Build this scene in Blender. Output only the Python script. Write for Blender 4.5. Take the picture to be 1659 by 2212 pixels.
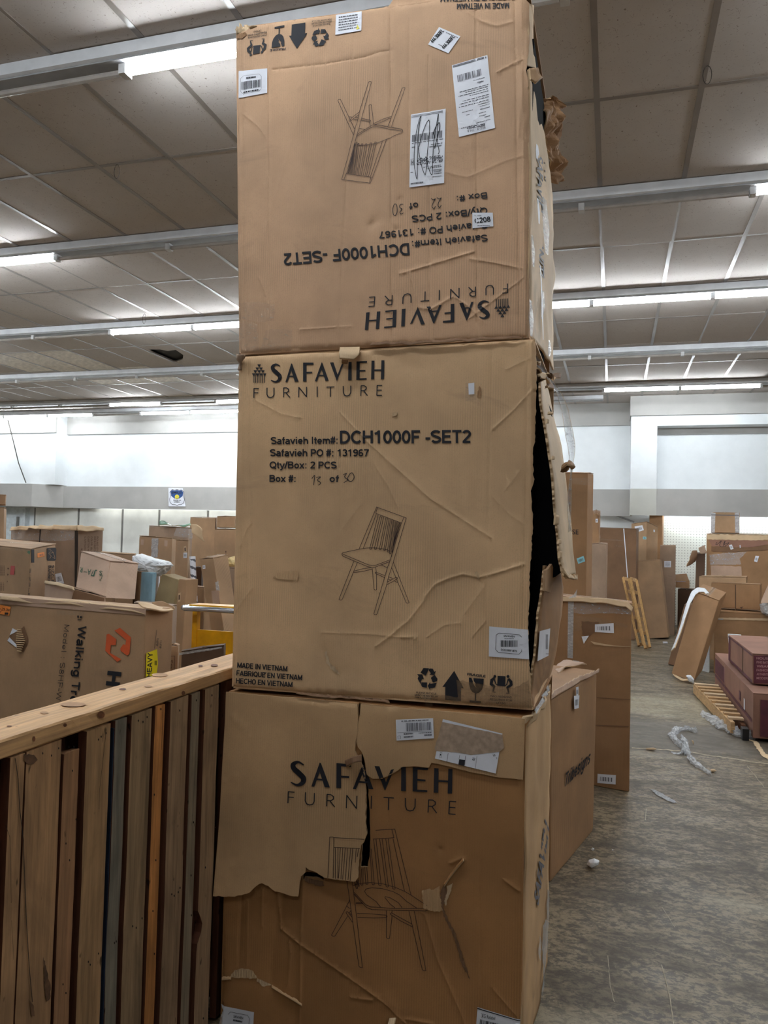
import bpy, bmesh, math, random
import numpy as np
from mathutils import Vector, noise
from mathutils.geometry import delaunay_2d_cdt, tessellate_polygon

for _o in list(bpy.data.objects):
    bpy.data.objects.remove(_o)
COL = bpy.context.scene.collection
SC = bpy.context.scene
rnd = random.Random(7)

# ------------------------------------------------------------------ camera
CAM_H = 1.5
FPX, YAW, PITCH, ROLL = 1663.84, 0.28934, 0.03631, 0.025627
CX, CY = 829.5, 1106.0
_ca, _sa, _cb, _sb, _cc, _sc = (math.cos(YAW), math.sin(YAW), math.cos(PITCH), math.sin(PITCH),
                                math.cos(ROLL), math.sin(ROLL))
_f = np.array([-_sa * _cb, _ca * _cb, _sb]); _r = np.array([_ca, _sa, 0.0]); _u = np.cross(_r, _f)
_r2 = _cc * _r + _sc * _u; _u2 = -_sc * _r + _cc * _u
CAMM = np.array([_r2, _u2, _f]); CAMO = np.array([0.0, 0.0, CAM_H])
cam_d = bpy.data.cameras.new('camera'); cam = bpy.data.objects.new('camera', cam_d); COL.objects.link(cam)
cam_d.sensor_fit = 'VERTICAL'; cam_d.sensor_height = 36.0; cam_d.lens = FPX * 36.0 / 2212.0
cam_d.clip_start = 0.05; cam_d.clip_end = 100
from mathutils import Matrix
cam.matrix_world = Matrix(((_r2[0], _u2[0], -_f[0], 0), (_r2[1], _u2[1], -_f[1], 0), (_r2[2], _u2[2], -_f[2], CAM_H), (0, 0, 0, 1)))
SC.camera = cam

# ------------------------------------------------------------------ world + exposure
w = bpy.data.worlds.new('world'); SC.world = w; w.use_nodes = True
w.node_tree.nodes['Background'].inputs[0].default_value = (0.8, 0.85, 1, 1)
w.node_tree.nodes['Background'].inputs[1].default_value = 0.15
SC.view_settings.view_transform = 'Standard'; SC.view_settings.look = 'None'
SC.view_settings.exposure = 2.15; SC.view_settings.gamma = 1.0
SC.view_settings.use_curve_mapping = False
SC.cycles.max_bounces = 6; SC.cycles.diffuse_bounces = 4; SC.cycles.transparent_max_bounces = 10
TUBE_POWER = 22.0       # emission strength of a lit fluorescent tube

# ------------------------------------------------------------------ projection helpers
def rays(P):
    P = np.atleast_2d(np.asarray(P, float))
    d = np.stack([(P[:, 0] - CX) / FPX, -(P[:, 1] - CY) / FPX, np.ones(len(P))], 1)
    return d @ CAMM
def at(px, py, X=None, Y=None, Z=None):
    d = rays([(px, py)])[0]
    if X is not None: t = X / d[0]
    elif Y is not None: t = Y / d[1]
    else: t = (Z - CAM_H) / d[2]
    return CAMO + t * d
def proj(p):
    v = CAMM @ (np.asarray(p, float) - CAMO)
    return (CX + FPX * v[0] / v[2], CY - FPX * v[1] / v[2], v[2])

class Plane:
    """a flat face given by three world points; takes photo-frame points onto it"""
    def __init__(s, a, b, c):
        s.o = np.asarray(a, float); n = np.cross(np.asarray(b) - s.o, np.asarray(c) - s.o); n = n / np.linalg.norm(n)
        if n @ (CAMO - s.o) < 0: n = -n
        s.n = n
    def hit(s, P):
        d = rays(P); t = ((s.o - CAMO) @ s.n) / (d @ s.n)
        return CAMO + t[:, None] * d
    def place(s, P, off):
        return s.hit(P) + s.n * off

# ------------------------------------------------------------------ colours and materials
def lin(c):
    out = []
    for v in c[:3]:
        v = v / 255.0
        out.append(v / 12.92 if v <= 0.04045 else ((v + 0.055) / 1.055) ** 2.4)
    return (*out, 1.0)
MATS = {}
def new_mat(name, rgb, rough=0.7, metal=0.0, spec=0.5):
    m = bpy.data.materials.new(name); m.use_nodes = True
    b = m.node_tree.nodes['Principled BSDF']
    b.inputs['Base Color'].default_value = lin(rgb); b.inputs['Roughness'].default_value = rough
    b.inputs['Metallic'].default_value = metal; b.inputs['Specular IOR Level'].default_value = spec
    MATS[name] = m
    return m, m.node_tree, b
def nd(nt, typ, **kw):
    n = nt.nodes.new(typ)
    for k, v in kw.items():
        if hasattr(n, k): setattr(n, k, v)
        else: n.inputs[k].default_value = v
    return n
def mapping(nt, scale=(1, 1, 1), coord='Object', rot=(0, 0, 0)):
    tc = nt.nodes.new('ShaderNodeTexCoord'); mp = nt.nodes.new('ShaderNodeMapping')
    mp.inputs['Scale'].default_value = scale; mp.inputs['Rotation'].default_value = rot
    nt.links.new(tc.outputs[coord], mp.inputs['Vector'])
    return mp.outputs['Vector']
def ramp(nt, src, stops):
    r = nt.nodes.new('ShaderNodeValToRGB'); e = r.color_ramp.elements
    while len(e) < len(stops): e.new(0.5)
    for el, (p, c) in zip(e, stops):
        el.position = p; el.color = c if len(c) == 4 else (*c, 1)
    nt.links.new(src, r.inputs[0]); return r.outputs[0]
def mix(nt, a, b, fac, mode='MIX'):
    m = nt.nodes.new('ShaderNodeMixRGB'); m.blend_type = mode
    for i, v in ((1, a), (2, b), (0, fac)):
        if hasattr(v, 'links') or hasattr(v, 'is_linked'): nt.links.new(v, m.inputs[i])
        elif i == 0: m.inputs[0].default_value = v
        else: m.inputs[i].default_value = v if len(v) == 4 else (*v, 1)
    return m.outputs[0]
def noise_tex(nt, vec, scale, detail=4, rough=0.55, dist=0.0):
    n = nd(nt, 'ShaderNodeTexNoise', Scale=scale, Detail=detail, Roughness=rough, Distortion=dist)
    nt.links.new(vec, n.inputs['Vector']); return n.outputs['Fac']
def bump(nt, b, h, strength=0.3, dist=0.002):
    bn = nd(nt, 'ShaderNodeBump', Strength=strength, Distance=dist)
    nt.links.new(h, bn.inputs['Height']); nt.links.new(bn.outputs[0], b.inputs['Normal'])
def sc(c, k): return tuple(min(255, max(0, v * k)) for v in c[:3])

def card(name, rgb, axis='X', dirt=0.35, fleck=0.5, wave=True, shine=0.35):
    """kraft board: blotchy tint, fibre specks, faint flutes along one axis, grey scuffs"""
    m, nt, b = new_mat(name, rgb, 0.72, spec=shine)
    v = mapping(nt)
    blot = noise_tex(nt, v, 2.2, 5, 0.6)
    col = mix(nt, lin(sc(rgb, 0.90)), lin(sc(rgb, 1.06)), ramp(nt, blot, [(0.35, (0, 0, 0)), (0.68, (1, 1, 1))]))
    fib = noise_tex(nt, mapping(nt, (1, 1, 1)), 420, 3, 0.6)
    col = mix(nt, col, lin(sc(rgb, 0.80)), ramp(nt, fib, [(0.52, (0, 0, 0)), (0.75, (fleck, fleck, fleck))]))
    scuff = noise_tex(nt, mapping(nt, (1.0, 1.0, 2.0)), 3.1, 6, 0.65, 0.6)
    col = mix(nt, col, lin((92, 80, 68)), ramp(nt, scuff, [(0.60, (0, 0, 0)), (0.80, (dirt, dirt, dirt))]))
    if wave:
        wv = nd(nt, 'ShaderNodeTexWave', Scale=44.0, Distortion=0.6, Detail=1.0)
        wv.bands_direction = axis; nt.links.new(v, wv.inputs['Vector'])
        patch = noise_tex(nt, mapping(nt, (1.2, 1.2, 1.0)), 2.6, 3)
        pm = ramp(nt, patch, [(0.50, (0.02, 0.02, 0.02)), (0.70, (0.45, 0.45, 0.45))])
        wm = mix(nt, (0, 0, 0), pm, wv.outputs['Fac'])
        col = mix(nt, col, lin(sc(rgb, 0.72)), wm)
        hh = mix(nt, fib, wv.outputs['Fac'], 0.55)
        bump(nt, b, hh, 0.16, 0.0012)
    else:
        bump(nt, b, fib, 0.12, 0.001)
    nt.links.new(col, b.inputs['Base Color'])
    return m
def plain(name, rgb, rough=0.6, metal=0.0, var=0.06, scale=8, spec=0.5, bmp=0.0):
    m, nt, b = new_mat(name, rgb, rough, metal, spec)
    n = noise_tex(nt, mapping(nt), scale, 5)
    col = mix(nt, lin(sc(rgb, 1 - var)), lin(sc(rgb, 1 + var)), ramp(nt, n, [(0.35, (0, 0, 0)), (0.65, (1, 1, 1))]))
    nt.links.new(col, b.inputs['Base Color'])
    if bmp: bump(nt, b, n, bmp, 0.004)
    return m
def wood(name, rgb, axis='Z', dark=0.6, streak=0.5, rough=0.75):
    m, nt, b = new_mat(name, rgb, rough, spec=0.25)
    s = {'Z': (34, 34, 1.6), 'Y': (26, 1.1, 26), 'X': (1.1, 26, 26)}[axis]
    s2 = {'Z': (6, 6, 2.6), 'Y': (9, 2.2, 9), 'X': (2.2, 9, 9)}[axis]
    g = noise_tex(nt, mapping(nt, s), 2.0, 6, 0.62, 0.5)
    bl = noise_tex(nt, mapping(nt, s2), 0.8, 5, 0.6, 0.8)
    col = mix(nt, lin(sc(rgb, 0.80)), lin(sc(rgb, 1.12)), ramp(nt, g, [(0.3, (0, 0, 0)), (0.7, (1, 1, 1))]))
    st = ramp(nt, bl, [(0.48, (0, 0, 0)), (0.75, (streak, streak, streak))])
    col = mix(nt, col, lin(sc(rgb, dark)), st)
    sp = noise_tex(nt, mapping(nt, {'Z': (8, 8, 3), 'Y': (8, 3, 8), 'X': (3, 8, 8)}[axis]), 6, 2)
    col = mix(nt, col, lin(sc(rgb, 0.32)), ramp(nt, sp, [(0.70, (0, 0, 0)), (0.76, (0.8, 0.8, 0.8))]))
    nt.links.new(col, b.inputs['Base Color'])
    bump(nt, b, g, 0.45, 0.002)
    return m

KR = (190, 156, 116)
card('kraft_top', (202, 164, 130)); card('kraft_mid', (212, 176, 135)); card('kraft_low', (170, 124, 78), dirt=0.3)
card('kraft_light', (212, 184, 148), dirt=0.2); card('kraft_flap', (196, 160, 118), dirt=0.2)
card('kraft_torn', (200, 170, 132), wave=False, dirt=0.15)
card('kraft_brown', (160, 122, 86)); card('kraft_tan', (176, 142, 108)); card('kraft_grey', (164, 138, 116), dirt=0.5)
card('kraft_dark', (128, 96, 70), dirt=0.5); card('kraft_olive', (164, 142, 104)); card('kraft_pink', (190, 160, 138))
card('kraft_deep', (96, 72, 54), dirt=0.4)
card('kraft_red', (150, 110, 92)); plain('maroon', (88, 36, 48), 0.6, var=0.15)
plain('ink', (36, 36, 42), 0.65, spec=0.3); plain('ink_red_brown', (52, 30, 28), 0.65); plain('ink_green', (34, 74, 48), 0.7)
plain('ink_orange', (214, 92, 46), 0.65); plain('ink_grey', (96, 96, 104), 0.7); plain('ink_brown', (92, 62, 44), 0.7)
plain('ink_pink', (168, 128, 128), 0.7)
plain('paper', (226, 228, 236), 0.45, var=0.03); plain('paper_blue', (150, 214, 226), 0.5, var=0.03)
plain('paper_yellow', (240, 220, 20), 0.4, var=0.04); plain('paper_orange', (236, 140, 60), 0.45, var=0.05)
plain('board_grey', (168, 146, 126), 0.8, var=0.08, scale=60); plain('red_print', (186, 76, 74), 0.6)
plain('sign_blue', (24, 70, 130), 0.4); plain('sign_yellow', (226, 214, 60), 0.4)
plain('black_plastic', (20, 20, 24), 0.35, var=0.2); plain('fill_black', (6, 6, 8), 0.9, var=0.3, spec=0.1)
plain('white_foam', (232, 236, 240), 0.55, var=0.03, bmp=0.2, scale=60)
plain('blue_board', (134, 168, 184), 0.45); plain('yellow_paint', (226, 164, 20), 0.4, var=0.08)
plain('bright_metal', (206, 210, 216), 0.22, 0.9); plain('green_wrap', (60, 104, 74), 0.35, var=0.25)
plain('kraft_paper', (214, 188, 130), 0.6, var=0.1, bmp=0.6, scale=20)
plain('duct_tape', (120, 116, 112), 0.45, var=0.15); plain('wire', (70, 66, 62), 0.4, 0.6)

def film(name, rgb=(226, 228, 230), alpha=0.3, scale=30, hi=0.9):
    """creased clear film: see-through with cloudy wrinkles"""
    m, nt, b = new_mat(name, rgb, 0.14, spec=0.8)
    n = noise_tex(nt, mapping(nt, (1, 1, 2.4)), scale, 5, 0.7, 1.5)
    a = ramp(nt, n, [(0.46, (alpha, alpha, alpha)), (0.60, (alpha * 1.4, alpha * 1.4, alpha * 1.4)), (0.68, (hi, hi, hi))])
    nt.links.new(a, b.inputs['Alpha']); bump(nt, b, n, 0.9, 0.006)
    return m
film('clear_tape', (214, 200, 180), 0.10, 34, 0.75); film('brown_tape', (150, 116, 80), 0.30, 26, 0.6)
film('stretch_film', (226, 230, 234), 0.22, 22, 0.9); film('film_scrap', (222, 226, 230), 0.5, 26, 0.95)

# ------------------------------------------------------------------ object helpers
def tag(o, label=None, cat=None, group=None, kind=None):
    if label: o['label'] = label
    if cat: o['category'] = cat
    if group: o['group'] = group
    if kind: o['kind'] = kind
    return o
def thing(name, label, cat, loc, group=None):
    o = bpy.data.objects.new(name, None); o.empty_display_size = 0.05
    COL.objects.link(o); o.location = [float(v) for v in loc]
    return tag(o, label, cat, group)
def wloc(o):
    l = Vector((0, 0, 0))
    while o is not None: l = l + o.location; o = o.parent
    return np.array(l)
def mesh_obj(name, V, F, mats, parent=None, smooth=False, mi=None, label=None):
    """V are world coordinates; the object's origin is its parent's (or V's base centre)"""
    V = np.asarray(V, float).reshape(-1, 3)
    me = bpy.data.meshes.new(name)
    if parent is not None: org = wloc(parent); loc = (0, 0, 0)
    else:
        org = np.array([(V[:, 0].min() + V[:, 0].max()) / 2, (V[:, 1].min() + V[:, 1].max()) / 2, V[:, 2].min()]); loc = org
    me.from_pydata((V - org).tolist(), [], [tuple(int(i) for i in f) for f in F])
    if isinstance(mats, str): mats = [mats]
    for m in mats: me.materials.append(MATS[m])
    if mi is not None: me.polygons.foreach_set('material_index', mi)
    if smooth: me.polygons.foreach_set('use_smooth', [True] * len(me.polygons))
    me.update()
    o = bpy.data.objects.new(name, me); COL.objects.link(o)
    o.location = [float(v) for v in loc]
    if parent is not None: o.parent = parent
    if label: o['label'] = label
    return o

class MB:
    """collects simple solids, linked as ONE mesh"""
    def __init__(s): s.V = []; s.F = []
    def add(s, V, F):
        n = len(s.V); s.V += [tuple(map(float, v)) for v in V]; s.F += [tuple(i + n for i in f) for f in F]; return s
    def box(s, x0, x1, y0, y1, z0, z1):
        return s.hexa([(x0, y0, z0), (x1, y0, z0), (x1, y1, z0), (x0, y1, z0), (x0, y0, z1), (x1, y0, z1), (x1, y1, z1), (x0, y1, z1)])
    def hexa(s, P):
        return s.add(P, [(3, 2, 1, 0), (4, 5, 6, 7), (0, 1, 5, 4), (1, 2, 6, 5), (2, 3, 7, 6), (3, 0, 4, 7)])
    def bar(s, a, b, w, h, up=(0, 0, 1)):
        a = np.asarray(a, float); b = np.asarray(b, float); d = b - a; d /= np.linalg.norm(d)
        u = np.asarray(up, float); r = np.cross(d, u)
        if np.linalg.norm(r) < 1e-4: r = np.cross(d, (0, 1, 0))
        r /= np.linalg.norm(r); u = np.cross(r, d); r = r * w / 2; u = u * h / 2
        return s.hexa([a - r - u, a + r - u, b + r - u, b - r - u, a - r + u, a + r + u, b + r + u, b - r + u])
    def tube(s, pts, rad, n=8, cap=True):
        pts = [np.asarray(p, float) for p in pts]; R = rad if hasattr(rad, '__len__') else [rad] * len(pts)
        V = []; F = []; prev = None
        for i, p in enumerate(pts):
            d = pts[min(i + 1, len(pts) - 1)] - pts[max(i - 1, 0)]; d /= np.linalg.norm(d) + 1e-9
            if prev is None:
                r = np.cross(d, (0, 0, 1))
                if np.linalg.norm(r) < 0.1: r = np.cross(d, (1, 0, 0))
            else: r = prev - d * (prev @ d)
            r /= np.linalg.norm(r); prev = r; u = np.cross(r, d)
            for k in range(n):
                a = 2 * math.pi * k / n; V.append(p + R[i] * (math.cos(a) * r + math.sin(a) * u))
            if i:
                for k in range(n):
                    k2 = (k + 1) % n; F.append(((i - 1) * n + k, (i - 1) * n + k2, i * n + k2, i * n + k))
        if cap:
            F.append(tuple(range(n))); F.append(tuple((len(pts) - 1) * n + k for k in reversed(range(n))))
        return s.add(V, F)
    def build(s, name, mats, parent=None, smooth=False, label=None, bevel=0.0):
        o = mesh_obj(name, s.V, s.F, mats, parent, smooth, label=label)
        if bevel:
            b = o.modifiers.new('bevel', 'BEVEL'); b.width = bevel; b.segments = 2; b.limit_method = 'ANGLE'
        return o

# ------------------------------------------------------------------ flat print: triangles drawn in the photo frame, laid on a face
def quadmap(TL, TR, BR, BL, rect=(0, 0, 1, 1)):
    TL, TR, BR, BL = [np.array(p, float) for p in (TL, TR, BR, BL)]
    x0, y0, x1, y1 = rect
    def f(P):
        P = np.asarray(P, float); u = ((P[..., 0] - x0) / (x1 - x0))[..., None]; v = ((P[..., 1] - y0) / (y1 - y0))[..., None]
        return (1 - v) * ((1 - u) * TL + u * TR) + v * ((1 - u) * BL + u * BR)
    return f
def ident(P): return np.asarray(P, float)
def zoomed(ox, oy, s): return lambda P: np.asarray(P, float) * s + np.array([ox, oy])
_TC = {}
def text_tris(s, bold=0.0):
    key = (s, bold)
    if key in _TC: return _TC[key]
    def raw(t):
        c = bpy.data.curves.new('t', 'FONT'); c.body = t; c.size = 1.0; c.offset = bold; c.resolution_u = 3
        o = bpy.data.objects.new('t', c); COL.objects.link(o)
        dg = bpy.context.evaluated_depsgraph_get(); me = bpy.data.meshes.new_from_object(o.evaluated_get(dg))
        me.calc_loop_triangles()
        co = np.array([v.co[:2] for v in me.vertices]) if len(me.vertices) else np.zeros((0, 2))
        tr = np.array([t_.vertices[:] for t_ in me.loop_triangles], int)
        out = co[tr] if len(tr) else np.zeros((0, 3, 2))
        bpy.data.objects.remove(o); bpy.data.meshes.remove(me); bpy.data.curves.remove(c)
        return out
    if 'H' not in _TC: _TC['H'] = raw('H')[..., 1].max()
    T = raw(s) / (_TC['H'] if bold == 0 else _TC['H'])
    x0 = T[..., 0].min(); T[..., 0] -= x0
    _TC[key] = (T, T[..., 0].max()); return _TC[key]

class Ink:
    def __init__(s, step=12): s.T = []; s.step = step
    def tris(s, T):
        if len(T): s.T.append(np.asarray(T, float))
        return s
    def poly(s, pts, m=ident):
        P = [(p[0], p[1], 0) for p in pts]
        t = tessellate_polygon([[Vector(p) for p in P]])
        if t: s.tris(m(np.array([[P[i][:2] for i in tri] for tri in t])))
        return s
    def rect(s, x0, y0, x1, y1, m=ident): return s.poly([(x0, y0), (x1, y0), (x1, y1), (x0, y1)], m)
    def stroke(s, pts, wd, m=ident, closed=False):
        pts = [np.array(p[:2], float) for p in pts]; W = wd if hasattr(wd, '__len__') else [wd] * len(pts)
        if closed: pts = pts + [pts[0]]; W = list(W) + [W[0]]
        for i in range(len(pts) - 1):
            a, b = pts[i], pts[i + 1]; d = b - a; L = np.linalg.norm(d)
            if L < 1e-6: continue
            d /= L; n = np.array([-d[1], d[0]]); wa, wb = W[i] / 2, W[i + 1] / 2
            a2 = a - d * wa * 0.4; b2 = b + d * wb * 0.4
            q = np.array([a2 - n * wa, b2 - n * wb, b2 + n * wb, a2 + n * wa])
            s.tris(m(np.array([[q[0], q[1], q[2]], [q[0], q[2], q[3]]])))
        return s
    def disc(s, c, r, m=ident, n=10, ry=None):
        ry = ry or r
        return s.poly([(c[0] + r * math.cos(2 * math.pi * k / n), c[1] + ry * math.sin(2 * math.pi * k / n)) for k in range(n)], m)
    def text(s, t, a, b, h, bold=0.0, up=None, m=ident):
        T, wdt = text_tris(t, bold); a = np.array(a, float); b = np.array(b, float); e = b - a
        if up is None:
            d = e / np.linalg.norm(e); up = np.array([d[1], -d[0]]) * h
        else: up = np.array(up, float)
        P = a + (T[..., 0:1] / wdt) * e + T[..., 1:2] * up
        return s.tris(m(P))
    def bars(s, x0, y0, x1, y1, n, m=ident, seed=1):
        r = random.Random(seed); x = x0; u = (x1 - x0) / n
        while x < x1 - u * 0.4:
            wd = u * r.choice([0.3, 0.45, 0.7, 1.0]); s.rect(x, y0, min(x + wd, x1), y1, m); x += wd + u * r.choice([0.3, 0.5, 0.8])
        return s
    def dashes(s, x0, x1, y, h, m=ident, seed=1):
        r = random.Random(seed); x = x0; L = abs(x1 - x0); d = 1 if x1 > x0 else -1; g = 0
        while g < L:
            wd = L * r.uniform(0.05, 0.14); e = min(g + wd, L)
            s.rect(x0 + d * g, y - h / 2, x0 + d * e, y + h / 2, m); g = e + L * r.uniform(0.02, 0.04)
        return s
    def split(s):
        T = np.concatenate(s.T) if s.T else np.zeros((0, 3, 2))
        for _ in range(14):
            e = np.stack([np.linalg.norm(T[:, 1] - T[:, 0], axis=1), np.linalg.norm(T[:, 2] - T[:, 1], axis=1), np.linalg.norm(T[:, 0] - T[:, 2], axis=1)], 1)
            big = e.max(1) > s.step
            if not big.any(): break
            B = T[big]; k = e[big].argmax(1); ar = np.arange(len(B))
            p, q, r = B[ar, k], B[ar, (k + 1) % 3], B[ar, (k + 2) % 3]; mm = (p + q) / 2
            T = np.concatenate([T[~big], np.stack([p, mm, r], 1), np.stack([mm, q, r], 1)])
        return T
    def build(s, name, mat, face, parent, off=0.0016, keep=None, label=None):
        T = s.split()
        if keep is not None and len(T): T = T[keep(T.mean(1))]
        if not len(T): return None
        if isinstance(face, Plane): off = 0.0012 + 0.22 * off
        P = face.place(T.reshape(-1, 2), off)
        F = np.arange(len(P)).reshape(-1, 3)
        a = P[F[:, 1]] - P[F[:, 0]]; b = P[F[:, 2]] - P[F[:, 0]]; n = np.cross(a, b)
        flip = (n * (CAMO - P[F[:, 0]])).sum(1) < 0
        F[flip] = F[flip][:, ::-1]
        return mesh_obj(name, P, F, mat, parent, label=label)

def sticker(face, quad, parent, mat='paper', name='paper_label', label=None, off=0.0022, rough=0.0, step=14, keep=None):
    k = Ink(step)
    TL, TR, BR, BL = [np.array(p, float) for p in quad]
    if rough:
        r = random.Random(int(TL[0])); pts = []
        for a, b in ((TL, TR), (TR, BR), (BR, BL), (BL, TL)):
            for i in range(6): pts.append(a + (b - a) * i / 6 + np.array([r.uniform(-rough, rough), r.uniform(-rough, rough)]))
        k.poly(pts)
    else: k.poly([TL, TR, BR, BL])
    return k.build(name, mat, face, parent, off, label=label, keep=keep)
def label_print(face, quad, parent, kind='ship', seed=1, mat='ink'):
    """barcode-and-lines print in a label's own 0..1 frame"""
    m = quadmap(*quad); k = Ink(14)
    if kind == 'bar':
        k.bars(0.2, 0.42, 0.8, 0.72, 22, m, seed); k.dashes(0.35, 0.65, 0.30, 0.06, m, seed); k.dashes(0.25, 0.75, 0.82, 0.05, m, seed + 1)
    elif kind == 'small':
        k.bars(0.15, 0.3, 0.85, 0.75, 14, m, seed)
    elif kind == 'lines':
        for i in range(6): k.dashes(0.12, 0.85, 0.15 + i * 0.13, 0.05, m, seed + i)
    return k.build('label_print', mat, face, parent, 0.0030)
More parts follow.
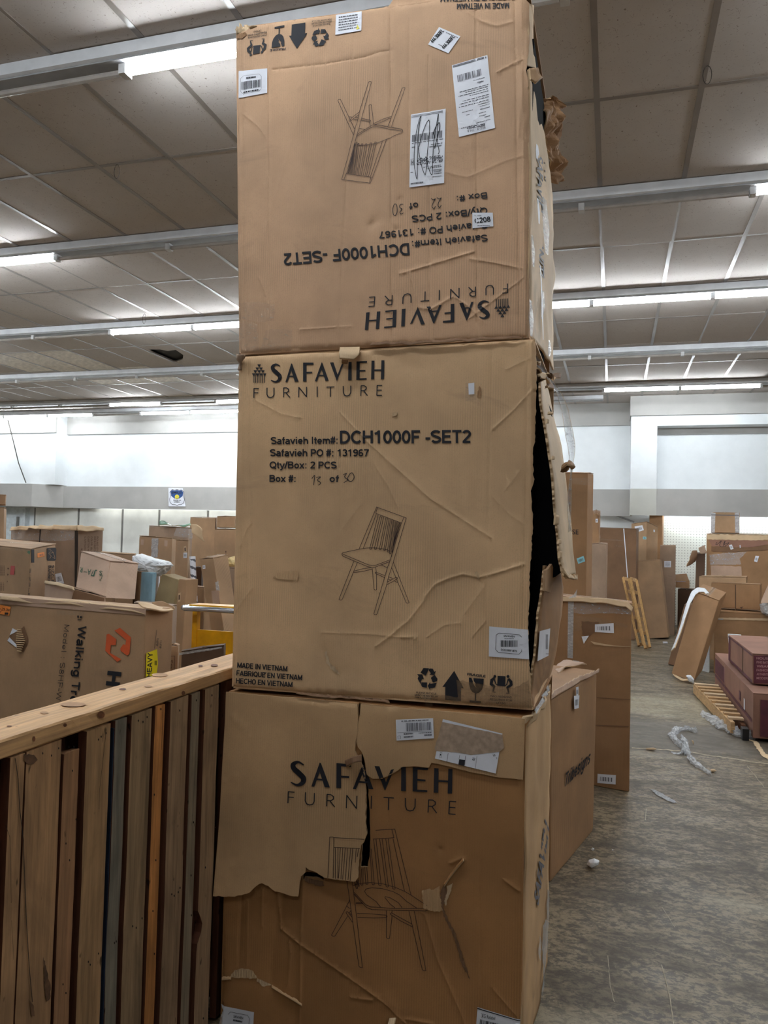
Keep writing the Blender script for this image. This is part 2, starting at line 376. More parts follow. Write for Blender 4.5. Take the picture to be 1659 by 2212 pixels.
# ------------------------------------------------------------------ a plain heavy grotesque, drawn as strokes (cap height 1)
def arc(cx, cy, rx, ry, a0, a1, n=9):
    return [(cx + rx * math.cos(math.radians(a0 + (a1 - a0) * i / n)), cy + ry * math.sin(math.radians(a0 + (a1 - a0) * i / n))) for i in range(n + 1)]
_h = 0.085; _T = 1 - _h
def _S(w_):
    c = w_ / 2; rx = c - _h
    return [arc(c, .72, rx, .195, 25, 200, 8) + arc(c + .0, .285, rx, .20, 95, 95, 1)[:0] + [(c - rx * .55, .575), (c + rx * .45, .455)] + arc(c, .285, rx, .20, 35, -158, 10)]
def _lc(cx): return arc(cx, .36, .20, .275, 0, 360, 14)
GL = {
 'A': (.74, [[(.07, 0), (.37, .96)], [(.67, 0), (.37, .96)], [(.17, .29), (.57, .29)]]),
 'B': (.72, [[(.12, 0), (.12, 1)], [(.12, _T)] + arc(.42, .735, .17, .18, 90, -90, 6) + [(.12, .555)], [(.12, .525)] + arc(.44, .305, .19, .22, 90, -90, 6) + [(.12, _h)]]),
 'C': (.74, [arc(.40, .5, .31, .415, 42, 318, 16)]),
 'D': (.74, [[(.12, 0), (.12, 1)], [(.12, _T), (.30, _T)] + arc(.32, .5, .31, .415, 90, -90, 12) + [(.12, _h)]]),
 'E': (.67, [[(.12, 0), (.12, 1)], [(.05, _T), (.62, _T)], [(.12, .52), (.58, .52)], [(.05, _h), (.64, _h)]]),
 'F': (.62, [[(.12, 0), (.12, 1)], [(.05, _T), (.60, _T)], [(.12, .50), (.53, .50)]]),
 'G': (.78, [arc(.41, .5, .32, .415, 40, 335, 16) + [(.70, .45)], [(.45, .46), (.72, .46)], [(.66, .46), (.66, .18)]]),
 'H': (.74, [[(.12, 0), (.12, 1)], [(.62, 0), (.62, 1)], [(.12, .53), (.62, .53)]]),
 'I': (.30, [[(.15, 0), (.15, 1)]]), 'J': (.56, [[(.44, 1), (.44, .28)] + arc(.27, .27, .17, .19, 0, -170, 8)]),
 'K': (.72, [[(.12, 0), (.12, 1)], [(.12, .40), (.60, .97)], [(.30, .60), (.64, .02)]]), 'L': (.60, [[(.12, 0), (.12, 1)], [(.05, _h), (.58, _h)]]),
 'M': (.86, [[(.12, 0), (.12, 1)], [(.74, 0), (.74, 1)], [(.12, .95), (.43, .08), (.74, .95)]]),
 'N': (.74, [[(.12, 0), (.12, 1)], [(.62, 0), (.62, 1)], [(.12, .93), (.62, .07)]]), 'O': (.80, [arc(.40, .5, .31, .415, 0, 360, 20)]),
 'P': (.68, [[(.12, 0), (.12, 1)], [(.12, _T), (.38, _T)] + arc(.39, .685, .19, .23, 90, -90, 7) + [(.12, .455)]]),
 'Q': (.80, [arc(.40, .5, .31, .415, 0, 360, 20), [(.42, .26), (.72, -.04)]]),
 'R': (.74, [[(.12, 0), (.12, 1)], [(.12, _T), (.42, _T)] + arc(.43, .70, .19, .215, 90, -90, 7) + [(.12, .485)], [(.40, .47), (.67, .02)]]),
 'S': (.70, _S(.70)), 'T': (.66, [[(.33, 0), (.33, 1)], [(.03, _T), (.63, _T)]]), 'U': (.74, [[(.12, 1), (.12, .34)] + arc(.37, .34, .25, .255, 180, 360, 9) + [(.62, 1)]]),
 'V': (.70, [[(.06, 1), (.35, .05), (.64, 1)]]), 'W': (.98, [[(.06, 1), (.26, .06), (.49, .92), (.72, .06), (.92, 1)]]), 'X': (.70, [[(.07, 0), (.63, 1)], [(.07, 1), (.63, 0)]]), 'Y': (.70, [[(.06, 1), (.35, .46), (.64, 1)], [(.35, .5), (.35, 0)]]),
 'Z': (.64, [[(.06, _T), (.56, _T), (.08, _h), (.60, _h)]]),
 '0': (.60, [arc(.30, .5, .205, .415, 0, 360, 18)]), '1': (.60, [[(.34, 0), (.34, 1)], [(.34, .92), (.22, .80), (.08, .74)]]),
 '2': (.60, [arc(.30, .70, .205, .215, 165, -35, 10) + [(.12, .12)], [(.04, _h), (.54, _h)]]), '3': (.60, [arc(.29, .715, .19, .20, 160, -85, 9), arc(.29, .30, .21, .215, 88, -160, 11)]),
 '4': (.60, [[(.42, 0), (.42, 1)], [(.42, .95), (.08, .30)], [(.03, .28), (.58, .28)]]), '5': (.60, [[(.52, _T), (.16, _T), (.12, .50)], arc(.29, .32, .215, .235, 130, -160, 12)]),
 '6': (.60, [arc(.30, .30, .20, .215, 0, 360, 16), [(.10, .32), (.11, .55)] + arc(.33, .60, .22, .315, 170, 45, 8)]), '7': (.60, [[(.05, _T), (.54, _T), (.36, .55), (.24, 0)]]),
 '8': (.60, [arc(.30, .73, .175, .185, 0, 360, 14), arc(.30, .295, .205, .21, 0, 360, 14)]), '9': (.60, [arc(.30, .70, .20, .215, 0, 360, 16), [(.50, .68), (.49, .45)] + arc(.27, .40, .22, .315, -10, -135, 8)]),
 'a': (.58, [arc(.27, .50, .18, .135, 160, 20, 5) + [(.46, .45), (.46, .12), (.50, 0)], [(.46, .40), (.28, .36)] + arc(.25, .21, .165, .14, 90, 300, 8) + [(.46, .20)]]),
 'b': (.62, [[(.11, 0), (.11, 1)], arc(.33, .36, .19, .275, 0, 360, 14)]), 'c': (.58, [arc(.31, .36, .20, .275, 45, 315, 11)]), 'd': (.62, [[(.50, 0), (.50, 1)], arc(.29, .36, .19, .275, 0, 360, 14)]),
 'e': (.60, [[(.11, .34), (.49, .34)] + arc(.30, .36, .195, .275, 0, 320, 13)]), 'f': (.36, [[(.16, 0), (.16, .78)] + arc(.30, .78, .14, .14, 170, 95, 4), [(.02, .64), (.34, .64)]]),
 'g': (.62, [arc(.29, .36, .19, .275, 0, 360, 14), [(.50, .72), (.50, 0)] + arc(.29, -.02, .21, .18, -10, -160, 8)]),
 'h': (.62, [[(.11, 0), (.11, 1)], [(.11, .45)] + arc(.31, .45, .20, .19, 150, 0, 6) + [(.51, 0)]]), 'i': (.28, [[(.14, 0), (.14, .72)], [(.14, .86), (.14, 1.0)]]),
 'k': (.56, [[(.11, 0), (.11, 1)], [(.11, .25), (.50, .70)], [(.26, .44), (.53, .02)]]), 'l': (.28, [[(.14, 0), (.14, 1)]]),
 'm': (.92, [[(.11, 0), (.11, .72)], [(.11, .45)] + arc(.28, .46, .17, .175, 150, 0, 6) + [(.45, 0)], [(.45, .45)] + arc(.63, .46, .18, .175, 150, 0, 6) + [(.81, 0)]]),
 'n': (.62, [[(.11, 0), (.11, .72)], [(.11, .45)] + arc(.31, .45, .20, .19, 150, 0, 6) + [(.51, 0)]]), 'o': (.62, [arc(.31, .36, .20, .275, 0, 360, 14)]),
 'q': (.62, [arc(.29, .36, .19, .275, 0, 360, 14), [(.50, .72), (.50, -.26)]]), 'r': (.40, [[(.11, 0), (.11, .72)], [(.11, .42), (.17, .60), (.26, .64), (.36, .63)]]),
 's': (.56, [[(.46, .55)] + arc(.28, .52, .165, .125, 40, 190, 6) + [(.20, .42), (.38, .32)] + arc(.28, .20, .175, .125, 30, -150, 8)]),
 't': (.36, [[(.17, .94), (.17, .20)] + arc(.28, .20, .11, .12, 180, 280, 4), [(.02, .64), (.34, .64)]]), 'u': (.62, [[(.11, .72), (.11, .26)] + arc(.31, .27, .20, .19, 180, 330, 6), [(.51, .72), (.51, 0)]]),
 'v': (.56, [[(.05, .72), (.28, .05), (.51, .72)]]), 'w': (.80, [[(.05, .72), (.22, .06), (.40, .66), (.58, .06), (.75, .72)]]), 'x': (.56, [[(.05, 0), (.51, .72)], [(.05, .72), (.51, 0)]]),
 'y': (.56, [[(.05, .72), (.28, .06)], [(.51, .72), (.27, 0), (.18, -.18), (.04, -.19)]]),
 '#': (.58, [[(.12, 0), (.24, 1)], [(.34, 0), (.46, 1)], [(.02, .68), (.56, .68)], [(.02, .32), (.56, .32)]]), ':': (.34, [[(.17, 0), (.17, .17)], [(.17, .55), (.17, .72)]]), '/': (.30, [[(.0, -.02), (.28, 1.02)]]),
 '-': (.36, [[(.03, .36), (.33, .36)]]), '.': (.30, [[(.15, 0), (.15, .17)]]), ' ': (.30, []), '&': (.74, [[(.68, .02), (.20, .66)] + arc(.33, .76, .14, .15, 190, -30, 6) + [(.12, .34)] + arc(.29, .25, .20, .165, 150, 340, 7) + [(.60, .45)]]),
 '!': (.30, [[(.15, .30), (.15, 1)], [(.15, 0), (.15, .17)]]), "'": (.24, [[(.12, .72), (.12, 1)]]),
}
def _stext(s, t, a, b, h, w_=0.17, up=None, m=ident, gap=0.0, comp=True):
    a = np.array(a, float); b = np.array(b, float); e = b - a; L = np.linalg.norm(e)
    upv = np.array([e[1], -e[0]]) / L * h if up is None else np.array(up, float)
    tot = sum(GL.get(c, GL[' '])[0] + gap for c in t) - gap - 0.12; x = -0.05
    def mp(P): P = np.asarray(P, float); return m(a + (P[..., 0:1] / tot) * e + P[..., 1:2] * upv)
    # horizontal squeeze of this line, so that uprights keep their weight
    sx = (L / tot) / max(np.linalg.norm(upv), 1e-6)
    if not comp: sx = 1.0
    for c in t:
        adv, st = GL.get(c, GL[' '])
        for p in st:
            q = [(x + px_, py_) for px_, py_ in p]; q = [np.array(v, float) for v in q]
            for i in range(len(q) - 1):
                u, v = q[i], q[i + 1]; d = v - u; D = np.linalg.norm(d)
                if D < 1e-6: continue
                d /= D; n = np.array([-d[1], d[0]]); hw = w_ / 2
                ex = hw * 0.45 if (i > 0 or i < len(q) - 2) else 0.0
                u2 = u - d * (ex if i > 0 else 0); v2 = v + d * (ex if i < len(q) - 2 else 0)
                off = np.array([n[0] / max(sx, 0.3), n[1]]) * hw
                s.tris(mp(np.array([[u2 - off, v2 - off, v2 + off], [u2 - off, v2 + off, u2 + off]])))
        x += adv + gap
    return s
Ink.stext = _stext
# ------------------------------------------------------------------ room shell
CEIL = 4.3
RX0, RX1, RY0, RY1 = -18.0, 6.5, -6.5, 15.95
def struct(o): o['kind'] = 'structure'; return o

# floor: worn, mottled concrete with traffic streaks and remains of sealer
m, nt, b = new_mat('floor_concrete', (110, 102, 88), 0.5, spec=0.4)
n1 = noise_tex(nt, mapping(nt, (0.8, 1.3, 1)), 3.4, 8, 0.7, 0.6)
n2 = noise_tex(nt, mapping(nt, (1.0, 1.5, 1)), 26.0, 8, 0.78, 0.3)
n3 = noise_tex(nt, mapping(nt), 85, 4, 0.7)
n4 = noise_tex(nt, mapping(nt, (0.35, 1, 1)), 1.1, 4, 0.55)
c = mix(nt, lin((82, 71, 56)), lin((140, 125, 100)), ramp(nt, n2, [(0.45, (0, 0, 0)), (0.55, (1, 1, 1))]))
c = mix(nt, c, lin((76, 66, 54)), ramp(nt, n1, [(0.47, (0, 0, 0)), (0.60, (0.75, 0.75, 0.75))]))
c = mix(nt, c, lin((186, 176, 150)), ramp(nt, n4, [(0.60, (0, 0, 0)), (0.70, (0.5, 0.5, 0.5))]))
c = mix(nt, c, lin((58, 54, 48)), ramp(nt, n3, [(0.55, (0, 0, 0)), (0.72, (0.5, 0.5, 0.5))]))
# a pale band where sealer is left across the aisle and a smooth dark repaired band in front of it
geo = nt.nodes.new('ShaderNodeNewGeometry'); sx_ = nt.nodes.new('ShaderNodeSeparateXYZ'); nt.links.new(geo.outputs['Position'], sx_.inputs[0])
wob_ = noise_tex(nt, mapping(nt, (0.5, 1, 1)), 1.4, 5, 0.6); ma_ = nd(nt, 'ShaderNodeMath', operation='MULTIPLY_ADD'); nt.links.new(wob_, ma_.inputs[0]); ma_.inputs[1].default_value = 1.2; nt.links.new(sx_.outputs['Y'], ma_.inputs[2])
dv_ = nd(nt, 'ShaderNodeMath', operation='DIVIDE'); nt.links.new(ma_.outputs[0], dv_.inputs[0]); dv_.inputs[1].default_value = 16.0
def yy_(v): return (v + 0.6) / 16.0
dark_ = ramp(nt, dv_.outputs[0], [(yy_(6.05), (0, 0, 0)), (yy_(6.12), (0.8, 0.8, 0.8)), (yy_(7.0), (0.8, 0.8, 0.8)), (yy_(7.15), (0, 0, 0))])
pale_ = ramp(nt, dv_.outputs[0], [(yy_(7.1), (0, 0, 0)), (yy_(7.3), (0.6, 0.6, 0.6)), (yy_(8.1), (0.55, 0.55, 0.55)), (yy_(8.5), (0, 0, 0))])
c = mix(nt, c, lin((92, 84, 72)), dark_); c = mix(nt, c, lin((170, 160, 132)), mix(nt, (0, 0, 0), pale_, ramp(nt, n2, [(0.35, (0.3, 0.3, 0.3)), (0.6, (1, 1, 1))])))
nt.links.new(c, b.inputs['Base Color'])
nt.links.new(ramp(nt, n1, [(0.3, (0.34, 0.34, 0.34)), (0.7, (0.62, 0.62, 0.62))]), b.inputs['Roughness'])
bump(nt, b, n2, 0.15, 0.003)
V = [(RX0, RY0, 0), (RX1, RY0, 0), (RX1, RY1, 0), (RX0, RY1, 0)]
floor = struct(MB().box(RX0, RX1, RY0, RY1, -0.1, 0).build('floor', 'floor_concrete'))

plain('wall_white', (226, 230, 232), 0.7, var=0.02, scale=2); plain('wall_grey', (172, 170, 166), 0.7, var=0.03, scale=2)
plain('wall_grey_light', (186, 186, 178), 0.7, var=0.03, scale=2); plain('panel_white', (222, 222, 216), 0.6, var=0.05, scale=1.5)
plain('panel_strip', (120, 118, 114), 0.5); plain('door_white', (214, 222, 226), 0.5); plain('wall_dim', (150, 146, 140), 0.8)
plain('roof_void', (60, 56, 52), 0.9)

# back wall, made of its real setbacks
wb = MB()
wb.box(RX0, -12.75, 15.30, 16.3, 2.62, CEIL)           # upper wall, left bay stands forward
wb.box(-12.75, 0.30, 15.72, 16.3, 2.60, CEIL)          # upper wall
wb.box(0.30, 0.76, 15.02, 16.3, 2.57, 3.93)            # pier right of the stack
wb.box(0.76, RX1, 15.02, 16.3, 3.74, 3.93)             # lintel over the recess
wb.box(0.76, RX1, 15.40, 16.3, 2.57, 3.74)             # recess back
struct(wb.build('wall_back', 'wall_white'))
struct(MB().box(RX0, -12.75, 15.26, 15.30, 3.86, CEIL).box(-12.75, 0.30, 15.66, 15.72, 3.86, CEIL).box(0.28, RX1, 14.97, 16.3, 3.93, CEIL)
       .build('trim_1', 'wall_grey'))
struct(MB().box(0.76, RX1, 15.36, 15.40, 3.62, 3.74).build('recess_shade_strip', 'wall_grey'))  # grey strip standing in for the shadow at the recess top
# grey soffit band
sb_ = MB(); sb_.box(RX0, -13.2, 15.08, 16.3, 2.08, 2.62)
sb_.hexa([(-13.2, 15.08, 2.08), (-12.75, 15.62, 2.08), (-12.75, 16.3, 2.08), (-13.2, 16.3, 2.08),
          (-13.2, 15.08, 2.62), (-12.75, 15.62, 2.62), (-12.75, 16.3, 2.62), (-13.2, 16.3, 2.62)])
sb_.box(-12.75, 0.30, 15.62, 15.66, 2.08, 2.60).box(-12.75, 0.30, 15.66, 16.3, 2.24, 2.60)
struct(sb_.build('trim_3', 'wall_grey'))
struct(MB().box(0.30, 0.76, 15.0, 15.04, 2.08, 2.57).box(0.30, 0.34, 15.04, 15.6, 2.08, 2.57).box(0.34, 0.76, 15.04, 16.3, 2.30, 2.57).build('trim_4', 'wall_grey_light'))
struct(MB().box(0.76, RX1, 15.02, 15.06, 2.08, 2.57).box(0.76, RX1, 15.06, 16.3, 2.30, 2.57).build('trim_5', 'wall_grey'))
# lower wall panels with dark joint strips
low = struct(MB().box(RX0, RX1, 16.0, 16.3, 0, 2.2).build('wall_lower_back', 'wall_white'))
xs = [at(76, 1110, Y=15.95)[0], at(171, 1110, Y=15.95)[0], at(266, 1110, Y=15.95)[0], at(345, 1110, Y=15.95)[0], at(450, 1110, Y=15.95)[0]]
d = xs[-1] - xs[-2]; dd = xs[2] - xs[1]
while xs[-1] + dd < -0.5: xs.append(xs[-1] + dd)
for i, x in enumerate(xs):
    if i + 1 < len(xs):
        MB().box(x + 0.03, xs[i + 1] - 0.03, 15.93, 16.0, 0.0, 2.08).build('wall_panel', 'panel_white', low)
    MB().box(x - 0.028, x + 0.028, 15.95, 15.99, 0.0, 2.08).build('joint_strip', 'panel_strip', low)
# door in the far left corner
x0, x1 = at(10, 1110, Y=15.8)[0], at(46, 1110, Y=15.8)[0]
dr = struct(MB().box(x0, x1, 15.88, 15.95, 0, 2.02).build('door_1', 'door_white'))
MB().box(x0 - 0.6, x0, 15.84, 16.0, 0, 2.08).box(x1, x1 + 0.08, 15.84, 16.0, 0, 2.08).box(x0, x1, 15.84, 16.0, 2.02, 2.08).build('door_frame', 'door_white', dr)
MB().box(x1 - 0.16, x1 - 0.12, 15.82, 15.88, 1.55, 1.85).build('door_handle', 'panel_strip', dr)

# pegboard on the right
m, nt, b = new_mat('pegboard', (236, 240, 232), 0.5)
tc = nt.nodes.new('ShaderNodeTexCoord'); mp = nt.nodes.new('ShaderNodeMapping'); s = 1 / 0.0508
mp.inputs['Scale'].default_value = (s, s, s); nt.links.new(tc.outputs['Object'], mp.inputs[0])
fr = nd(nt, 'ShaderNodeVectorMath', operation='FRACTION'); nt.links.new(mp.outputs[0], fr.inputs[0])
sub = nd(nt, 'ShaderNodeVectorMath', operation='SUBTRACT'); nt.links.new(fr.outputs[0], sub.inputs[0]); sub.inputs[1].default_value = (0.5, 0.5, 0.5)
mul = nd(nt, 'ShaderNodeVectorMath', operation='MULTIPLY'); nt.links.new(sub.outputs[0], mul.inputs[0]); mul.inputs[1].default_value = (1, 0, 1)
ln = nd(nt, 'ShaderNodeVectorMath', operation='LENGTH'); nt.links.new(mul.outputs[0], ln.inputs[0])
nt.links.new(mix(nt, lin((236, 240, 232)), lin((120, 122, 112)), ramp(nt, ln.outputs['Value'], [(0.16, (0.6, 0.6, 0.6)), (0.2, (0, 0, 0))])), b.inputs['Base Color'])
pg = struct(MB().box(0.72, RX1, 15.5, 16.0, 0, 2.08).build('wall_right_back', 'wall_white'))
for i in range(5):
    MB().box(0.80 + i * 1.22, 0.80 + i * 1.22 + 1.205, 15.48, 15.5, 0.05, 2.03).build('pegboard_panel', 'pegboard', pg)
struct(MB().box(RX0 - 0.2, RX0, RY0, 16.3, 0, 4.75).build('wall_left', 'wall_dim'))
struct(MB().box(RX1, RX1 + 0.2, RY0, 16.3, 0, 4.75).build('wall_right', 'wall_dim'))
struct(MB().box(RX0, RX1, RY0 - 0.2, RY0, 0, 4.75).build('wall_front', 'wall_dim'))

# ------------------------------------------------------------------ ceiling: deck, hung grid and tiles
m, nt, b = new_mat('ceiling_tile', (196, 188, 182), 0.9, spec=0.1)
fis = noise_tex(nt, mapping(nt, (1, 1, 1)), 48, 3, 0.75, 1.2)
big = noise_tex(nt, mapping(nt), 5, 4)
c = mix(nt, lin((188, 180, 174)), lin((200, 193, 188)), big)
c = mix(nt, c, lin((120, 104, 92)), ramp(nt, fis, [(0.625, (0, 0, 0)), (0.665, (0.8, 0.8, 0.8))]))
nt.links.new(c, b.inputs['Base Color']); bump(nt, b, fis, 0.2, 0.002)
plain('ceiling_tile_new', (236, 230, 222), 0.9, var=0.08, scale=14, bmp=0.5)
plain('grid_metal', (132, 124, 118), 0.28, var=0.03, spec=0.7)
ceil = struct(MB().box(RX0, RX1, RY0, 16.3, 4.72, 4.8).build('ceiling', 'roof_void'))
TW, TD, GX, GY = 0.613, 1.24, -0.135, 4.912
def inview(x, y):
    p = proj((x, y, CEIL)); return p[2] > 0.3 and -60 < p[0] < 1720 and -60 < p[1] < 960
tiles = []
for j in range(int((RY0 - GY) / TD) - 1, 10):
    for i in range(int((RX0 - GX) / TW) - 1, 12):
        x0 = max(GX + i * TW, RX0); x1 = min(x0 + TW, RX1); y0 = GY + j * TD; y1 = min(y0 + TD, 15.97)
        y0 = max(y0, RY0)
        if x1 - x0 < 0.05 or y1 - y0 < 0.05: continue
        vis = inview(x0, y0) or inview(x1, y1) or inview(x0, y1) or inview(x1, y0)
        tiles.append((vis, math.hypot((x0 + x1) / 2, (y0 + y1) / 2), x0, x1, y0, y1))
hole_c = at(355, 767, Z=CEIL)
bright = [at(110, 776, Z=CEIL), at(50, 783, Z=CEIL), at(240, 820, Z=CEIL), at(300, 822, Z=CEIL), at(345, 824, Z=CEIL), at(170, 790, Z=CEIL),
          at(395, 873, Z=CEIL), at(430, 873, Z=CEIL)]
tiles.sort(key=lambda t: (not t[0], t[1]))
rest = MB(); nt_ = 0; shared = {}
HOLE_PX = [(312, 763), (322, 755), (345, 755), (362, 758), (380, 756), (396, 767), (395, 776), (380, 781), (362, 781), (345, 777), (325, 771)]
for vis, dist, x0, x1, y0, y1 in tiles:
    g = 0.004
    if x0 < hole_c[0] < x1 and y0 < hole_c[1] < y1:
        hp = [at(*p, Z=CEIL) for p in HOLE_PX]
        hp = [(min(max(p[0], x0 + 0.03), x1 - 0.03), min(max(p[1], y0 + 0.03), y1 - 0.03)) for p in hp]
        n = len(hp); outer = [(x0 + g, y0 + g), (x1 - g, y0 + g), (x1 - g, y1 - g), (x0 + g, y1 - g)]
        r_ = delaunay_2d_cdt([Vector(p) for p in outer + hp], [(i, (i + 1) % 4) for i in range(4)] + [(4 + i, 4 + (i + 1) % n) for i in range(n)], [], 1, 1e-6)
        vs = [(v.x, v.y) for v in r_[0]]
        def inside(p, poly):
            c_ = False
            for i in range(len(poly)):
                (xa, ya), (xb, yb) = poly[i], poly[i - 1]
                if (ya > p[1]) != (yb > p[1]) and p[0] < (xb - xa) * (p[1] - ya) / (yb - ya) + xa: c_ = not c_
            return c_
        fs = [f for f in r_[2] if not inside((sum(vs[i][0] for i in f) / 3, sum(vs[i][1] for i in f) / 3), hp)]
        nv = len(vs); V = [(x, y, CEIL) for x, y in vs] + [(x, y, CEIL + 0.016) for x, y in vs]
        F = [tuple(reversed(f)) for f in fs] + [tuple(i + nv for i in f) for f in fs]
        F += [(a, b_, b_ + nv, a + nv) for a, b_ in zip([r_[3].index(o) if False else o for o in range(0, 0)], [])]
        o = mesh_obj('ceiling_tile', V, F, 'ceiling_tile', ceil, label='ceiling tile with a ragged dark hole'); MB().box(x0 + .02, x1 - .02, y0 + .02, y1 - .02, CEIL + 0.05, CEIL + 0.06).build('added_backing', 'roof_void', ceil)  # panel added above the hole to catch some light, so it reads grey
        nt_ += 1; continue
    isb = any(x0 <= b_[0] <= x1 and y0 <= b_[1] <= y1 for b_ in bright)
    if vis and nt_ < 299:
        key = (round(x1 - x0, 3), round(y1 - y0, 3), isb)
        if key not in shared:
            o = MB().box(g, x1 - x0 - g, g, y1 - y0 - g, 0, 0.016).build('ceiling_tile', 'ceiling_tile_new' if isb else 'ceiling_tile')
            shared[key] = o.data; bpy.data.objects.remove(o)
            sx, sy = (x1 - x0) / 2, (y1 - y0) / 2
        o = bpy.data.objects.new('ceiling_tile', shared[key]); COL.objects.link(o); o.parent = ceil
        l = wloc(ceil); z = CEIL + (rnd.uniform(-0.002, 0.002) if rnd.random() < 0.8 else rnd.uniform(-0.006, 0))
        o.location = ((x0 + x1) / 2 - l[0], (y0 + y1) / 2 - l[1], z - l[2])
        if isb: o['label'] = 'brighter replaced ceiling tile'
        nt_ += 1
    else: rest.box(x0 + g, x1 - g, y0 + g, y1 - g, CEIL, CEIL + 0.016)
rest.build('ceiling_tile_rest', 'ceiling_tile', ceil)['kind'] = 'stuff'
k = int((RX0 - GX) / TW)
while GX + k * TW < RX1:
    x = GX + k * TW; MB().box(x - 0.018, x + 0.018, RY0, 15.95, CEIL - 0.005, CEIL + 0.001).build('grid_bar', 'grid_metal', ceil); k += 1
for j in range(-9, 10):
    y = GY + j * TD
    if j % 2 == 0 and RY0 < y < 15.9:
        MB().box(RX0, RX1, y - 0.016, y + 0.016, CEIL - 0.0042, CEIL + 0.001).build('grid_bar', 'grid_metal', ceil)
# little wire hooks on the grid
for (a, b_) in (((253, 355), (252, 380)), ((1528, 142), (1524, 168)), ((312, 678), (311, 690))):
    p = at(*a, Z=CEIL - 0.007); pts = []
    L = 0.11 if a[1] < 500 else 0.13
    for t in np.linspace(0, 2 * math.pi, 13):
        pts.append(p + np.array([0.024 * math.sin(t), 0, -L / 2 + L / 2 * math.cos(t)]))
    hk = MB().tube(pts, 0.0022, 5, False).build('wire_hook', 'wire')
    tag(hk, {253: 'thin wire loop hanging from the ceiling grid at upper left', 1528: 'thin wire loop hanging from the ceiling grid at upper right', 312: 'thin wire loop hanging just above the third strip light'}[a[0]], 'hook')

# ------------------------------------------------------------------ strip lights
plain('housing_white', (214, 216, 220), 0.4, var=0.03); plain('housing_under', (150, 150, 152), 0.35, var=0.05)
plain('tube_dead', (176, 170, 164), 0.25, var=0.05); plain('holder_white', (206, 206, 206), 0.4)
m, nt, b = new_mat('tube_lit', (255, 255, 255), 0.3)
b.inputs['Emission Color'].default_value = (0.88, 0.95, 1.0, 1); b.inputs['Emission Strength'].default_value = TUBE_POWER
PITCH_T = 1.245
def hexring(y, z, r, n=8): return [(y + r * math.cos(2 * math.pi * k / n), z + r * math.sin(2 * math.pi * k / n)) for k in range(n)]
def strip(Y, xa, xb, lit, label, phase, group='fluorescent strip lights on the ceiling', detail=True, Y_end=None):
    """housing rail + tubes on holders; lit = list of x centres that burn, or predicate"""
    t = thing('strip_light', label, 'ceiling light', ((xa + xb) / 2, Y + 0.09, CEIL), group)
    prof = [(Y, CEIL - 0.007), (Y, CEIL - 0.075), (Y + 0.03, CEIL - 0.085), (Y + 0.15, CEIL - 0.085), (Y + 0.18, CEIL - 0.075), (Y + 0.18, CEIL - 0.007)]
    n = len(prof); V = [(xa, y, z) for y, z in prof] + [(xb, y, z) for y, z in prof]
    F = [(i, (i + 1) % n, (i + 1) % n + n, i + n) for i in range(n)] + [tuple(range(n - 1, -1, -1)), tuple(range(n, 2 * n))]
    mesh_obj('housing', V, F, 'housing_white', t)
    mb = MB()
    mb.box(xa + 0.01, xb - 0.01, Y + 0.02, Y + 0.16, CEIL - 0.093, CEIL - 0.0852); mb.build('reflector', 'housing_under', t)
    k0 = math.ceil((xa - phase) / PITCH_T)
    x = phase + k0 * PITCH_T
    xs_ = []
    while x <= xb + 0.01: xs_.append(x); x += PITCH_T
    for x in xs_:
        MB().box(x - 0.022, x + 0.022, Y + 0.055, Y + 0.125, CEIL - 0.150, CEIL - 0.093).build('lamp_holder', 'holder_white', t)
    for a, b_ in zip(xs_[:-1], xs_[1:]):
        on = lit((a + b_) / 2)
        r = 0.019; n = 8 if not on else 6
        ring = hexring(Y + 0.09, CEIL - 0.128, r, n)
        V = [(a + 0.026, y, z) for y, z in ring] + [(b_ - 0.026, y, z) for y, z in ring]
        F = [(i, (i + 1) % n, (i + 1) % n + n, i + n) for i in range(n)] + [tuple(range(n - 1, -1, -1)), tuple(range(n, 2 * n))]
        mesh_obj('lamp_tube', V, F, 'tube_lit' if on else 'tube_dead', t, smooth=False, label='lit white tube' if on else None)
    return t
TZ = CEIL - 0.128
def xp(px, py, Y): return at(px, py, Y=Y)[0]
def lit_px(ranges, Y):
    R_ = [(xp(a, ya, Y), xp(b_, yb, Y)) for (a, ya, b_, yb) in ranges]
    return lambda x: any(a <= x <= b_ for a, b_ in R_)
# Y of each rail's near edge; phase = a holder position read from the photograph
strip(3.66, -17.5, 2.5, lambda x: (xp(272, 118, 3.75) < x < xp(272, 118, 3.75) + 1.2) or x > 1.0 or x < -6, 'nearest strip light at top left, lit up to the leaning carton stack', xp(272, 118, 3.75))
strip(6.13, -17.5, 6.2, lambda x: x < xp(125, 545, 6.22) or x > xp(1640, 392, 6.22), 'second strip light, dark beside the stack and lit at the frame edges', xp(125, 545, 6.22))
strip(8.66, -17.5, 6.2, lambda x: x > xp(240, 710, 8.75) or x < -9, 'third strip light, lit tubes running on both sides of the top carton', xp(240, 710, 8.75))
strip(11.22, -17.5, 6.2, lambda x: False, 'fourth strip light, all of its tubes dark, above the torn ceiling hole', xp(163, 815, 11.3))
s4 = [(228, 873, 345, 870), (458, 868, 700, 860), (1303, 838, 1470, 832), (1470, 832, 1650, 826)]
strip(13.66, -17.5, 6.2, lit_px(s4, 13.75), 'fifth strip light, short lit runs near the back wall', xp(1303, 838, 13.75))
s5 = [(-60, 905, 202, 899), (300, 895, 700, 885)]
strip(14.86 - 0.1, -17.5, xp(1303, 862, 14.8), lambda x: x < xp(202, 899, 14.85) or xp(300, 895, 14.85) < x < -1.6, 'last strip light, right in front of the back wall', xp(104, 900, 14.85))
strip(1.16, -12, 6.0, lambda x: -3.8 < x < 0.1 or x > 2.4, 'strip light just above the camera', 0.0)
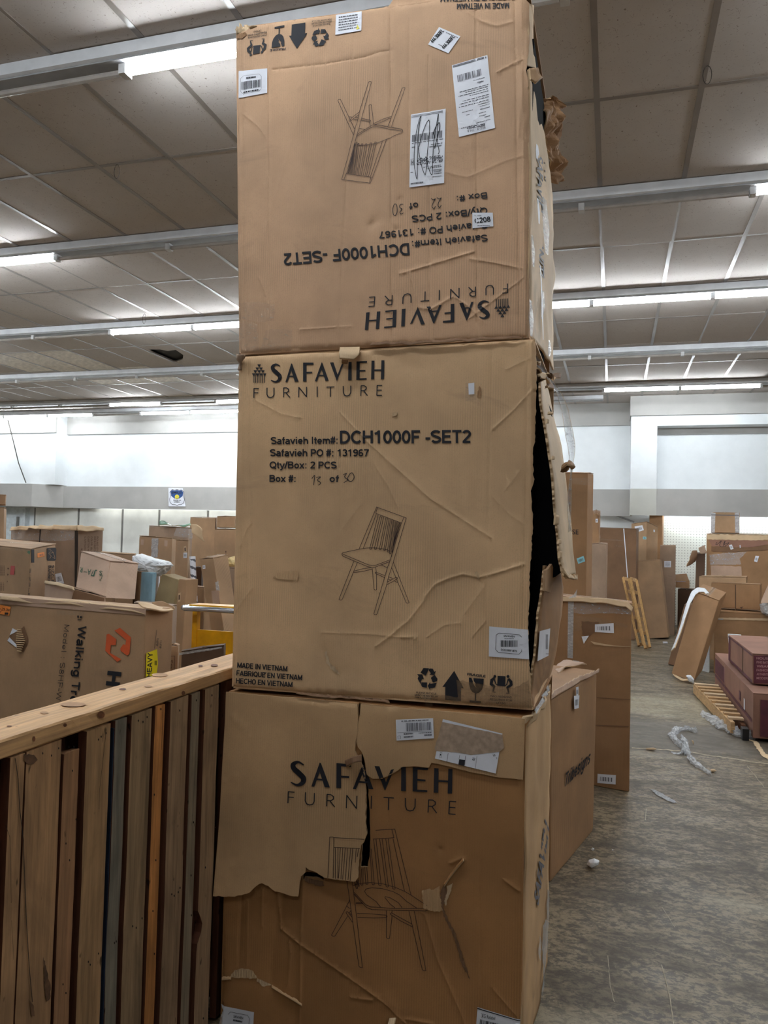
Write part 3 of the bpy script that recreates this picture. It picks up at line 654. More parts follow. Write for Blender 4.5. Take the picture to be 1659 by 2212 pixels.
strip(-1.34, -12, 6.0, lambda x: -1.3 < x < 0.1 or x > 3.7, 'strip light behind the camera', 0.0)
strip(-3.84, -12, 6.0, lambda x: x < -8, 'strip light far behind the camera', 0.0)

# wash lights hidden behind the grey fascia, over the white lower wall
m, nt, b = new_mat('tube_soft', (255, 255, 255), 0.3)
b.inputs['Emission Color'].default_value = (0.93, 0.98, 1.0, 1); b.inputs['Emission Strength'].default_value = TUBE_POWER * 0.4
m, nt, b = new_mat('tube_faint', (255, 255, 255), 0.3)
b.inputs['Emission Color'].default_value = (0.97, 1.0, 0.96, 1); b.inputs['Emission Strength'].default_value = TUBE_POWER * 0.10
def wash(x0, x1, y, z, n, label, tm):
    t = thing('wall_wash_light', label, 'wall light', ((x0 + x1) / 2, y, z), 'wash lights behind the grey fascia')
    MB().box(x0, x1, y - 0.05, y + 0.05, z + 0.03, z + 0.07).build('housing', 'housing_white', t)
    st = (x1 - x0) / n
    for i in range(n): MB().tube([(x0 + st * i + .03, y, z), (x0 + st * (i + 1) - .03, y, z)], 0.016, 6).build('lamp_tube', tm, t)
wash(0.85, 6.2, 15.24, 2.20, 4, 'white lamp row hidden behind the grey band over the pegboard', 'tube_soft')
wash(-12.0, -0.4, 15.79, 2.15, 4, 'white lamp row hidden behind the grey band over the jointed wall panels', 'tube_faint')
# ------------------------------------------------------------------ torn / creased board sheets
def in_poly(P, poly):
    P = np.asarray(P, float); x, y = P[:, 0], P[:, 1]; c = np.zeros(len(P), bool); n = len(poly)
    for i in range(n):
        xa, ya = poly[i]; xb, yb = poly[i - 1]
        if ya == yb: continue
        k = ((ya > y) != (yb > y)) & (x < (xb - xa) * (y - ya) / (yb - ya) + xa); c ^= k
    return c
def ragged(pts, amp, step, seed=0, closed=False):
    """breaks a line into short torn steps"""
    r = random.Random(seed); out = []; n = len(pts)
    for i in range(n if closed else n - 1):
        a = np.array(pts[i], float); b = np.array(pts[(i + 1) % n], float); d = b - a; L = np.linalg.norm(d); k = max(1, int(L / step))
        nn = np.array([-d[1], d[0]]) / (L + 1e-9); out.append(tuple(a))
        for j in range(1, k): out.append(tuple(a + d * (j + r.uniform(-0.3, 0.3)) / k + nn * r.uniform(-amp, amp)))
    if not closed: out.append(tuple(pts[-1]))
    return out
def seg_dist(P, a, b):
    d = b - a; t = np.clip(((P - a) @ d) / (d @ d), 0, 1); q = P - (a + t[:, None] * d); s = np.sign(q[:, 0] * d[1] - q[:, 1] * d[0])
    return np.linalg.norm(q, axis=1), s
class Face:
    """a carton's big front face: nearly the plane Y = Yf, with its dents, scores, folds and rounded rims"""
    def __init__(s, Yf, corners_px, creases=(), seed=1, bulge=0.006, round_=0.012):
        s.Yf = Yf; s.pl = Plane((0, Yf, 0), (1, Yf, 0), (0, Yf, 1)); s.c = s.xz(corners_px)      # TL TR BR BL
        s.cr = [(s.xz(p), a * (0.8 if kd == 'line' else 1), wd * (0.62 if kd == 'line' else 1) / 1664 * Yf, kd) for p, a, wd, kd in creases]; s.ph = np.random.RandomState(seed).uniform(0, 6.28, 12); s.bulge = bulge; s.rr = round_
        s.extra = None
    def xz(s, P): return s.pl.hit(P)[:, [0, 2]]
    def y(s, Q):
        Q = np.asarray(Q, float); x, z = Q[:, 0], Q[:, 1]; p = s.ph
        d = s.bulge * 0.5 * (np.sin(3.1 * x + p[0]) * np.sin(2.7 * z + p[1]) + 0.5 * np.sin(7.3 * x + 2 * z + p[2]) * np.sin(5.9 * z + p[3]) + 0.22 * np.sin(17 * x + 5 * z + p[4]) * np.sin(13 * z - 6 * x + p[5]))
        for pts, a, wd, kd in s.cr:
            best = None; sg = None
            for i in range(len(pts) - 1):
                dd, ss = seg_dist(Q, pts[i], pts[i + 1])
                if best is None: best, sg = dd, ss
                else: sg = np.where(dd < best, ss, sg); best = np.minimum(best, dd)
            if kd == 'line': d = d + a * np.exp(-(best / wd) ** 2)
            elif kd == 'wide': d = d + a * np.exp(-(best / (wd * 3)) ** 2) * 0.6 + a * 0.5 * np.exp(-(best / wd) ** 2)
            elif kd == 'step': d = d + a * np.tanh(sg * best / wd) * np.exp(-(best / (wd * 9)) ** 2)
            elif kd == 'dent': d = d - abs(a) * np.exp(-(best / wd) ** 2)
        TL, TR, BR, BL = s.c; t = (z - BL[1]) / (TL[1] - BL[1]); xl = BL[0] + (TL[0] - BL[0]) * t; xr = BR[0] + (TR[0] - BR[0]) * t
        u = (x - TL[0]) / (TR[0] - TL[0]); zt = TL[1] + (TR[1] - TL[1]) * u; zb = BL[1] + (BR[1] - BL[1]) * u
        e = np.minimum(np.minimum(x - xl, xr - x), np.minimum(zt - z, z - zb)); e = np.clip(e, 0, s.rr)
        rim = s.rr - np.sqrt(np.maximum(s.rr ** 2 - (s.rr - e) ** 2, 0))
        yy = s.Yf - d + rim
        if s.extra is not None: yy = s.extra(Q, yy)
        return yy
    def place(s, P, off):
        q = s.xz(P); return np.stack([q[:, 0], s.y(q) - off, q[:, 1]], 1)
    def px(s, P, off=0.0): return s.place(P, off)

def cut_sheet(name, face, outline_px, mat, parent, holes=(), step=0.013, thick=0.005, yfun=None, crease=True, smooth=True, label=None, back=None):
    """a sheet of board cut to an outline (photo frame) and laid on the face's relief, with real thickness and cut edges"""
    out = [tuple(p) for p in face.xz(outline_px)]; H = [[tuple(p) for p in face.xz(h)] for h in holes]
    O = np.array(out); x0, z0 = O.min(0); x1, z1 = O.max(0)
    gx, gz = np.meshgrid(np.arange(x0, x1, step), np.arange(z0, z1, step)); G = np.stack([gx.ravel(), gz.ravel()], 1)
    G += np.random.RandomState(3).uniform(-0.2, 0.2, G.shape) * step
    if crease:
        ex = []
        for pts, a, wd, kd in face.cr:
            for i in range(len(pts) - 1):
                d = pts[i + 1] - pts[i]; L = np.linalg.norm(d); n = np.array([-d[1], d[0]]) / (L + 1e-9)
                ts = np.arange(0, 1, 0.009 / max(L, 0.009))
                for o in (-1.6, -0.8, 0, 0.8, 1.6): ex.append(pts[i] + ts[:, None] * d + n * wd * o)
        if ex: G = np.concatenate([G] + ex)
    m_ = in_poly(G, out)
    for h in H: m_ &= ~in_poly(G, h)
    G = G[m_]
    # thin out near-duplicate points
    key = np.round(G / 0.0022).astype(int); _, idx = np.unique(key, axis=0, return_index=True); G = G[idx]
    V = [Vector(p) for p in out]; E = [(i, (i + 1) % len(out)) for i in range(len(out))]
    for h in H:
        n = len(V); V += [Vector(p) for p in h]; E += [(n + i, n + (i + 1) % len(h)) for i in range(len(h))]
    V += [Vector(p) for p in G]
    r = delaunay_2d_cdt(V, E, [], 1, 1e-7)
    P = np.array([(v.x, v.y) for v in r[0]]); T = np.array([f for f in r[2] if len(f) == 3], int)
    cen = P[T].mean(1); k = in_poly(cen, out)
    for h in H: k &= ~in_poly(cen, h)
    T = T[k]
    y = (yfun or face.y)(P); n = len(P)
    A = np.stack([P[:, 0], y, P[:, 1]], 1); B = A + np.array([0, thick, 0])
    a = P[T[:, 1]] - P[T[:, 0]]; b = P[T[:, 2]] - P[T[:, 0]]; cr_ = a[:, 0] * b[:, 1] - a[:, 1] * b[:, 0]
    T[cr_ < 0] = T[cr_ < 0][:, ::-1]                      # counter-clockwise in (x,z): normal towards -Y
    ed = {}
    for t in T:
        for i in range(3): ed[(t[i], t[(i + 1) % 3])] = 1
    rim = [(e[0], e[1]) for e in ed if (e[1], e[0]) not in ed]
    F = [tuple(t) for t in T] + [tuple(t[::-1] + n) for t in T] + [(q, p, p + n, q + n) for p, q in rim]
    mats = [mat, 'kraft_torn']; mi = [0] * len(T) + [1 if back is None else 0] * len(T) + [1] * len(rim)
    o = mesh_obj(name, np.concatenate([A, B]), F, mats, parent, smooth=False, mi=mi, label=label)
    if smooth:
        s_ = [True] * (2 * len(T)) + [False] * len(rim); o.data.polygons.foreach_set('use_smooth', s_)
        es = set(map(tuple, map(sorted, rim)))
        at_ = o.data.attributes.new('sharp_edge', 'BOOLEAN', 'EDGE')
        ev = np.zeros(len(o.data.edges) * 2, int); o.data.edges.foreach_get('vertices', ev); ev = ev.reshape(-1, 2)
        at_.data.foreach_set('value', [(min(p % n, q % n), max(p % n, q % n)) in es and (p < n) == (q < n) for p, q in ev.tolist()])
    return o
def loft(name, lines, mat, parent, nu=24, nv=8, thick=0.005, jit=0.0, seed=1, wob=0.0, smooth=True, label=None, ridge=0.0, wf=9):
    """a sheet spanned between polylines in space (first to last), optionally torn along the first one"""
    def res(L, n):
        L = [np.asarray(p, float) for p in L]; d = [0]
        for a, b in zip(L[:-1], L[1:]): d.append(d[-1] + np.linalg.norm(b - a))
        out = []
        for t in np.linspace(0, d[-1], n):
            k = max(0, min(len(L) - 2, int(np.searchsorted(d, t, side='right') - 1))); f_ = (t - d[k]) / max(d[k + 1] - d[k], 1e-9); out.append(L[k] * (1 - f_) + L[k + 1] * f_)
        return np.array(out)
    Ls = [res(L, nu) for L in lines]; rs = np.random.RandomState(seed); m = len(Ls)
    if jit:
        j = rs.uniform(-1, 1, (nu, 1)) * jit; Ls[0] = Ls[0] + j * (Ls[1] - Ls[0]) / (np.linalg.norm(Ls[1] - Ls[0], axis=1, keepdims=True) + 1e-9)
    G = np.zeros((nv, nu, 3))
    for i in range(nv):
        t = i / (nv - 1) * (m - 1); k = min(m - 2, int(t)); f_ = t - k; G[i] = Ls[k] * (1 - f_) + Ls[k + 1] * f_
    du = np.gradient(G, axis=1); dv = np.gradient(G, axis=0); N = np.cross(du, dv); N /= np.linalg.norm(N, axis=2, keepdims=True) + 1e-9
    if wob:
        for i in range(nv):
            for j in range(nu): G[i, j] += N[i, j] * wob * noise.noise(Vector(G[i, j] * wf) + Vector((seed, 0, 0)))
    if ridge: G += N * (ridge * np.sin(np.arange(nv) * math.pi))[:, None, None]
    A = G.reshape(-1, 3); B = (G - N * thick).reshape(-1, 3); n = len(A); F = []; sm = []
    I = lambda i, j: i * nu + j
    for i in range(nv - 1):
        for j in range(nu - 1):
            F.append((I(i, j), I(i, j + 1), I(i + 1, j + 1), I(i + 1, j))); F.append((I(i + 1, j) + n, I(i + 1, j + 1) + n, I(i, j + 1) + n, I(i, j) + n)); sm += [smooth] * 2
    bd = [I(0, j) for j in range(nu)] + [I(i, nu - 1) for i in range(1, nv)] + [I(nv - 1, j) for j in range(nu - 2, -1, -1)] + [I(i, 0) for i in range(nv - 2, 0, -1)]
    ne = len(F)
    for p, q in zip(bd, bd[1:] + bd[:1]): F.append((q, p, p + n, q + n)); sm.append(False)
    o = mesh_obj(name, np.concatenate([A, B]), F, [mat, 'kraft_torn'], parent, mi=[0] * ne + [1] * (len(F) - ne), label=label)
    o.data.polygons.foreach_set('use_smooth', sm)
    return o

def torn_patch(face, poly_px, parent, mat='kraft_torn', n=9, amp=0.0022, ang=0.0, name='torn_patch', seed=1, off=0.0012):
    """spot where the outer liner is ripped away: the flutes beneath show as ridges"""
    pts = ragged(poly_px, 1.2, 4, seed, True); q = face.xz(pts); O = [tuple(p) for p in q]; P0 = q.min(0); P1 = q.max(0)
    st = 0.0022; gx, gz = np.meshgrid(np.arange(P0[0], P1[0], st), np.arange(P0[1], P1[1], 0.009)); G = np.stack([gx.ravel(), gz.ravel()], 1); G = G[in_poly(G, O)]
    r = delaunay_2d_cdt([Vector(p) for p in O] + [Vector(p) for p in G], [(i, (i + 1) % len(O)) for i in range(len(O))], [], 1, 1e-7)
    P = np.array([(v.x, v.y) for v in r[0]]); T = np.array(r[2], int); T = T[in_poly(P[T].mean(1), O)]
    a = P[T[:, 1]] - P[T[:, 0]]; b = P[T[:, 2]] - P[T[:, 0]]; cr_ = a[:, 0] * b[:, 1] - a[:, 1] * b[:, 0]; T[cr_ < 0] = T[cr_ < 0][:, ::-1]
    s = np.sin((P[:, 0] * math.cos(ang) + P[:, 1] * math.sin(ang)) * 2 * math.pi / 0.0085)
    y = face.y(P) - off - amp * (0.5 + 0.5 * s)
    return mesh_obj(name, np.stack([P[:, 0], y, P[:, 1]], 1), T, mat, parent, smooth=True)

# ------------------------------------------------------------------ artwork, traced once and printed on several cartons
LZ = zoomed(530, 770, 320 / 1659)
LOGO_ST = [([(393, 112), (350, 92), (312, 115), (318, 150), (355, 185), (392, 225), (385, 265), (345, 288), (296, 270)], [10, 20, 34, 42, 46, 42, 34, 20, 10])]
LOGO_PO = [[(455, 290), (478, 290), (532, 125), (520, 80)], [(520, 80), (530, 86), (602, 285), (560, 285), (510, 130)], [(487, 218), (560, 218), (562, 232), (482, 232)],
  [(652, 78), (690, 78), (690, 283), (652, 283)], [(652, 72), (768, 72), (768, 94), (652, 98)], [(688, 175), (753, 173), (753, 190), (688, 192)],
  [(783, 280), (806, 280), (868, 120), (858, 68)], [(858, 68), (867, 74), (938, 275), (900, 275), (848, 118)], [(812, 207), (895, 207), (898, 222), (808, 222)],
  [(952, 70), (990, 68), (1040, 215), (1028, 280)], [(1028, 280), (1026, 235), (1080, 90), (1104, 82)], [(1157, 62), (1193, 62), (1193, 268), (1155, 270)],
  [(1248, 58), (1285, 58), (1283, 264), (1246, 265)], [(1283, 56), (1367, 54), (1365, 72), (1283, 75)], [(1283, 155), (1348, 155), (1348, 170), (1283, 172)], [(1281, 248), (1362, 245), (1362, 262), (1281, 265)],
  [(1417, 50), (1450, 50), (1448, 258), (1412, 260)], [(1527, 45), (1560, 45), (1557, 256), (1522, 258)], [(1448, 148), (1526, 147), (1524, 163), (1448, 164)]]
FURN = [[(103, 465), (103, 362), (155, 362)], [(103, 410), (150, 410)], [(250, 355), (250, 430), (264, 457), (290, 464), (316, 455), (327, 430), (327, 355)],
  [(436, 460), (436, 355), (470, 355), (492, 370), (492, 392), (470, 408), (436, 410)], [(462, 410), (505, 460)], [(605, 460), (605, 347), (692, 455), (692, 345)], [(810, 342), (810, 455)],
  [(915, 345), (1000, 343)], [(957, 345), (957, 452)], [(1100, 335), (1102, 405), (1115, 437), (1142, 445), (1170, 436), (1185, 405), (1185, 332)],
  [(1298, 442), (1300, 332), (1335, 330), (1358, 345), (1358, 368), (1335, 385), (1300, 387)], [(1330, 387), (1372, 440)], [(1535, 327), (1480, 328), (1477, 438), (1533, 438)], [(1480, 380), (1530, 380)]]
def draw_logo(k, m, icon=True, words=(True, True), m2=None):
    if icon:
        for r_, (y0, y1, xs_) in enumerate([(92, 128, [140]), (126, 160, [119, 161]), (158, 192, [98, 140, 182]), (192, 226, [79, 120, 161, 202])]):
            for x in xs_: k.poly([(x, y0), (x + 41, y0), (x + 20.5, y1)], m)
        for i, x in enumerate([103, 122, 141, 160, 180, 200, 220]): k.rect(x - 4, 200, x + 4, 298 - abs(i - 3) * 0, m)
    if words[0]:
        for p, w_ in LOGO_ST:
            P = np.array(p, float); t = np.linspace(0, len(p) - 1, 41); ii = np.arange(len(p))
            # smooth the S through its points
            def cr(v):
                v = np.array(v, float); out = []
                for tt in t:
                    i = min(int(tt), len(v) - 2); f_ = tt - i; p0 = v[max(i - 1, 0)]; p1 = v[i]; p2 = v[i + 1]; p3 = v[min(i + 2, len(v) - 1)]
                    out.append(0.5 * ((2 * p1) + (-p0 + p2) * f_ + (2 * p0 - 5 * p1 + 4 * p2 - p3) * f_ ** 2 + (-p0 + 3 * p1 - 3 * p2 + p3) * f_ ** 3))
                return np.array(out)
            k.stroke(cr(P), list(cr(w_)), m)
        for p in LOGO_PO: k.poly(p, m)
    if words[1]:
        for p in FURN: k.stroke(p, 11, m2 or m)
CH1 = [[(480, 905), (808, 128), (825, 138), (1350, 330), (1080, 1240), (1015, 1430), (985, 1570), (808, 2090), (795, 2108), (765, 2105), (750, 2090), (960, 1385), (1000, 1245), (1050, 1110), (1258, 430)],
  [(825, 138), (790, 245), (1265, 425), (1305, 320)], [(800, 262), (560, 885)],
  [(835, 275), (680, 880), (680, 902), (702, 905), (715, 885), (875, 290)], [(905, 300), (765, 885), (768, 905), (795, 905), (802, 888), (935, 315)], [(975, 330), (855, 895), (860, 912), (882, 912), (890, 895), (1005, 335)],
  [(1035, 345), (935, 915), (940, 932), (958, 932), (965, 915), (1060, 360)], [(1085, 370), (1003, 940), (1008, 957), (1024, 957), (1030, 940), (1110, 375)], [(1125, 385), (1040, 975), (1048, 990), (1062, 985), (1150, 395)],
  [(1165, 400), (1078, 1040)], [(1185, 405), (1095, 930)], [(1205, 412), (1105, 880)], [(1225, 420), (1112, 850)], [(1240, 424), (1080, 960)],
  [(480, 905), (185, 968), (168, 985), (170, 1012), (190, 1035), (640, 1225), (740, 1245), (800, 1225), (1035, 1135)], [(480, 905), (600, 885), (700, 878), (850, 885), (1000, 915), (1050, 945)],
  [(175, 990), (650, 1190), (740, 1208), (800, 1195), (1045, 1100)], [(385, 1125), (110, 1825), (130, 1838), (160, 1836), (175, 1815), (450, 1150)],
  [(722, 1255), (755, 1640), (780, 1655), (803, 1645), (800, 1350)], [(785, 1240), (798, 1320)], [(395, 1305), (560, 1260), (700, 1240)], [(385, 1330), (540, 1315), (720, 1270)],
  [(960, 1390), (790, 1325), (775, 1332), (780, 1347), (945, 1425)], [(1020, 1410), (1100, 1440)], [(1020, 1455), (1060, 1470)], [(1130, 1490), (1190, 1515)],
  [(1005, 1505), (1160, 1420), (1182, 1425), (1185, 1440), (1100, 1500), (985, 1558)], [(1110, 1140), (1395, 1880), (1385, 1892), (1350, 1892), (1340, 1880), (1085, 1250)], [(885, 1190), (1000, 1245)]]
CH2_L = [[(88, 735), (105, 165), (150, 163), (165, 172), (165, 740)], [(165, 172), (640, 192)], [(165, 310), (600, 325)], [(190, 318), (195, 750)], [(225, 318), (232, 775)], [(262, 318), (240, 775)], [(295, 320), (275, 785)], [(332, 322), (300, 790)],
  [(365, 325), (340, 795)], [(410, 325), (378, 795)], [(442, 325), (410, 780)], [(492, 328), (480, 520)], [(525, 330), (510, 440)]]
CH2_R = [[(755, 82), (1030, 65), (1265, 1020)], [(990, 72), (1018, 190), (718, 210)], [(1005, 205), (1170, 965)], [(725, 212), (795, 875), (815, 885), (832, 880), (760, 212)], [(812, 208), (903, 895), (920, 907), (937, 900), (848, 208)],
  [(900, 206), (1000, 925), (1018, 937), (1035, 930), (935, 206)], [(670, 330), (700, 868), (718, 875), (732, 868), (690, 350)], [(595, 620), (610, 860), (625, 870), (640, 862), (625, 620)], [(548, 640), (535, 870), (550, 880), (567, 875), (570, 630)],
  [(440, 800), (470, 925), (490, 925), (470, 790)], [(480, 800), (505, 900), (515, 895), (500, 800)],
  [(430, 885), (470, 868), (560, 850), (680, 843), (850, 858), (1040, 910), (1170, 965), (1265, 1020), (1490, 1165), (1512, 1200), (1505, 1235), (1470, 1250), (700, 1235), (620, 1205), (440, 1010)],
  [(440, 985), (610, 1165), (680, 1195), (1000, 1215), (1200, 1217), (1508, 1208)], [(820, 1195), (760, 1120), (620, 1020), (590, 970), (610, 935), (700, 917), (850, 930), (1000, 970), (1100, 1020), (1200, 1110), (1350, 1210)],
  [(1030, 1205), (960, 1150), (885, 1060), (890, 1045), (960, 1060), (1080, 1130), (1135, 1205)], [(335, 800), (510, 2050), (530, 2068), (562, 2070), (410, 795)],
  [(375, 1100), (115, 1600), (140, 1617), (165, 1612), (345, 1330)], [(905, 1250), (905, 1635), (925, 1652), (952, 1650), (990, 1320)], [(990, 1250), (988, 1278)], [(1235, 1255), (1425, 2105), (1450, 2120), (1478, 2118), (1312, 1255)],
  [(485, 1290), (620, 1292), (905, 1315), (918, 1330), (905, 1350), (720, 1355), (490, 1345)], [(1275, 1440), (980, 1280), (962, 1290), (965, 1302), (1120, 1400), (1280, 1480)], [(410, 1340), (345, 1262), (328, 1265), (325, 1280), (415, 1415)],
  [(465, 1130), (555, 1135)], [(465, 1145), (560, 1147)], [(445, 1020), (560, 1140)], [(330, 1175), (365, 1210), (390, 1212)], [(370, 1280), (395, 1245)], [(380, 1290), (400, 1305)]]
# handling symbols, traced in one zoomed frame (880,1420, x0.1688)
def draw_symbols(k, m, which='raupt'):
    if 'r' in which:
        k.poly([(205, 137), (278, 140), (235, 235), (168, 195)], m); k.poly([(285, 142), (325, 145), (345, 185), (367, 170), (340, 228), (283, 222), (300, 205), (270, 160)], m)
        k.poly([(350, 225), (385, 275), (380, 305), (325, 322), (300, 262)], m); k.poly([(375, 325), (350, 385), (310, 395), (290, 392), (290, 425), (260, 365), (290, 315), (292, 338)], m)
        k.poly([(178, 320), (252, 322), (248, 390), (190, 380), (175, 355)], m); k.poly([(122, 215), (190, 218), (212, 285), (190, 275), (170, 305), (172, 350), (130, 275), (142, 240)], m)
    if 'u' in which:
        k.poly([(600, 172), (722, 398), (688, 392), (684, 560), (482, 545), (485, 378), (448, 378)], m)
    if 'f' in which:
        k.poly([(788, 258), (820, 260), (840, 310), (835, 325), (870, 375), (885, 390), (865, 345), (880, 345), (850, 300), (845, 264), (978, 275), (975, 350), (955, 410), (920, 450), (880, 465), (835, 445), (805, 405), (790, 340)], m)
        k.rect(863, 460, 880, 555, m); k.poly([(797, 548), (942, 560), (940, 585), (795, 578)], m)
    if 'p' in which:
        k.poly([(1155, 235), (1257, 240), (1250, 372), (1150, 360)], m)
        for hx, sx in ((1120, 1), (1288, -1)):
            k.disc((hx, 243), 19, m)
        k.stroke([(1112, 262), (1082, 290), (1072, 340), (1112, 372), (1098, 430)], [26, 40, 36, 30, 16], m); k.stroke([(1110, 275), (1135, 340), (1155, 356)], [16, 12, 10], m); k.stroke([(1090, 440), (1128, 446)], 10, m)
        k.stroke([(1296, 275), (1325, 310), (1330, 350), (1280, 385), (1298, 448)], [26, 40, 36, 30, 16], m); k.stroke([(1290, 285), (1272, 345), (1252, 365)], [16, 12, 10], m); k.stroke([(1266, 456), (1305, 460)], 10, m)
def draw_symbol_text(k, m):
    k.text('FRAGILE', (765, 228), (1000, 258), 32, 0.03, m=m)
    k.stext('PLEASE RECYCLE', (112, 460), (368, 478), 22, 0.17, m=m); k.stext('MERCI DE RECYCLER', (92, 492), (388, 516), 22, 0.17, m=m); k.stext('POR FAVOR RECICLE', (92, 522), (385, 550), 20, 0.17, m=m)
    k.stext('TWO PERSONS', (1058, 508), (1335, 524), 26, 0.17, m=m); k.stext('REQUIRED FOR', (1055, 548), (1338, 564), 26, 0.17, m=m); k.stext('LIFTING', (1140, 590), (1255, 600), 24, 0.17, m=m)
def scribble(k, pts, w_, m=ident):
    P = np.array(pts, float); n = len(P); out = []
    for i in range(n - 1):
        p0 = P[max(i - 1, 0)]; p1 = P[i]; p2 = P[i + 1]; p3 = P[min(i + 2, n - 1)]
        for f_ in np.linspace(0, 1, 6)[:-1]: out.append(0.5 * ((2 * p1) + (-p0 + p2) * f_ + (2 * p0 - 5 * p1 + 4 * p2 - p3) * f_ ** 2 + (-p0 + 3 * p1 - 3 * p2 + p3) * f_ ** 3))
    out.append(P[-1]); k.stroke(out, w_, m)

YS = 2.16; YB = 2.88
def other_panels(root, F4, back_px_tr, mats, right=True, zpad=0.006):
    """left, back, top, bottom (and right) panels of a carton whose front face corners are given in (x,z)"""
    TL, TR, BR, BL = [np.array([p[0], YS + 0.006, p[1]]) for p in F4]
    D = np.array([0, YB - YS, 0.0]); th = 0.005
    def quad(name, a, b, c, d, n):
        n = np.array(n, float) * th; MB().hexa([a, b, c, d, a + n, b + n, c + n, d + n]).build(name, mats, root)
    quad('left_panel', TL, BL, BL + D, TL + D, (1, 0, 0)); quad('back_panel', TL + D, BL + D, BR + D, TR + D, (0, -1, 0))
    quad('top_panel', TL, TL + D, TR + D, TR, (0, 0, -1)); quad('bottom_panel', BL, BR, BR + D, BL + D, (0, 0, 1))
    if right: quad('right_panel', TR, TR + D, BR + D, BR, (-1, 0, 0))

# =================================================================== TOP CARTON (upside down)
topc = [(508, 57), (1143, -30), (1143, 729), (515, 766)]
cr_top = [([(x, y0), (x + dx, y1)], a, 3.2, 'line') for x, y0, dx, y1, a in
          ((580, 60, 0, 745, -0.0022), (765, 60, -35, 740, -0.0016), (704, 70, -2, 400, -0.0012), (843, 20, 3, 742, -0.003), (885, 40, -2, 400, -0.002), (926, 120, 3, 735, -0.0022), (1028, 10, 3, 725, -0.0026), (1112, 10, 10, 725, -0.0028), (1127, 10, 8, 725, 0.003), (524, 80, 6, 760, -0.002))]
cr_top += [([(590, 150), (700, 138), (790, 124), (820, 113), (846, 110)], -0.0028, 3, 'line'), ([(1013, 30), (1040, 48), (1074, 58), (1110, 48)], 0.003, 4, 'line'), ([(524, 245), (558, 272), (576, 299), (580, 380)], 0.0025, 3.5, 'line'),
           ([(864, 592), (920, 575), (1026, 543)], 0.0034, 3.5, 'line'), ([(1015, 560), (1060, 566), (1129, 580)], 0.003, 3, 'line'), ([(950, 370), (1010, 385), (1090, 350), (1135, 335)], 0.0018, 4, 'line'), ([(1075, 158), (1128, 128)], 0.004, 4, 'line'),
           ([(650, 712), (760, 705)], 0.002, 3, 'line'), ([(885, 590), (905, 665), (930, 668), (980, 640), (1010, 660), (1050, 700)], 0.003, 4, 'line'), ([(1010, 690), (1130, 600)], 0.0025, 3, 'line'), ([(1122, 120), (1128, 200), (1120, 300)], 0.004, 5, 'line'),
           ([(1133, 60), (1125, 140), (1132, 170)], -0.006, 7, 'wide'), ([(802, 486), (810, 478)], 0.006, 9, 'dent'), ([(862, 428), (866, 436)], 0.005, 6, 'dent'), ([(855, 494), (856, 500)], 0.005, 5, 'dent'),
           ([(575, 640), (560, 600)], 0.002, 4, 'line'), ([(530, 560), (560, 540), (700, 60)], 0.001, 5, 'line')]
FT = Face(YS, topc, cr_top, seed=4, bulge=0.009)
f4 = FT.c
top = thing('cardboard_carton', 'upside-down chair carton on top of the tall stack, shipping labels on its face', 'box', ((f4[3][0] + f4[2][0]) / 2, (YS + YB) / 2, min(f4[2][1], f4[3][1])), None)
ol = ragged([(510, 74), (522, 68), (532, 66), (551, 53), (600, 46), (650, 38), (700, 29), (760, 21), (800, 17), (836, 9), (842, 2), (850, -8), (920, -12), (1000, -14), (1080, -8), (1143, 4)], 1.6, 6, 2)
ol += ragged([(1143, 8), (1144, 60), (1141, 120), (1136, 150), (1140, 175), (1143, 240), (1143, 729)], 1.0, 9, 5)[1:]
ol += [(1143, 729), (1060, 733), (960, 740), (850, 747), (740, 755), (620, 762), (515, 766)] + [(513, 500), (511, 250)]
cut_sheet('front_panel', FT, ol, 'kraft_top', top)
other_panels(top, f4, None, 'kraft_top', right=False)
keep_t = None
k = Ink(10); m = lambda P: quadmap((1102, 667), (788, 683), (792, 637), (1101, 612), (80, 60, 1560, 465))(P)
mt = quadmap(*[np.array((480, 400)) + np.array(p) * 0.44605 for p in ((1395, 655), (690, 703), (700, 535), (1392, 476))], rect=(80, 45, 1565, 465))
draw_logo(k, mt); k.build('printed_logo', 'ink', FT, top)
Z2 = zoomed(480, 400, 0.44605)
def T2(s, a, b, h, bold=0.0): Ink(10).stext(s, a, b, h, 0.185, m=Z2).build('printed_line', 'ink', FT, top)
T2('Box #:', (1283, 38), (1135, 56), 30, 0.03); T2('of', (950, 86), (908, 90), 30, 0.03); T2('Qty/Box: 2 PCS', (1283, 110), (920, 150), 32, 0.03)
T2('Safavieh PO #: 131967', (1283, 178), (763, 228), 33, 0.03); T2('Safavieh Item#:', (1283, 240), (918, 272), 33, 0.03); T2('DCH1000F -SET2', (905, 282), (300, 332), 58, 0.03)
HW = {'2': [(0, .78), (.28, 1), (.6, .78), (.35, .35), (0, .02), (.35, .12), (.75, .0)], '3': [(0, .9), (.4, 1), (.6, .8), (.2, .55), (.65, .35), (.5, .05), (0, .05)], '0': [(.4, 1), (.05, .7), (.1, .15), (.5, 0), (.85, .4), (.75, .9), (.35, 1)]}
k = Ink(10)
for c_, x0, y0, w_, h_ in (('2', 1062, 64, 27, 46), ('2', 1034, 68, 27, 48), ('3', 878, 92, 26, 50), ('0', 850, 94, 26, 56)): scribble(k, [(x0 - x * w_, y0 + y * h_) for x, y in HW[c_]], 3.2, Z2)
k.build('handwritten_number', 'ink', FT, top)
# chair picture, turned round
src = (110, 128, 1395, 2108)
k = Ink(9); mm = quadmap((877, 396 - 6), (737, 386), (731, 180), (877, 180), src)
A = np.array(CH1[0][:1], float)
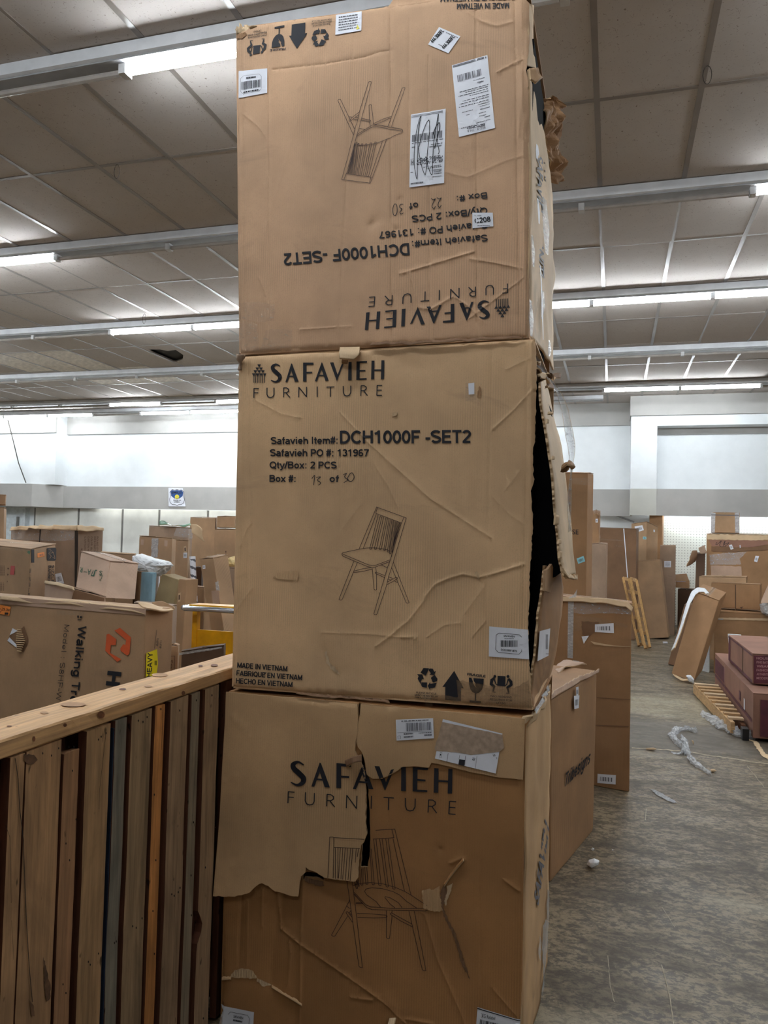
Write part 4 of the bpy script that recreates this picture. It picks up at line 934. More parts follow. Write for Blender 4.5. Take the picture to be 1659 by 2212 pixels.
# three corresponding points fix the turned drawing: seat corner, foot tips
srcp = np.array([(808, 128), (140, 1832), (780, 2105), (1370, 1888), (1350, 330), (170, 990)], float)
dst = np.array([(480 + 717 * .446, 895 * .446), (480 + 880 * .446, 428 * .446), (480 + 717 * .446, 403 * .446), (480 + 568 * .446, 486 * .446), (480 + 580 * .446, 865 * .446), (480 + 878 * .446, 640 * .446)])
Ms, _, _, _ = np.linalg.lstsq(np.concatenate([srcp, np.ones((6, 1))], 1), dst, rcond=None)
ma = lambda P: np.asarray(P, float) @ Ms[:2] + Ms[2]
for p in CH1: k.stroke(p, 9, ma)
k.build('printed_chair_drawing', 'ink_red_brown', FT, top)
# symbols and their words, turned round
SYM = np.array([(600, 172), (165, 137), (870, 585), (1250, 240), (1150, 360), (122, 215)], float)
Z6 = lambda x, y: (500 + x * 0.18083, 30 + y * 0.18083)
DST = np.array([Z6(785, 412), Z6(1130, 390), Z6(575, 148), Z6(260, 480), Z6(345, 378), Z6(1172, 290)])
Msy, _, _, _ = np.linalg.lstsq(np.concatenate([SYM, np.ones((6, 1))], 1), DST, rcond=None)
ms = lambda P: np.asarray(P, float) @ Msy[:2] + Msy[2]
k = Ink(10); draw_symbols(k, ms, 'rufp'); k.build('printed_symbols', 'ink', FT, top)
k = Ink(10); draw_symbol_text(k, ms); k.build('printed_symbol_text', 'ink', FT, top)
k = Ink(10); k.stext('MADE IN VIETNAM', (1100, 8), (988, 10), 12, 0.175, up=(0, 12)); k.stext('FABRIQUE EN VIETNAM', (1112, -10), (952, -6), 12, 0.175, up=(0, 12))
k.build('printed_origin_text', 'ink', FT, top)
# labels
def Lz(ox, oy, s, pts): return [(ox + x * s, oy + y * s) for x, y in pts]
q = Lz(480, 0, 0.446, [(552, 75), (678, 58), (676, 152), (549, 172)]); s_ = sticker(FT, q, top, name='warning_label', label='white warning label near the top edge'); label_print(FT, q, s_, 'lines', 3, 'ink_grey')
k = Ink(8); mq = quadmap(*q); k.poly([(0.80, 0.92), (0.93, 0.88), (0.84, 0.66)], mq); k.build('label_print', 'sign_yellow', FT, s_, 0.0030)
q = Lz(480, 0, 0.446, [(62, 345), (219, 332), (218, 450), (62, 476)]); s_ = sticker(FT, q, top, name='barcode_label', label='white barcode label bent round the left edge'); label_print(FT, q, s_, 'bar', 4)
k = Ink(8); mq = quadmap(*q); k.stroke([(0.17, 0.3), (0.25, 0.2), (0.75, 0.2), (0.82, 0.3), (0.82, 0.78), (0.75, 0.88), (0.25, 0.88), (0.17, 0.78)], 0.008, mq, True); k.build('label_print', 'ink_grey', FT, s_, 0.0030)
q = Lz(480, 0, 0.446, [(1052, 137), (1156, 183), (1098, 266), (999, 222)]); s_ = sticker(FT, q, top, name='route_label', label='small tilted white route label')
k = Ink(8); mq = quadmap(*q); k.stext('444-3060FL', (0.16, 0.86), (0.30, 0.10), 0.2, 0.17, up=(-0.17, -0.06), m=mq); k.stext('444-3060FL', (0.74, 0.92), (0.84, 0.16), 0.2, 0.17, up=(-0.17, -0.06), m=mq)
k.dashes(0.4, 0.95, 0.12, 0.03, mq, 2); k.dashes(0.4, 0.6, 0.8, 0.03, mq, 5); k.build('label_print', 'ink', FT, s_, 0.0030)
q = Lz(960, 110, 0.0904, [(190, 385), (1035, 130), (1218, 1870), (360, 2092)]); s_ = sticker(FT, q, top, name='packing_slip', label='tall white return slip at upper right')
k = Ink(8); mq = quadmap(*q)
k.bars(0.12, 0.16, 0.78, 0.25, 26, mq, 9); k.rect(0.03, 0.028, 0.9, 0.036, mq); k.rect(0.03, 0.012, 0.9, 0.02, mq); k.disc((0.95, 0.03), 0.015, mq)
for i, (a_, b_, y_) in enumerate([(0.55, 0.86, 0.29), (0.12, 0.95, 0.395), (0.3, 0.92, 0.42), (0.1, 0.92, 0.45), (0.4, 0.92, 0.48), (0.2, 0.92, 0.53), (0.1, 0.92, 0.56), (0.08, 0.9, 0.60), (0.6, 0.92, 0.63), (0.65, 0.92, 0.66), (0.65, 0.92, 0.7), (0.15, 0.45, 0.68), (0.25, 0.35, 0.73), (0.6, 0.8, 0.75), (0.6, 0.8, 0.79), (0.75, 0.9, 0.82), (0.5, 0.9, 0.87), (0.08, 0.55, 0.89)]): k.dashes(b_, a_, y_, 0.008, mq, i)
k.text('BEYOND', (0.74, 0.905), (0.24, 0.895), 0.03, 0.05, up=(0, 0.032), m=mq); k.text('BED BATH &', (0.74, 0.947), (0.24, 0.94), 0.03, 0.0, up=(0, 0.03), m=mq); k.text('FedEx', (0.82, 0.325), (0.64, 0.325), 0.02, 0.04, up=(0, 0.022), m=mq)
k.build('label_print', 'ink_grey', FT, s_, 0.0030)
q = Lz(870, 230, 0.08587, [(225, 240), (1095, 95), (1050, 1950), (178, 2060)]); s_ = sticker(FT, q, top, name='shipping_label', label='white shipping label crossed out in black pen')
k = Ink(8); mq = quadmap(*q); k.bars(0.05, 0.29, 0.93, 0.385, 44, mq, 12); r_ = random.Random(5)
k.rect(0.02, 0.04, 0.92, 0.046, mq); k.rect(0.02, 0.022, 0.92, 0.028, mq)
for i in range(34):
    for j in range(9):
        if r_.random() < 0.5: k.rect(0.2 + i * 0.022, 0.62 + j * 0.0105, 0.2 + (i + 1) * 0.022, 0.62 + (j + 1) * 0.0105, mq)
k.stroke([(0.03, 0.62), (0.13, 0.62), (0.13, 0.70), (0.03, 0.70)], 0.006, mq, True); k.text('H', (0.11, 0.64), (0.05, 0.64), 0.05, 0.05, up=(0, 0.05), m=mq)
for i, (a_, b_, y_, h_) in enumerate([(0.05, 0.95, 0.405, 0.008), (0.05, 0.15, 0.46, 0.016), (0.6, 0.93, 0.46, 0.01), (0.55, 0.9, 0.49, 0.016), (0.4, 0.9, 0.755, 0.01), (0.5, 0.92, 0.775, 0.012), (0.68, 0.92, 0.81, 0.012), (0.7, 0.92, 0.835, 0.012), (0.7, 0.92, 0.86, 0.012), (0.03, 0.1, 0.80, 0.014), (0.65, 0.92, 0.9, 0.008), (0.04, 0.4, 0.955, 0.02)]): k.dashes(b_, a_, y_, h_, mq, i)
k.build('label_print', 'ink_grey', FT, s_, 0.0030)
k = Ink(8); Z8 = zoomed(870, 230, 0.08587)
scribble(k, [(485, 280), (440, 370), (365, 680), (320, 1050), (310, 1500), (375, 1860), (385, 1400), (400, 1150), (420, 600), (485, 290), (440, 500), (400, 900), (430, 1200), (500, 1560), (575, 1745), (605, 1650), (640, 1200), (690, 600), (670, 380), (560, 600), (480, 850), (430, 1060)], 15, Z8)
scribble(k, [(600, 1300), (640, 1500), (750, 1760), (770, 1400), (800, 950), (870, 500), (915, 235), (900, 500), (885, 850), (930, 1160), (910, 1240)], 16, Z8); scribble(k, [(780, 750), (860, 540), (940, 455), (945, 600), (880, 850), (820, 1100)], 20, Z8)
k.build('pen_scrawl', 'ink', FT, s_, 0.0038)
q = [(1021, 461), (1065, 461), (1066, 490), (1021, 494)]; s_ = sticker(FT, q, top, name='location_label', label='small white label reading C208'); k = Ink(8); k.stext('C208', (1027, 484), (1060, 480), 11, 0.19); k.dashes(1026, 1040, 467, 1, seed=2); k.dashes(1030, 1058, 489, 1, seed=4)
k.build('label_print', 'ink', FT, s_, 0.0030)
# tape patches at lower left
for i, q in enumerate([[(515, 655), (560, 652), (595, 658), (593, 694), (558, 696), (516, 690)], [(515, 690), (556, 700), (560, 760), (516, 762)], [(575, 712), (632, 712), (630, 756), (560, 760)]]):
    k = Ink(8); k.poly(ragged(q, 1.5, 6, i, True)); k.build('packing_tape', 'clear_tape', FT, top, 0.0022)
# right side of the top carton: scuffed panel that stands open at the top
def P3(px, py, Y): return at(px, py, Y=Y)
Xr = lambda y: 0
side = loft('right_panel', [[P3(1143, 150, YS + .005), P3(1141, 240, YS + .005), P3(1143, 400, YS + .005), P3(1143, 728, YS + .005)],
      [P3(1160, 232, 2.42), P3(1165, 330, 2.42), P3(1168, 480, 2.42), P3(1168, 752, 2.42)], [P3(1180, 300, 2.68), P3(1190, 400, 2.68), P3(1188, 520, 2.68), P3(1187, 780, 2.68)],
      [P3(1186, 345, YB), P3(1195, 420, YB), P3(1196, 520, YB), P3(1195, 800, YB)]], 'kraft_light', top, nu=60, nv=13, wob=0.01, seed=4)
loft('right_panel_corner', [[P3(1143, 6, YS + .005), P3(1142, 90, YS + .005), P3(1138, 140, YS + .005)], [P3(1152, 12, 2.3), P3(1153, 95, 2.3), P3(1158, 148, 2.3)]], 'kraft_light', top, nu=20, nv=5, jit=0.0, wob=0.006, seed=9)
loft('torn_flap', [[P3(1141, 150, YS), P3(1152, 152, YS + .02), P3(1160, 148, YS + .05)], [P3(1146, 172, YS - .01), P3(1156, 182, YS), P3(1170, 170, YS + .04)]], 'kraft_tan', top, nu=14, nv=8, wob=0.014, wf=30, seed=2, label='curled scrap of liner')
loft('torn_flap', [[P3(1168, 228, 2.6), P3(1182, 219, 2.66), P3(1190, 222, 2.7), P3(1203, 209, 2.72)], [P3(1174, 244, 2.6), P3(1190, 240, 2.68), P3(1206, 234, 2.8)], [P3(1181, 266, 2.62), P3(1196, 262, 2.74), P3(1208, 258, 2.84)], [P3(1186, 310, 2.66), P3(1196, 330, 2.78), P3(1204, 320, 2.86)], [P3(1192, 395, 2.8), P3(1197, 398, 2.82), P3(1203, 392, 2.87)]],
     'kraft_brown', top, nu=22, nv=36, wob=0.05, wf=26, jit=0.01, seed=6, smooth=False, label='crumpled torn flap at the back corner')
# black block added to keep the opening below the curled scrap dark
bt = MB().box(-1.08, -0.246, 2.26, 2.80, 2.15, 3.0).build('dark_fill_goods', 'fill_black'); tag(bt, 'black filler block added to darken the torn corner of the top carton', 'package')
# torn lip, upper left corner
loft('torn_edge', [[P3(508, 62, YS - .004), P3(518, 52, YS), P3(524, 62, YS), P3(532, 54, YS + .01), P3(540, 58, YS), P3(546, 54, YS)], [P3(512, 76, YS + .004), P3(524, 74, YS + .006), P3(534, 72, YS + .006), P3(545, 64, YS + .006), P3(552, 58, YS + .005), P3(556, 56, YS + .005)]], 'kraft_light', top, nu=30, nv=4, jit=0.006, wob=0.008, seed=3)
torn_patch(FT, [(510, 76), (530, 70), (534, 74), (522, 84), (510, 82)], top, 'kraft_brown', seed=3)
# worn strips of label and tape on the right side
def strips3(name, mat, pts, w_, parent, off=0.0):
    mb = MB(); pts = [np.array(p) for p in pts]
    V = []
    for i, p in enumerate(pts):
        ww = w_[i] if hasattr(w_, '__len__') else w_; d = np.array([0.25, 0.97, 0]) * ww / 2; o = np.array([0.004 + off, -0.004, 0]); V += [p - d + o, p + d + o]
    F = [(2 * i, 2 * i + 1, 2 * i + 3, 2 * i + 2) for i in range(len(pts) - 1)]
    return mesh_obj(name, V, F, mat, parent)
for i, (xa, ya, xb, yb, Y, w_, mt_) in enumerate([(1155, 315, 1154, 345, 2.32, .03, 'paper'), (1156, 430, 1159, 485, 2.3, .02, 'paper'), (1144, 510, 1147, 578, 2.24, .03, 'film_scrap'), (1171, 430, 1176, 550, 2.5, .07, 'film_scrap'), (1168, 630, 1165, 690, 2.42, .035, 'film_scrap'), (1140, 650, 1142, 728, 2.19, .04, 'film_scrap'), (1180, 735, 1181, 770, 2.66, .05, 'film_scrap'), (1162, 575, 1168, 735, 2.4, .012, 'paper'), (1182, 300, 1192, 345, 2.76, .05, 'paper')]):
    strips3('label_scrap' if mt_ == 'paper' else 'tape_scrap', mt_, [P3(xa, ya, Y), P3((xa + xb) / 2 + 1, (ya + yb) / 2, Y), P3(xb, yb, Y)], [w_ * .5, w_, w_ * .4], top, 0.004)
# faint worn lettering down the side
sp = Plane(P3(1143, 400, YS), P3(1143, 700, YS), P3(1195, 420, YB))
k = Ink(10); k.text('SAFAVIEH FURNITURE', (1158, 330), (1162, 640), 14, 0.02, up=(12, 14)); k.build('worn_side_text', 'ink_grey', sp, top, 0.012)
k = Ink(10); k.text('FRAGILE', (1174, 350), (1178, 480), 12, 0.0, up=(9, 10)); k.build('worn_side_text', 'ink_grey', sp, top, 0.012)

# =================================================================== MIDDLE CARTON
midc = [(515, 770), (1155, 731), (1150, 1535), (499, 1487)]
cr_mid = [([(537, 775), (540, 1000), (546, 1180)], -0.0022, 3, 'line'), ([(536, 1165), (534, 1488)], -0.002, 3, 'line'), ([(526, 790), (522, 1100), (512, 1480)], 0.0018, 4, 'line'), ([(734, 760), (736, 1150)], -0.0014, 3, 'line'), ([(1063, 740), (1057, 1000), (1050, 1300), (1045, 1525)], -0.002, 3.5, 'line'),
          ([(1139, 735), (1135, 1100), (1128, 1400)], -0.003, 4, 'line'), ([(1148, 735), (1146, 1150), (1140, 1400)], 0.002, 3, 'line'), ([(1152, 839), (1110, 885), (1063, 928)], 0.0034, 3.5, 'line'), ([(734, 890), (800, 960), (931, 1078), (1063, 1163)], 0.003, 3, 'line'), ([(809, 1003), (840, 1050), (861, 1097)], 0.002, 3, 'line'),
          ([(555, 866), (610, 895), (654, 904)], 0.002, 3, 'line'), ([(915, 1292), (940, 1262), (969, 1249), (1000, 1240), (1035, 1247), (1070, 1238), (1124, 1221), (1135, 1218)], 0.0042, 4, 'line'), ([(814, 1395), (850, 1368), (884, 1339), (900, 1318), (917, 1296)], 0.0036, 4, 'line'), ([(867, 1376), (900, 1375), (895, 1384)], 0.003, 4, 'line'),
          ([(922, 1376), (960, 1350), (1000, 1345)], 0.002, 3, 'line'), ([(1020, 1375), (1048, 1342)], 0.003, 3, 'line'), ([(1047, 1265), (1000, 1330)], 0.002, 3, 'line'), ([(696, 1366), (800, 1370), (898, 1380)], 0.0016, 3, 'line'), ([(510, 1320), (530, 1290), (545, 1270)], 0.003, 4, 'line'), ([(700, 1405), (708, 1430), (725, 1455), (735, 1450)], -0.004, 7, 'wide'),
          ([(1060, 1070), (1100, 1110), (1135, 1135)], 0.002, 3, 'line'), ([(780, 1090), (722, 1165)], 0.001, 3, 'line'), ([(1122, 1018), (1090, 1060)], 0.002, 3, 'line'), ([(990, 1000), (1000, 1120)], 0.002, 10, 'dent'), ([(945, 1100), (940, 1180)], 0.002, 12, 'dent'), ([(840, 770), (900, 800)], 0.003, 14, 'dent'),
          ([(740, 750), (750, 780)], 0.004, 8, 'dent'), ([(520, 1180), (535, 1140), (545, 1130)], 0.0025, 3, 'line'), ([(1152, 770), (1090, 800)], 0.002, 3, 'line')]
FM = Face(YS, midc, cr_mid, seed=11, bulge=0.008, round_=0.014)
FM.cr = [(p, a * 0.75, w_, k_) for p, a, w_, k_ in FM.cr]; g4 = FM.c
mid = thing('cardboard_carton', 'middle chair carton of the tall stack, right side split open and dark inside', 'box', ((g4[3][0] + g4[2][0]) / 2, (YS + YB) / 2, min(g4[2][1], g4[3][1])))
ol = [(515, 770), (620, 764), (735, 756), (850, 748), (1000, 740), (1155, 731)]
ol += ragged([(1157, 760), (1158, 830), (1156, 880), (1155, 940), (1150, 980), (1152, 1040), (1146, 1060), (1150, 1120), (1147, 1200), (1143, 1240), (1144, 1290), (1141, 1350), (1142, 1420), (1146, 1470), (1146, 1500), (1150, 1535)], 1.3, 6, 8)
ol += [(1060, 1528), (950, 1519), (850, 1512), (740, 1505), (620, 1496), (499, 1487)] + ragged([(499, 1487), (503, 1320), (507, 1180), (512, 1000), (514, 880), (515, 770)], 0.5, 30, 3)[1:-1]
cut_sheet('front_panel', FM, ol, 'kraft_mid', mid)
other_panels(mid, g4, None, 'kraft_mid', right=False)
k = Ink(10); draw_logo(k, LZ); k.build('printed_logo', 'ink', FM, mid)
k = Ink(10)
for s, a, b, h in (('Safavieh Item#:', (587, 960), (731.5, 959), 15.5), ('DCH1000F -SET2', (736, 959), (1016, 957), 28), ('Safavieh PO #: 131967', (585, 986), (797, 986.5), 15.5), ('Qty/Box: 2 PCS', (584, 1012), (728, 1012.5), 15), ('Box #:', (583, 1041), (640, 1041.5), 15), ('of', (713.5, 1041.5), (732.5, 1042), 15)):
    Ink(10).stext(s, a, b, h, 0.185).build('printed_line', 'ink', FM, mid)
for s, a, b in (('MADE IN VIETNAM', (513, 1442), (621, 1450)), ('FABRIQUE EN VIETNAM', (511, 1459), (653, 1469)), ('HECHO EN VIETNAM', (510, 1476), (632, 1484))): Ink(10).stext(s, a, b, 11.5, 0.175).build('printed_line', 'ink', FM, mid)
k = Ink(10); k.stroke([(572, 1455.5), (576, 1452.5)], 2); k.build('printed_accent', 'ink', FM, mid)
k = Ink(8); Z3 = zoomed(480, 740, 0.4702); scribble(k, [(415, 625), (428, 612), (422, 655)], 3, Z3); scribble(k, [(435, 620), (455, 618), (440, 632), (456, 645), (445, 656)], 3, Z3); scribble(k, [(560, 608), (575, 602), (566, 618), (580, 632), (562, 644)], 3, Z3); scribble(k, [(592, 602), (580, 625), (595, 640), (610, 620), (602, 600), (590, 603)], 3, Z3)
k.build('handwritten_number', 'ink', FM, mid)
k = Ink(9)
for p in CH1: k.stroke(p, 9, zoomed(720, 1080, 0.11757))
k.build('printed_chair_drawing', 'ink_red_brown', FM, mid)
k = Ink(10); ZS = zoomed(880, 1420, 0.1688); draw_symbols(k, ZS, 'rufp'); k.build('printed_symbols', 'ink', FM, mid)
k = Ink(10); draw_symbol_text(k, ZS); k.build('printed_symbol_text', 'ink', FM, mid)
q = [(1057, 1353), (1141, 1360), (1143, 1424), (1056, 1418)]; s_ = sticker(FM, q, mid, name='barcode_label', label='white barcode label torn at the corner')
k = Ink(8); k.bars(1081, 1383, 1118, 1397, 24, seed=6); k.text('SAFAVIEH', (1088, 1375), (1112, 1377), 4, 0.02); k.text('DCH1000F SET2', (1082, 1405), (1117, 1408), 4, 0.02); k.dashes(1090, 1110, 1379.5, 1.2, seed=4)
k.stroke([(1072, 1372), (1078, 1367), (1122, 1371), (1128, 1377), (1127, 1407), (1121, 1413), (1077, 1409), (1071, 1403)], 0.9, closed=True); k.build('label_print', 'ink', FM, s_, 0.0030)
# tape: clear bit upper right, brown band along the lower right
k = Ink(8); k.poly([(1006, 828), (1026, 826), (1030, 864), (1006, 867)]); k.build('packing_tape', 'clear_tape', FM, mid, 0.0022)
k = Ink(8); k.poly([(1012, 829), (1025, 827), (1025, 852), (1013, 853)]); k.build('label_scrap', 'paper', FM, mid, 0.0026)
k = Ink(8); k.poly(ragged([(985, 1468), (1040, 1478), (1110, 1487), (1142, 1468), (1150, 1530), (1060, 1524), (930, 1513), (930, 1500), (990, 1506)], 1.5, 7, 2, True)); k.build('packing_tape', 'brown_tape', FM, mid, 0.0022)
k = Ink(8); k.poly(ragged([(915, 1498), (930, 1500), (932, 1528), (916, 1526)], 1, 5, 2, True)); k.build('packing_tape', 'clear_tape', FM, mid, 0.003)
torn_patch(FM, [(590, 1248), (600, 1236), (622, 1232), (645, 1231), (645, 1254), (620, 1253)], mid, 'kraft_mid', seed=5)
torn_patch(FM, [(1030, 1150 + 82), (1038, 1246), (1034, 1252), (1026, 1240)], mid, 'kraft_torn', seed=7)
torn_patch(FM, [(848, 892), (860, 890), (858, 898), (848, 900)], mid, 'kraft_torn', seed=8)
torn_patch(FM, [(702, 1408), (706, 1406), (712, 1432), (730, 1448), (735, 1458), (722, 1452), (706, 1434)], mid, 'kraft_light', seed=9)
torn_patch(FM, [(1030, 856), (1036, 834), (1040, 840), (1038, 860)], mid, 'kraft_brown', seed=10)
# small flap folded out over the upper edge
loft('torn_flap', [[P3(735, 754, YS - .002), P3(778, 752, YS - .002)], [P3(733, 764, YS - .03), P3(777, 766, YS - .03)], [P3(734, 776, YS - .035), P3(765, 778, YS - .028), P3(775, 770, YS - .03)]], 'kraft_light', mid, nu=18, nv=9, wob=0.008, seed=5, label='pale scrap folded over the upper edge')
loft('torn_flap', [[P3(738, 776, YS - .016), P3(752, 778, YS - .014)], [P3(737, 782, YS - .014), P3(750, 787, YS - .012)], [P3(738, 787, YS - .008), P3(748, 788, YS - .006)]], 'kraft_brown', mid, nu=10, nv=7, wob=0.01, seed=8)
# upper part of the split right side, swung outwards
fl = [(1168, 828), (1172, 870), (1178, 930), (1184, 965), (1191, 1010), (1196, 1060), (1200, 1110), (1206, 1165), (1210, 1205), (1217, 1235), (1228, 1248)]
mdl = [(1174, 822), (1182, 870), (1190, 930), (1198, 975), (1205, 1030), (1212, 1080), (1220, 1140), (1228, 1200), (1234, 1240)]
bk = [(1178, 820), (1190, 868), (1201, 920), (1213, 965), (1221, 1010), (1228, 1080), (1236, 1160), (1243, 1240)]
loft('side_flap', [[P3(x, y, YS + .02) for x, y in fl], [P3(x, y, 2.45) for x, y in mdl], [P3(x, y, 2.80) for x, y in bk]], 'kraft_light', mid, nu=90, nv=9, thick=0.006, jit=0.007, wob=0.006, seed=3, label='long side flap bowed outwards beside the opening')
for i, (x, y, dx, dy) in enumerate([(1196, 1112, 8, 22), (1204, 1165, 6, 10), (1184, 890, 10, 6), (1206, 1190, 5, 16), (1180, 905, 4, 10), (1192, 985, 5, 8)]):
    loft('torn_scrap', [[P3(x, y, YS + .01), P3(x + dx, y + 2, YS + .03)], [P3(x - 1, y + dy, YS), P3(x + dx - 1, y + dy, YS + .02)]], 'kraft_torn', mid, nu=5, nv=5, wob=0.004, seed=i)
loft('torn_edge', [[P3(1214, 1232, YS + .01), P3(1222, 1242, YS + .02), P3(1232, 1247, YS + .05), P3(1246, 1246, 2.6)], [P3(1216, 1240, YS + .01), P3(1224, 1250, YS + .02), P3(1236, 1253, YS + .05), P3(1246, 1252, 2.6)]], 'kraft_light', mid, nu=22, nv=4, jit=0.008, wob=0.01, seed=12)
# lower part of the split side, torn to a star at its tip
lo_f = [(1178, 1222), (1176, 1245), (1172, 1290), (1164, 1330), (1160, 1370), (1157, 1420), (1150, 1450), (1147, 1480), (1144, 1500), (1152, 1533)]
lo_m = [(1190, 1221), (1192, 1260), (1192, 1310), (1186, 1360), (1180, 1410), (1173, 1460), (1164, 1500), (1160, 1530)]
lo_b = [(1214, 1240), (1219, 1270), (1214, 1330), (1207, 1380), (1198, 1420), (1190, 1450), (1176, 1490), (1168, 1525)]
loft('right_panel_lower', [[P3(x, y, YS + .012) for x, y in lo_f], [P3(x, y, 2.4) for x, y in lo_m], [P3(x, y, YB - .1) for x, y in lo_b]], 'kraft_brown', mid, nu=60, nv=9, thick=0.006, jit=0.006, wob=0.006, seed=21, label='lower side panel with a torn top')
st_ = [(1176, 1232), (1182, 1228), (1189, 1218), (1194, 1230), (1206, 1234), (1199, 1243), (1202, 1248), (1192, 1258), (1186, 1280), (1174, 1276), (1175, 1250)]
stp = Plane(P3(1185, 1225, YS + .02), P3(1180, 1290, YS + .0), P3(1205, 1240, 2.35))
mb = MB(); A = stp.place(st_, 0.004); B = stp.place(st_, -0.003); n = len(st_); mb.add(list(A) + list(B), [tuple(range(n)), tuple(reversed(range(n, 2 * n)))] + [(i, i + n, (i + 1) % n + n, (i + 1) % n) for i in range(n)]); mb.build('torn_tip', 'kraft_tan', mid)
lp = Plane(P3(1160, 1360, YS + .004), P3(1156, 1425, YS + .004), P3(1186, 1360, 2.34))
q = [(1163, 1363), (1186, 1357), (1182, 1416), (1158, 1428)]; s_ = sticker(lp, q, mid, name='barcode_label', label='half of a white label on the torn side', off=0.012)
k = Ink(6); k.bars(1176, 1370, 1183, 1402, 3, seed=2); k.dashes(1176, 1182, 1412, 1.6, seed=3); k.build('label_print', 'ink_grey', lp, s_, 0.014)
# clear strand of wrap hanging from the upper corner
strand = [(1150, 770), (1164, 790), (1185, 820), (1205, 850), (1217, 885), (1223, 920), (1231, 962), (1232, 1000), (1228, 1050), (1226, 1110), (1228, 1150)]
loft('wrap_strand', [[P3(x, y, 2.3) for x, y in strand], [P3(x + 4, y - 3, 2.33) for x, y in strand], [P3(x + 7, y + 1, 2.3) for x, y in strand]], 'stretch_film', mid, nu=60, nv=5, thick=0.0008, wob=0.01, seed=5)
for i, (x, y, s) in enumerate([(1158, 800, 12), (1168, 812, 9), (1196, 812, 8), (1226, 1010, 6), (1163, 782, 8), (1184, 836, 6)]):
    loft('torn_scrap', [[P3(x - s, y - s * .4, 2.2), P3(x, y - s * .7, 2.25), P3(x + s, y - s * .3, 2.3)], [P3(x - s * .9, y + s * .5, 2.22), P3(x, y + s * .2, 2.18), P3(x + s, y + s * .8, 2.28)]], ['kraft_brown', 'kraft_torn', 'kraft_dark'][i % 3], mid, nu=8, nv=6, wob=0.03, seed=30 + i)

loft('crushed_corner', [[P3(511, 764, YS - .01), P3(520, 768, YS - .014), P3(530, 766, YS - .008)], [P3(512, 776, YS - .012), P3(519, 782, YS - .016), P3(524, 776, YS - .008)], [P3(514, 790, YS - .002), P3(518, 800, YS - .004), P3(522, 792, YS - .001)]], 'kraft_grey', mid, nu=12, nv=10, wob=0.014, wf=40, seed=4)
loft('torn_edge', [[P3(640, 1496, YS - .004), P3(700, 1501, YS - .008), P3(740, 1505, YS - .004), P3(840, 1513, YS - .006)], [P3(640, 1500, YS - .012), P3(700, 1508, YS - .014), P3(742, 1509, YS - .008), P3(842, 1519, YS - .010)]], 'kraft_dark', mid, nu=60, nv=4, jit=0.003, thick=0.002, wob=0.006, wf=40, seed=14)
loft('torn_edge', [[P3(800, 742, YS - .004), P3(950, 735, YS - .006), P3(1130, 726, YS - .004)], [P3(800, 747, YS - .010), P3(950, 741, YS - .012), P3(1130, 731, YS - .008)]], 'kraft_dark', mid, nu=70, nv=4, jit=0.003, thick=0.002, wob=0.008, wf=30, seed=15)
# black wrapped goods, added and shaped to keep the split opening dark
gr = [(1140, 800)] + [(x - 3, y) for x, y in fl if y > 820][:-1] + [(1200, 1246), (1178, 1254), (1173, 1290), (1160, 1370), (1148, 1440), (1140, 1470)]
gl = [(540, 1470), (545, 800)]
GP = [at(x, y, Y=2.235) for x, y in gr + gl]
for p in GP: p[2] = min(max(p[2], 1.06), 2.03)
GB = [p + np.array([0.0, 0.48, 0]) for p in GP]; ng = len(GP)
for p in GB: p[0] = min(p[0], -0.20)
bp = mesh_obj('dark_fill_goods', GP + GB, [tuple(range(ng - 1, -1, -1)), tuple(range(ng, 2 * ng))] + [(i, (i + 1) % ng, (i + 1) % ng + ng, i + ng) for i in range(ng)], 'fill_black')
tag(bp, 'black wrapped goods added to keep the split side of the middle carton dark', 'package')

# =================================================================== BOTTOM CARTON
lowc = [(492, 1494), (1150, 1549), (1122, 2345), (470, 2345)]
zf = 0.004
cr_low = [([(607, 2006), (648, 2038), (720, 2088), (840, 2171), (880, 2212)], 0.003, 3, 'line'), ([(657, 1905), (650, 2050), (648, 2166), (642, 2340)], 0.004, 4, 'line'), ([(611, 1928), (600, 2000), (590, 2050), (584, 2128)], -0.007, 8, 'wide'), ([(600, 1925), (606, 2004)], 0.005, 5, 'line'), ([(522, 1935), (515, 2090)], -0.004, 5, 'line'), ([(536, 1945), (533, 2085)], 0.002, 4, 'line'), ([(568, 1920), (566, 2000)], 0.003, 4, 'line'),
          ([(1037, 1860), (1040, 2330)], -0.0015, 3, 'line'), ([(918, 1974), (946, 2075), (1000, 2198), (1015, 2260)], 0.0024, 3, 'line'), ([(1127, 1570), (1133, 1800), (1128, 2340)], -0.004, 5, 'line'), ([(1117, 1545), (1120, 1700)], 0.002, 4, 'line'), ([(760, 2155), (810, 2160)], 0.003, 4, 'line'), ([(843, 2165), (856, 2178), (852, 2205)], 0.006, 8, 'wide'), ([(975, 1863), (1000, 1851), (1005, 1856)], 0.004, 5, 'line'),
          ([(950, 1832), (952, 1836)], 0.005, 5, 'dent'), ([(880, 2200), (940, 2212)], 0.003, 4, 'line'), ([(625, 2035), (628, 2060), (622, 2130)], 0.003, 4, 'line'), ([(1065, 2135), (1130, 2212)], 0.002, 3, 'line'), ([(1090, 1900), (1125, 1925)], 0.003, 4, 'line'), ([(680, 1490 + 25), (674, 1600), (668, 1700)], 0.0012, 4, 'line')]
FL = Face(YS, lowc, cr_low, seed=23, bulge=0.010, round_=0.014)
h4 = FL.c; h4z = [p.copy() for p in h4]
zb = 0.002
h4z[2] = np.array([h4[2][0] , zb]); h4z[3] = np.array([h4[3][0], zb])
low_ = thing('cardboard_carton', 'lowest chair carton of the tall stack, its front ripped open down the middle', 'box', ((h4[3][0] + h4[2][0]) / 2, (YS + YB) / 2, zb))
FL.c = np.array(h4z)
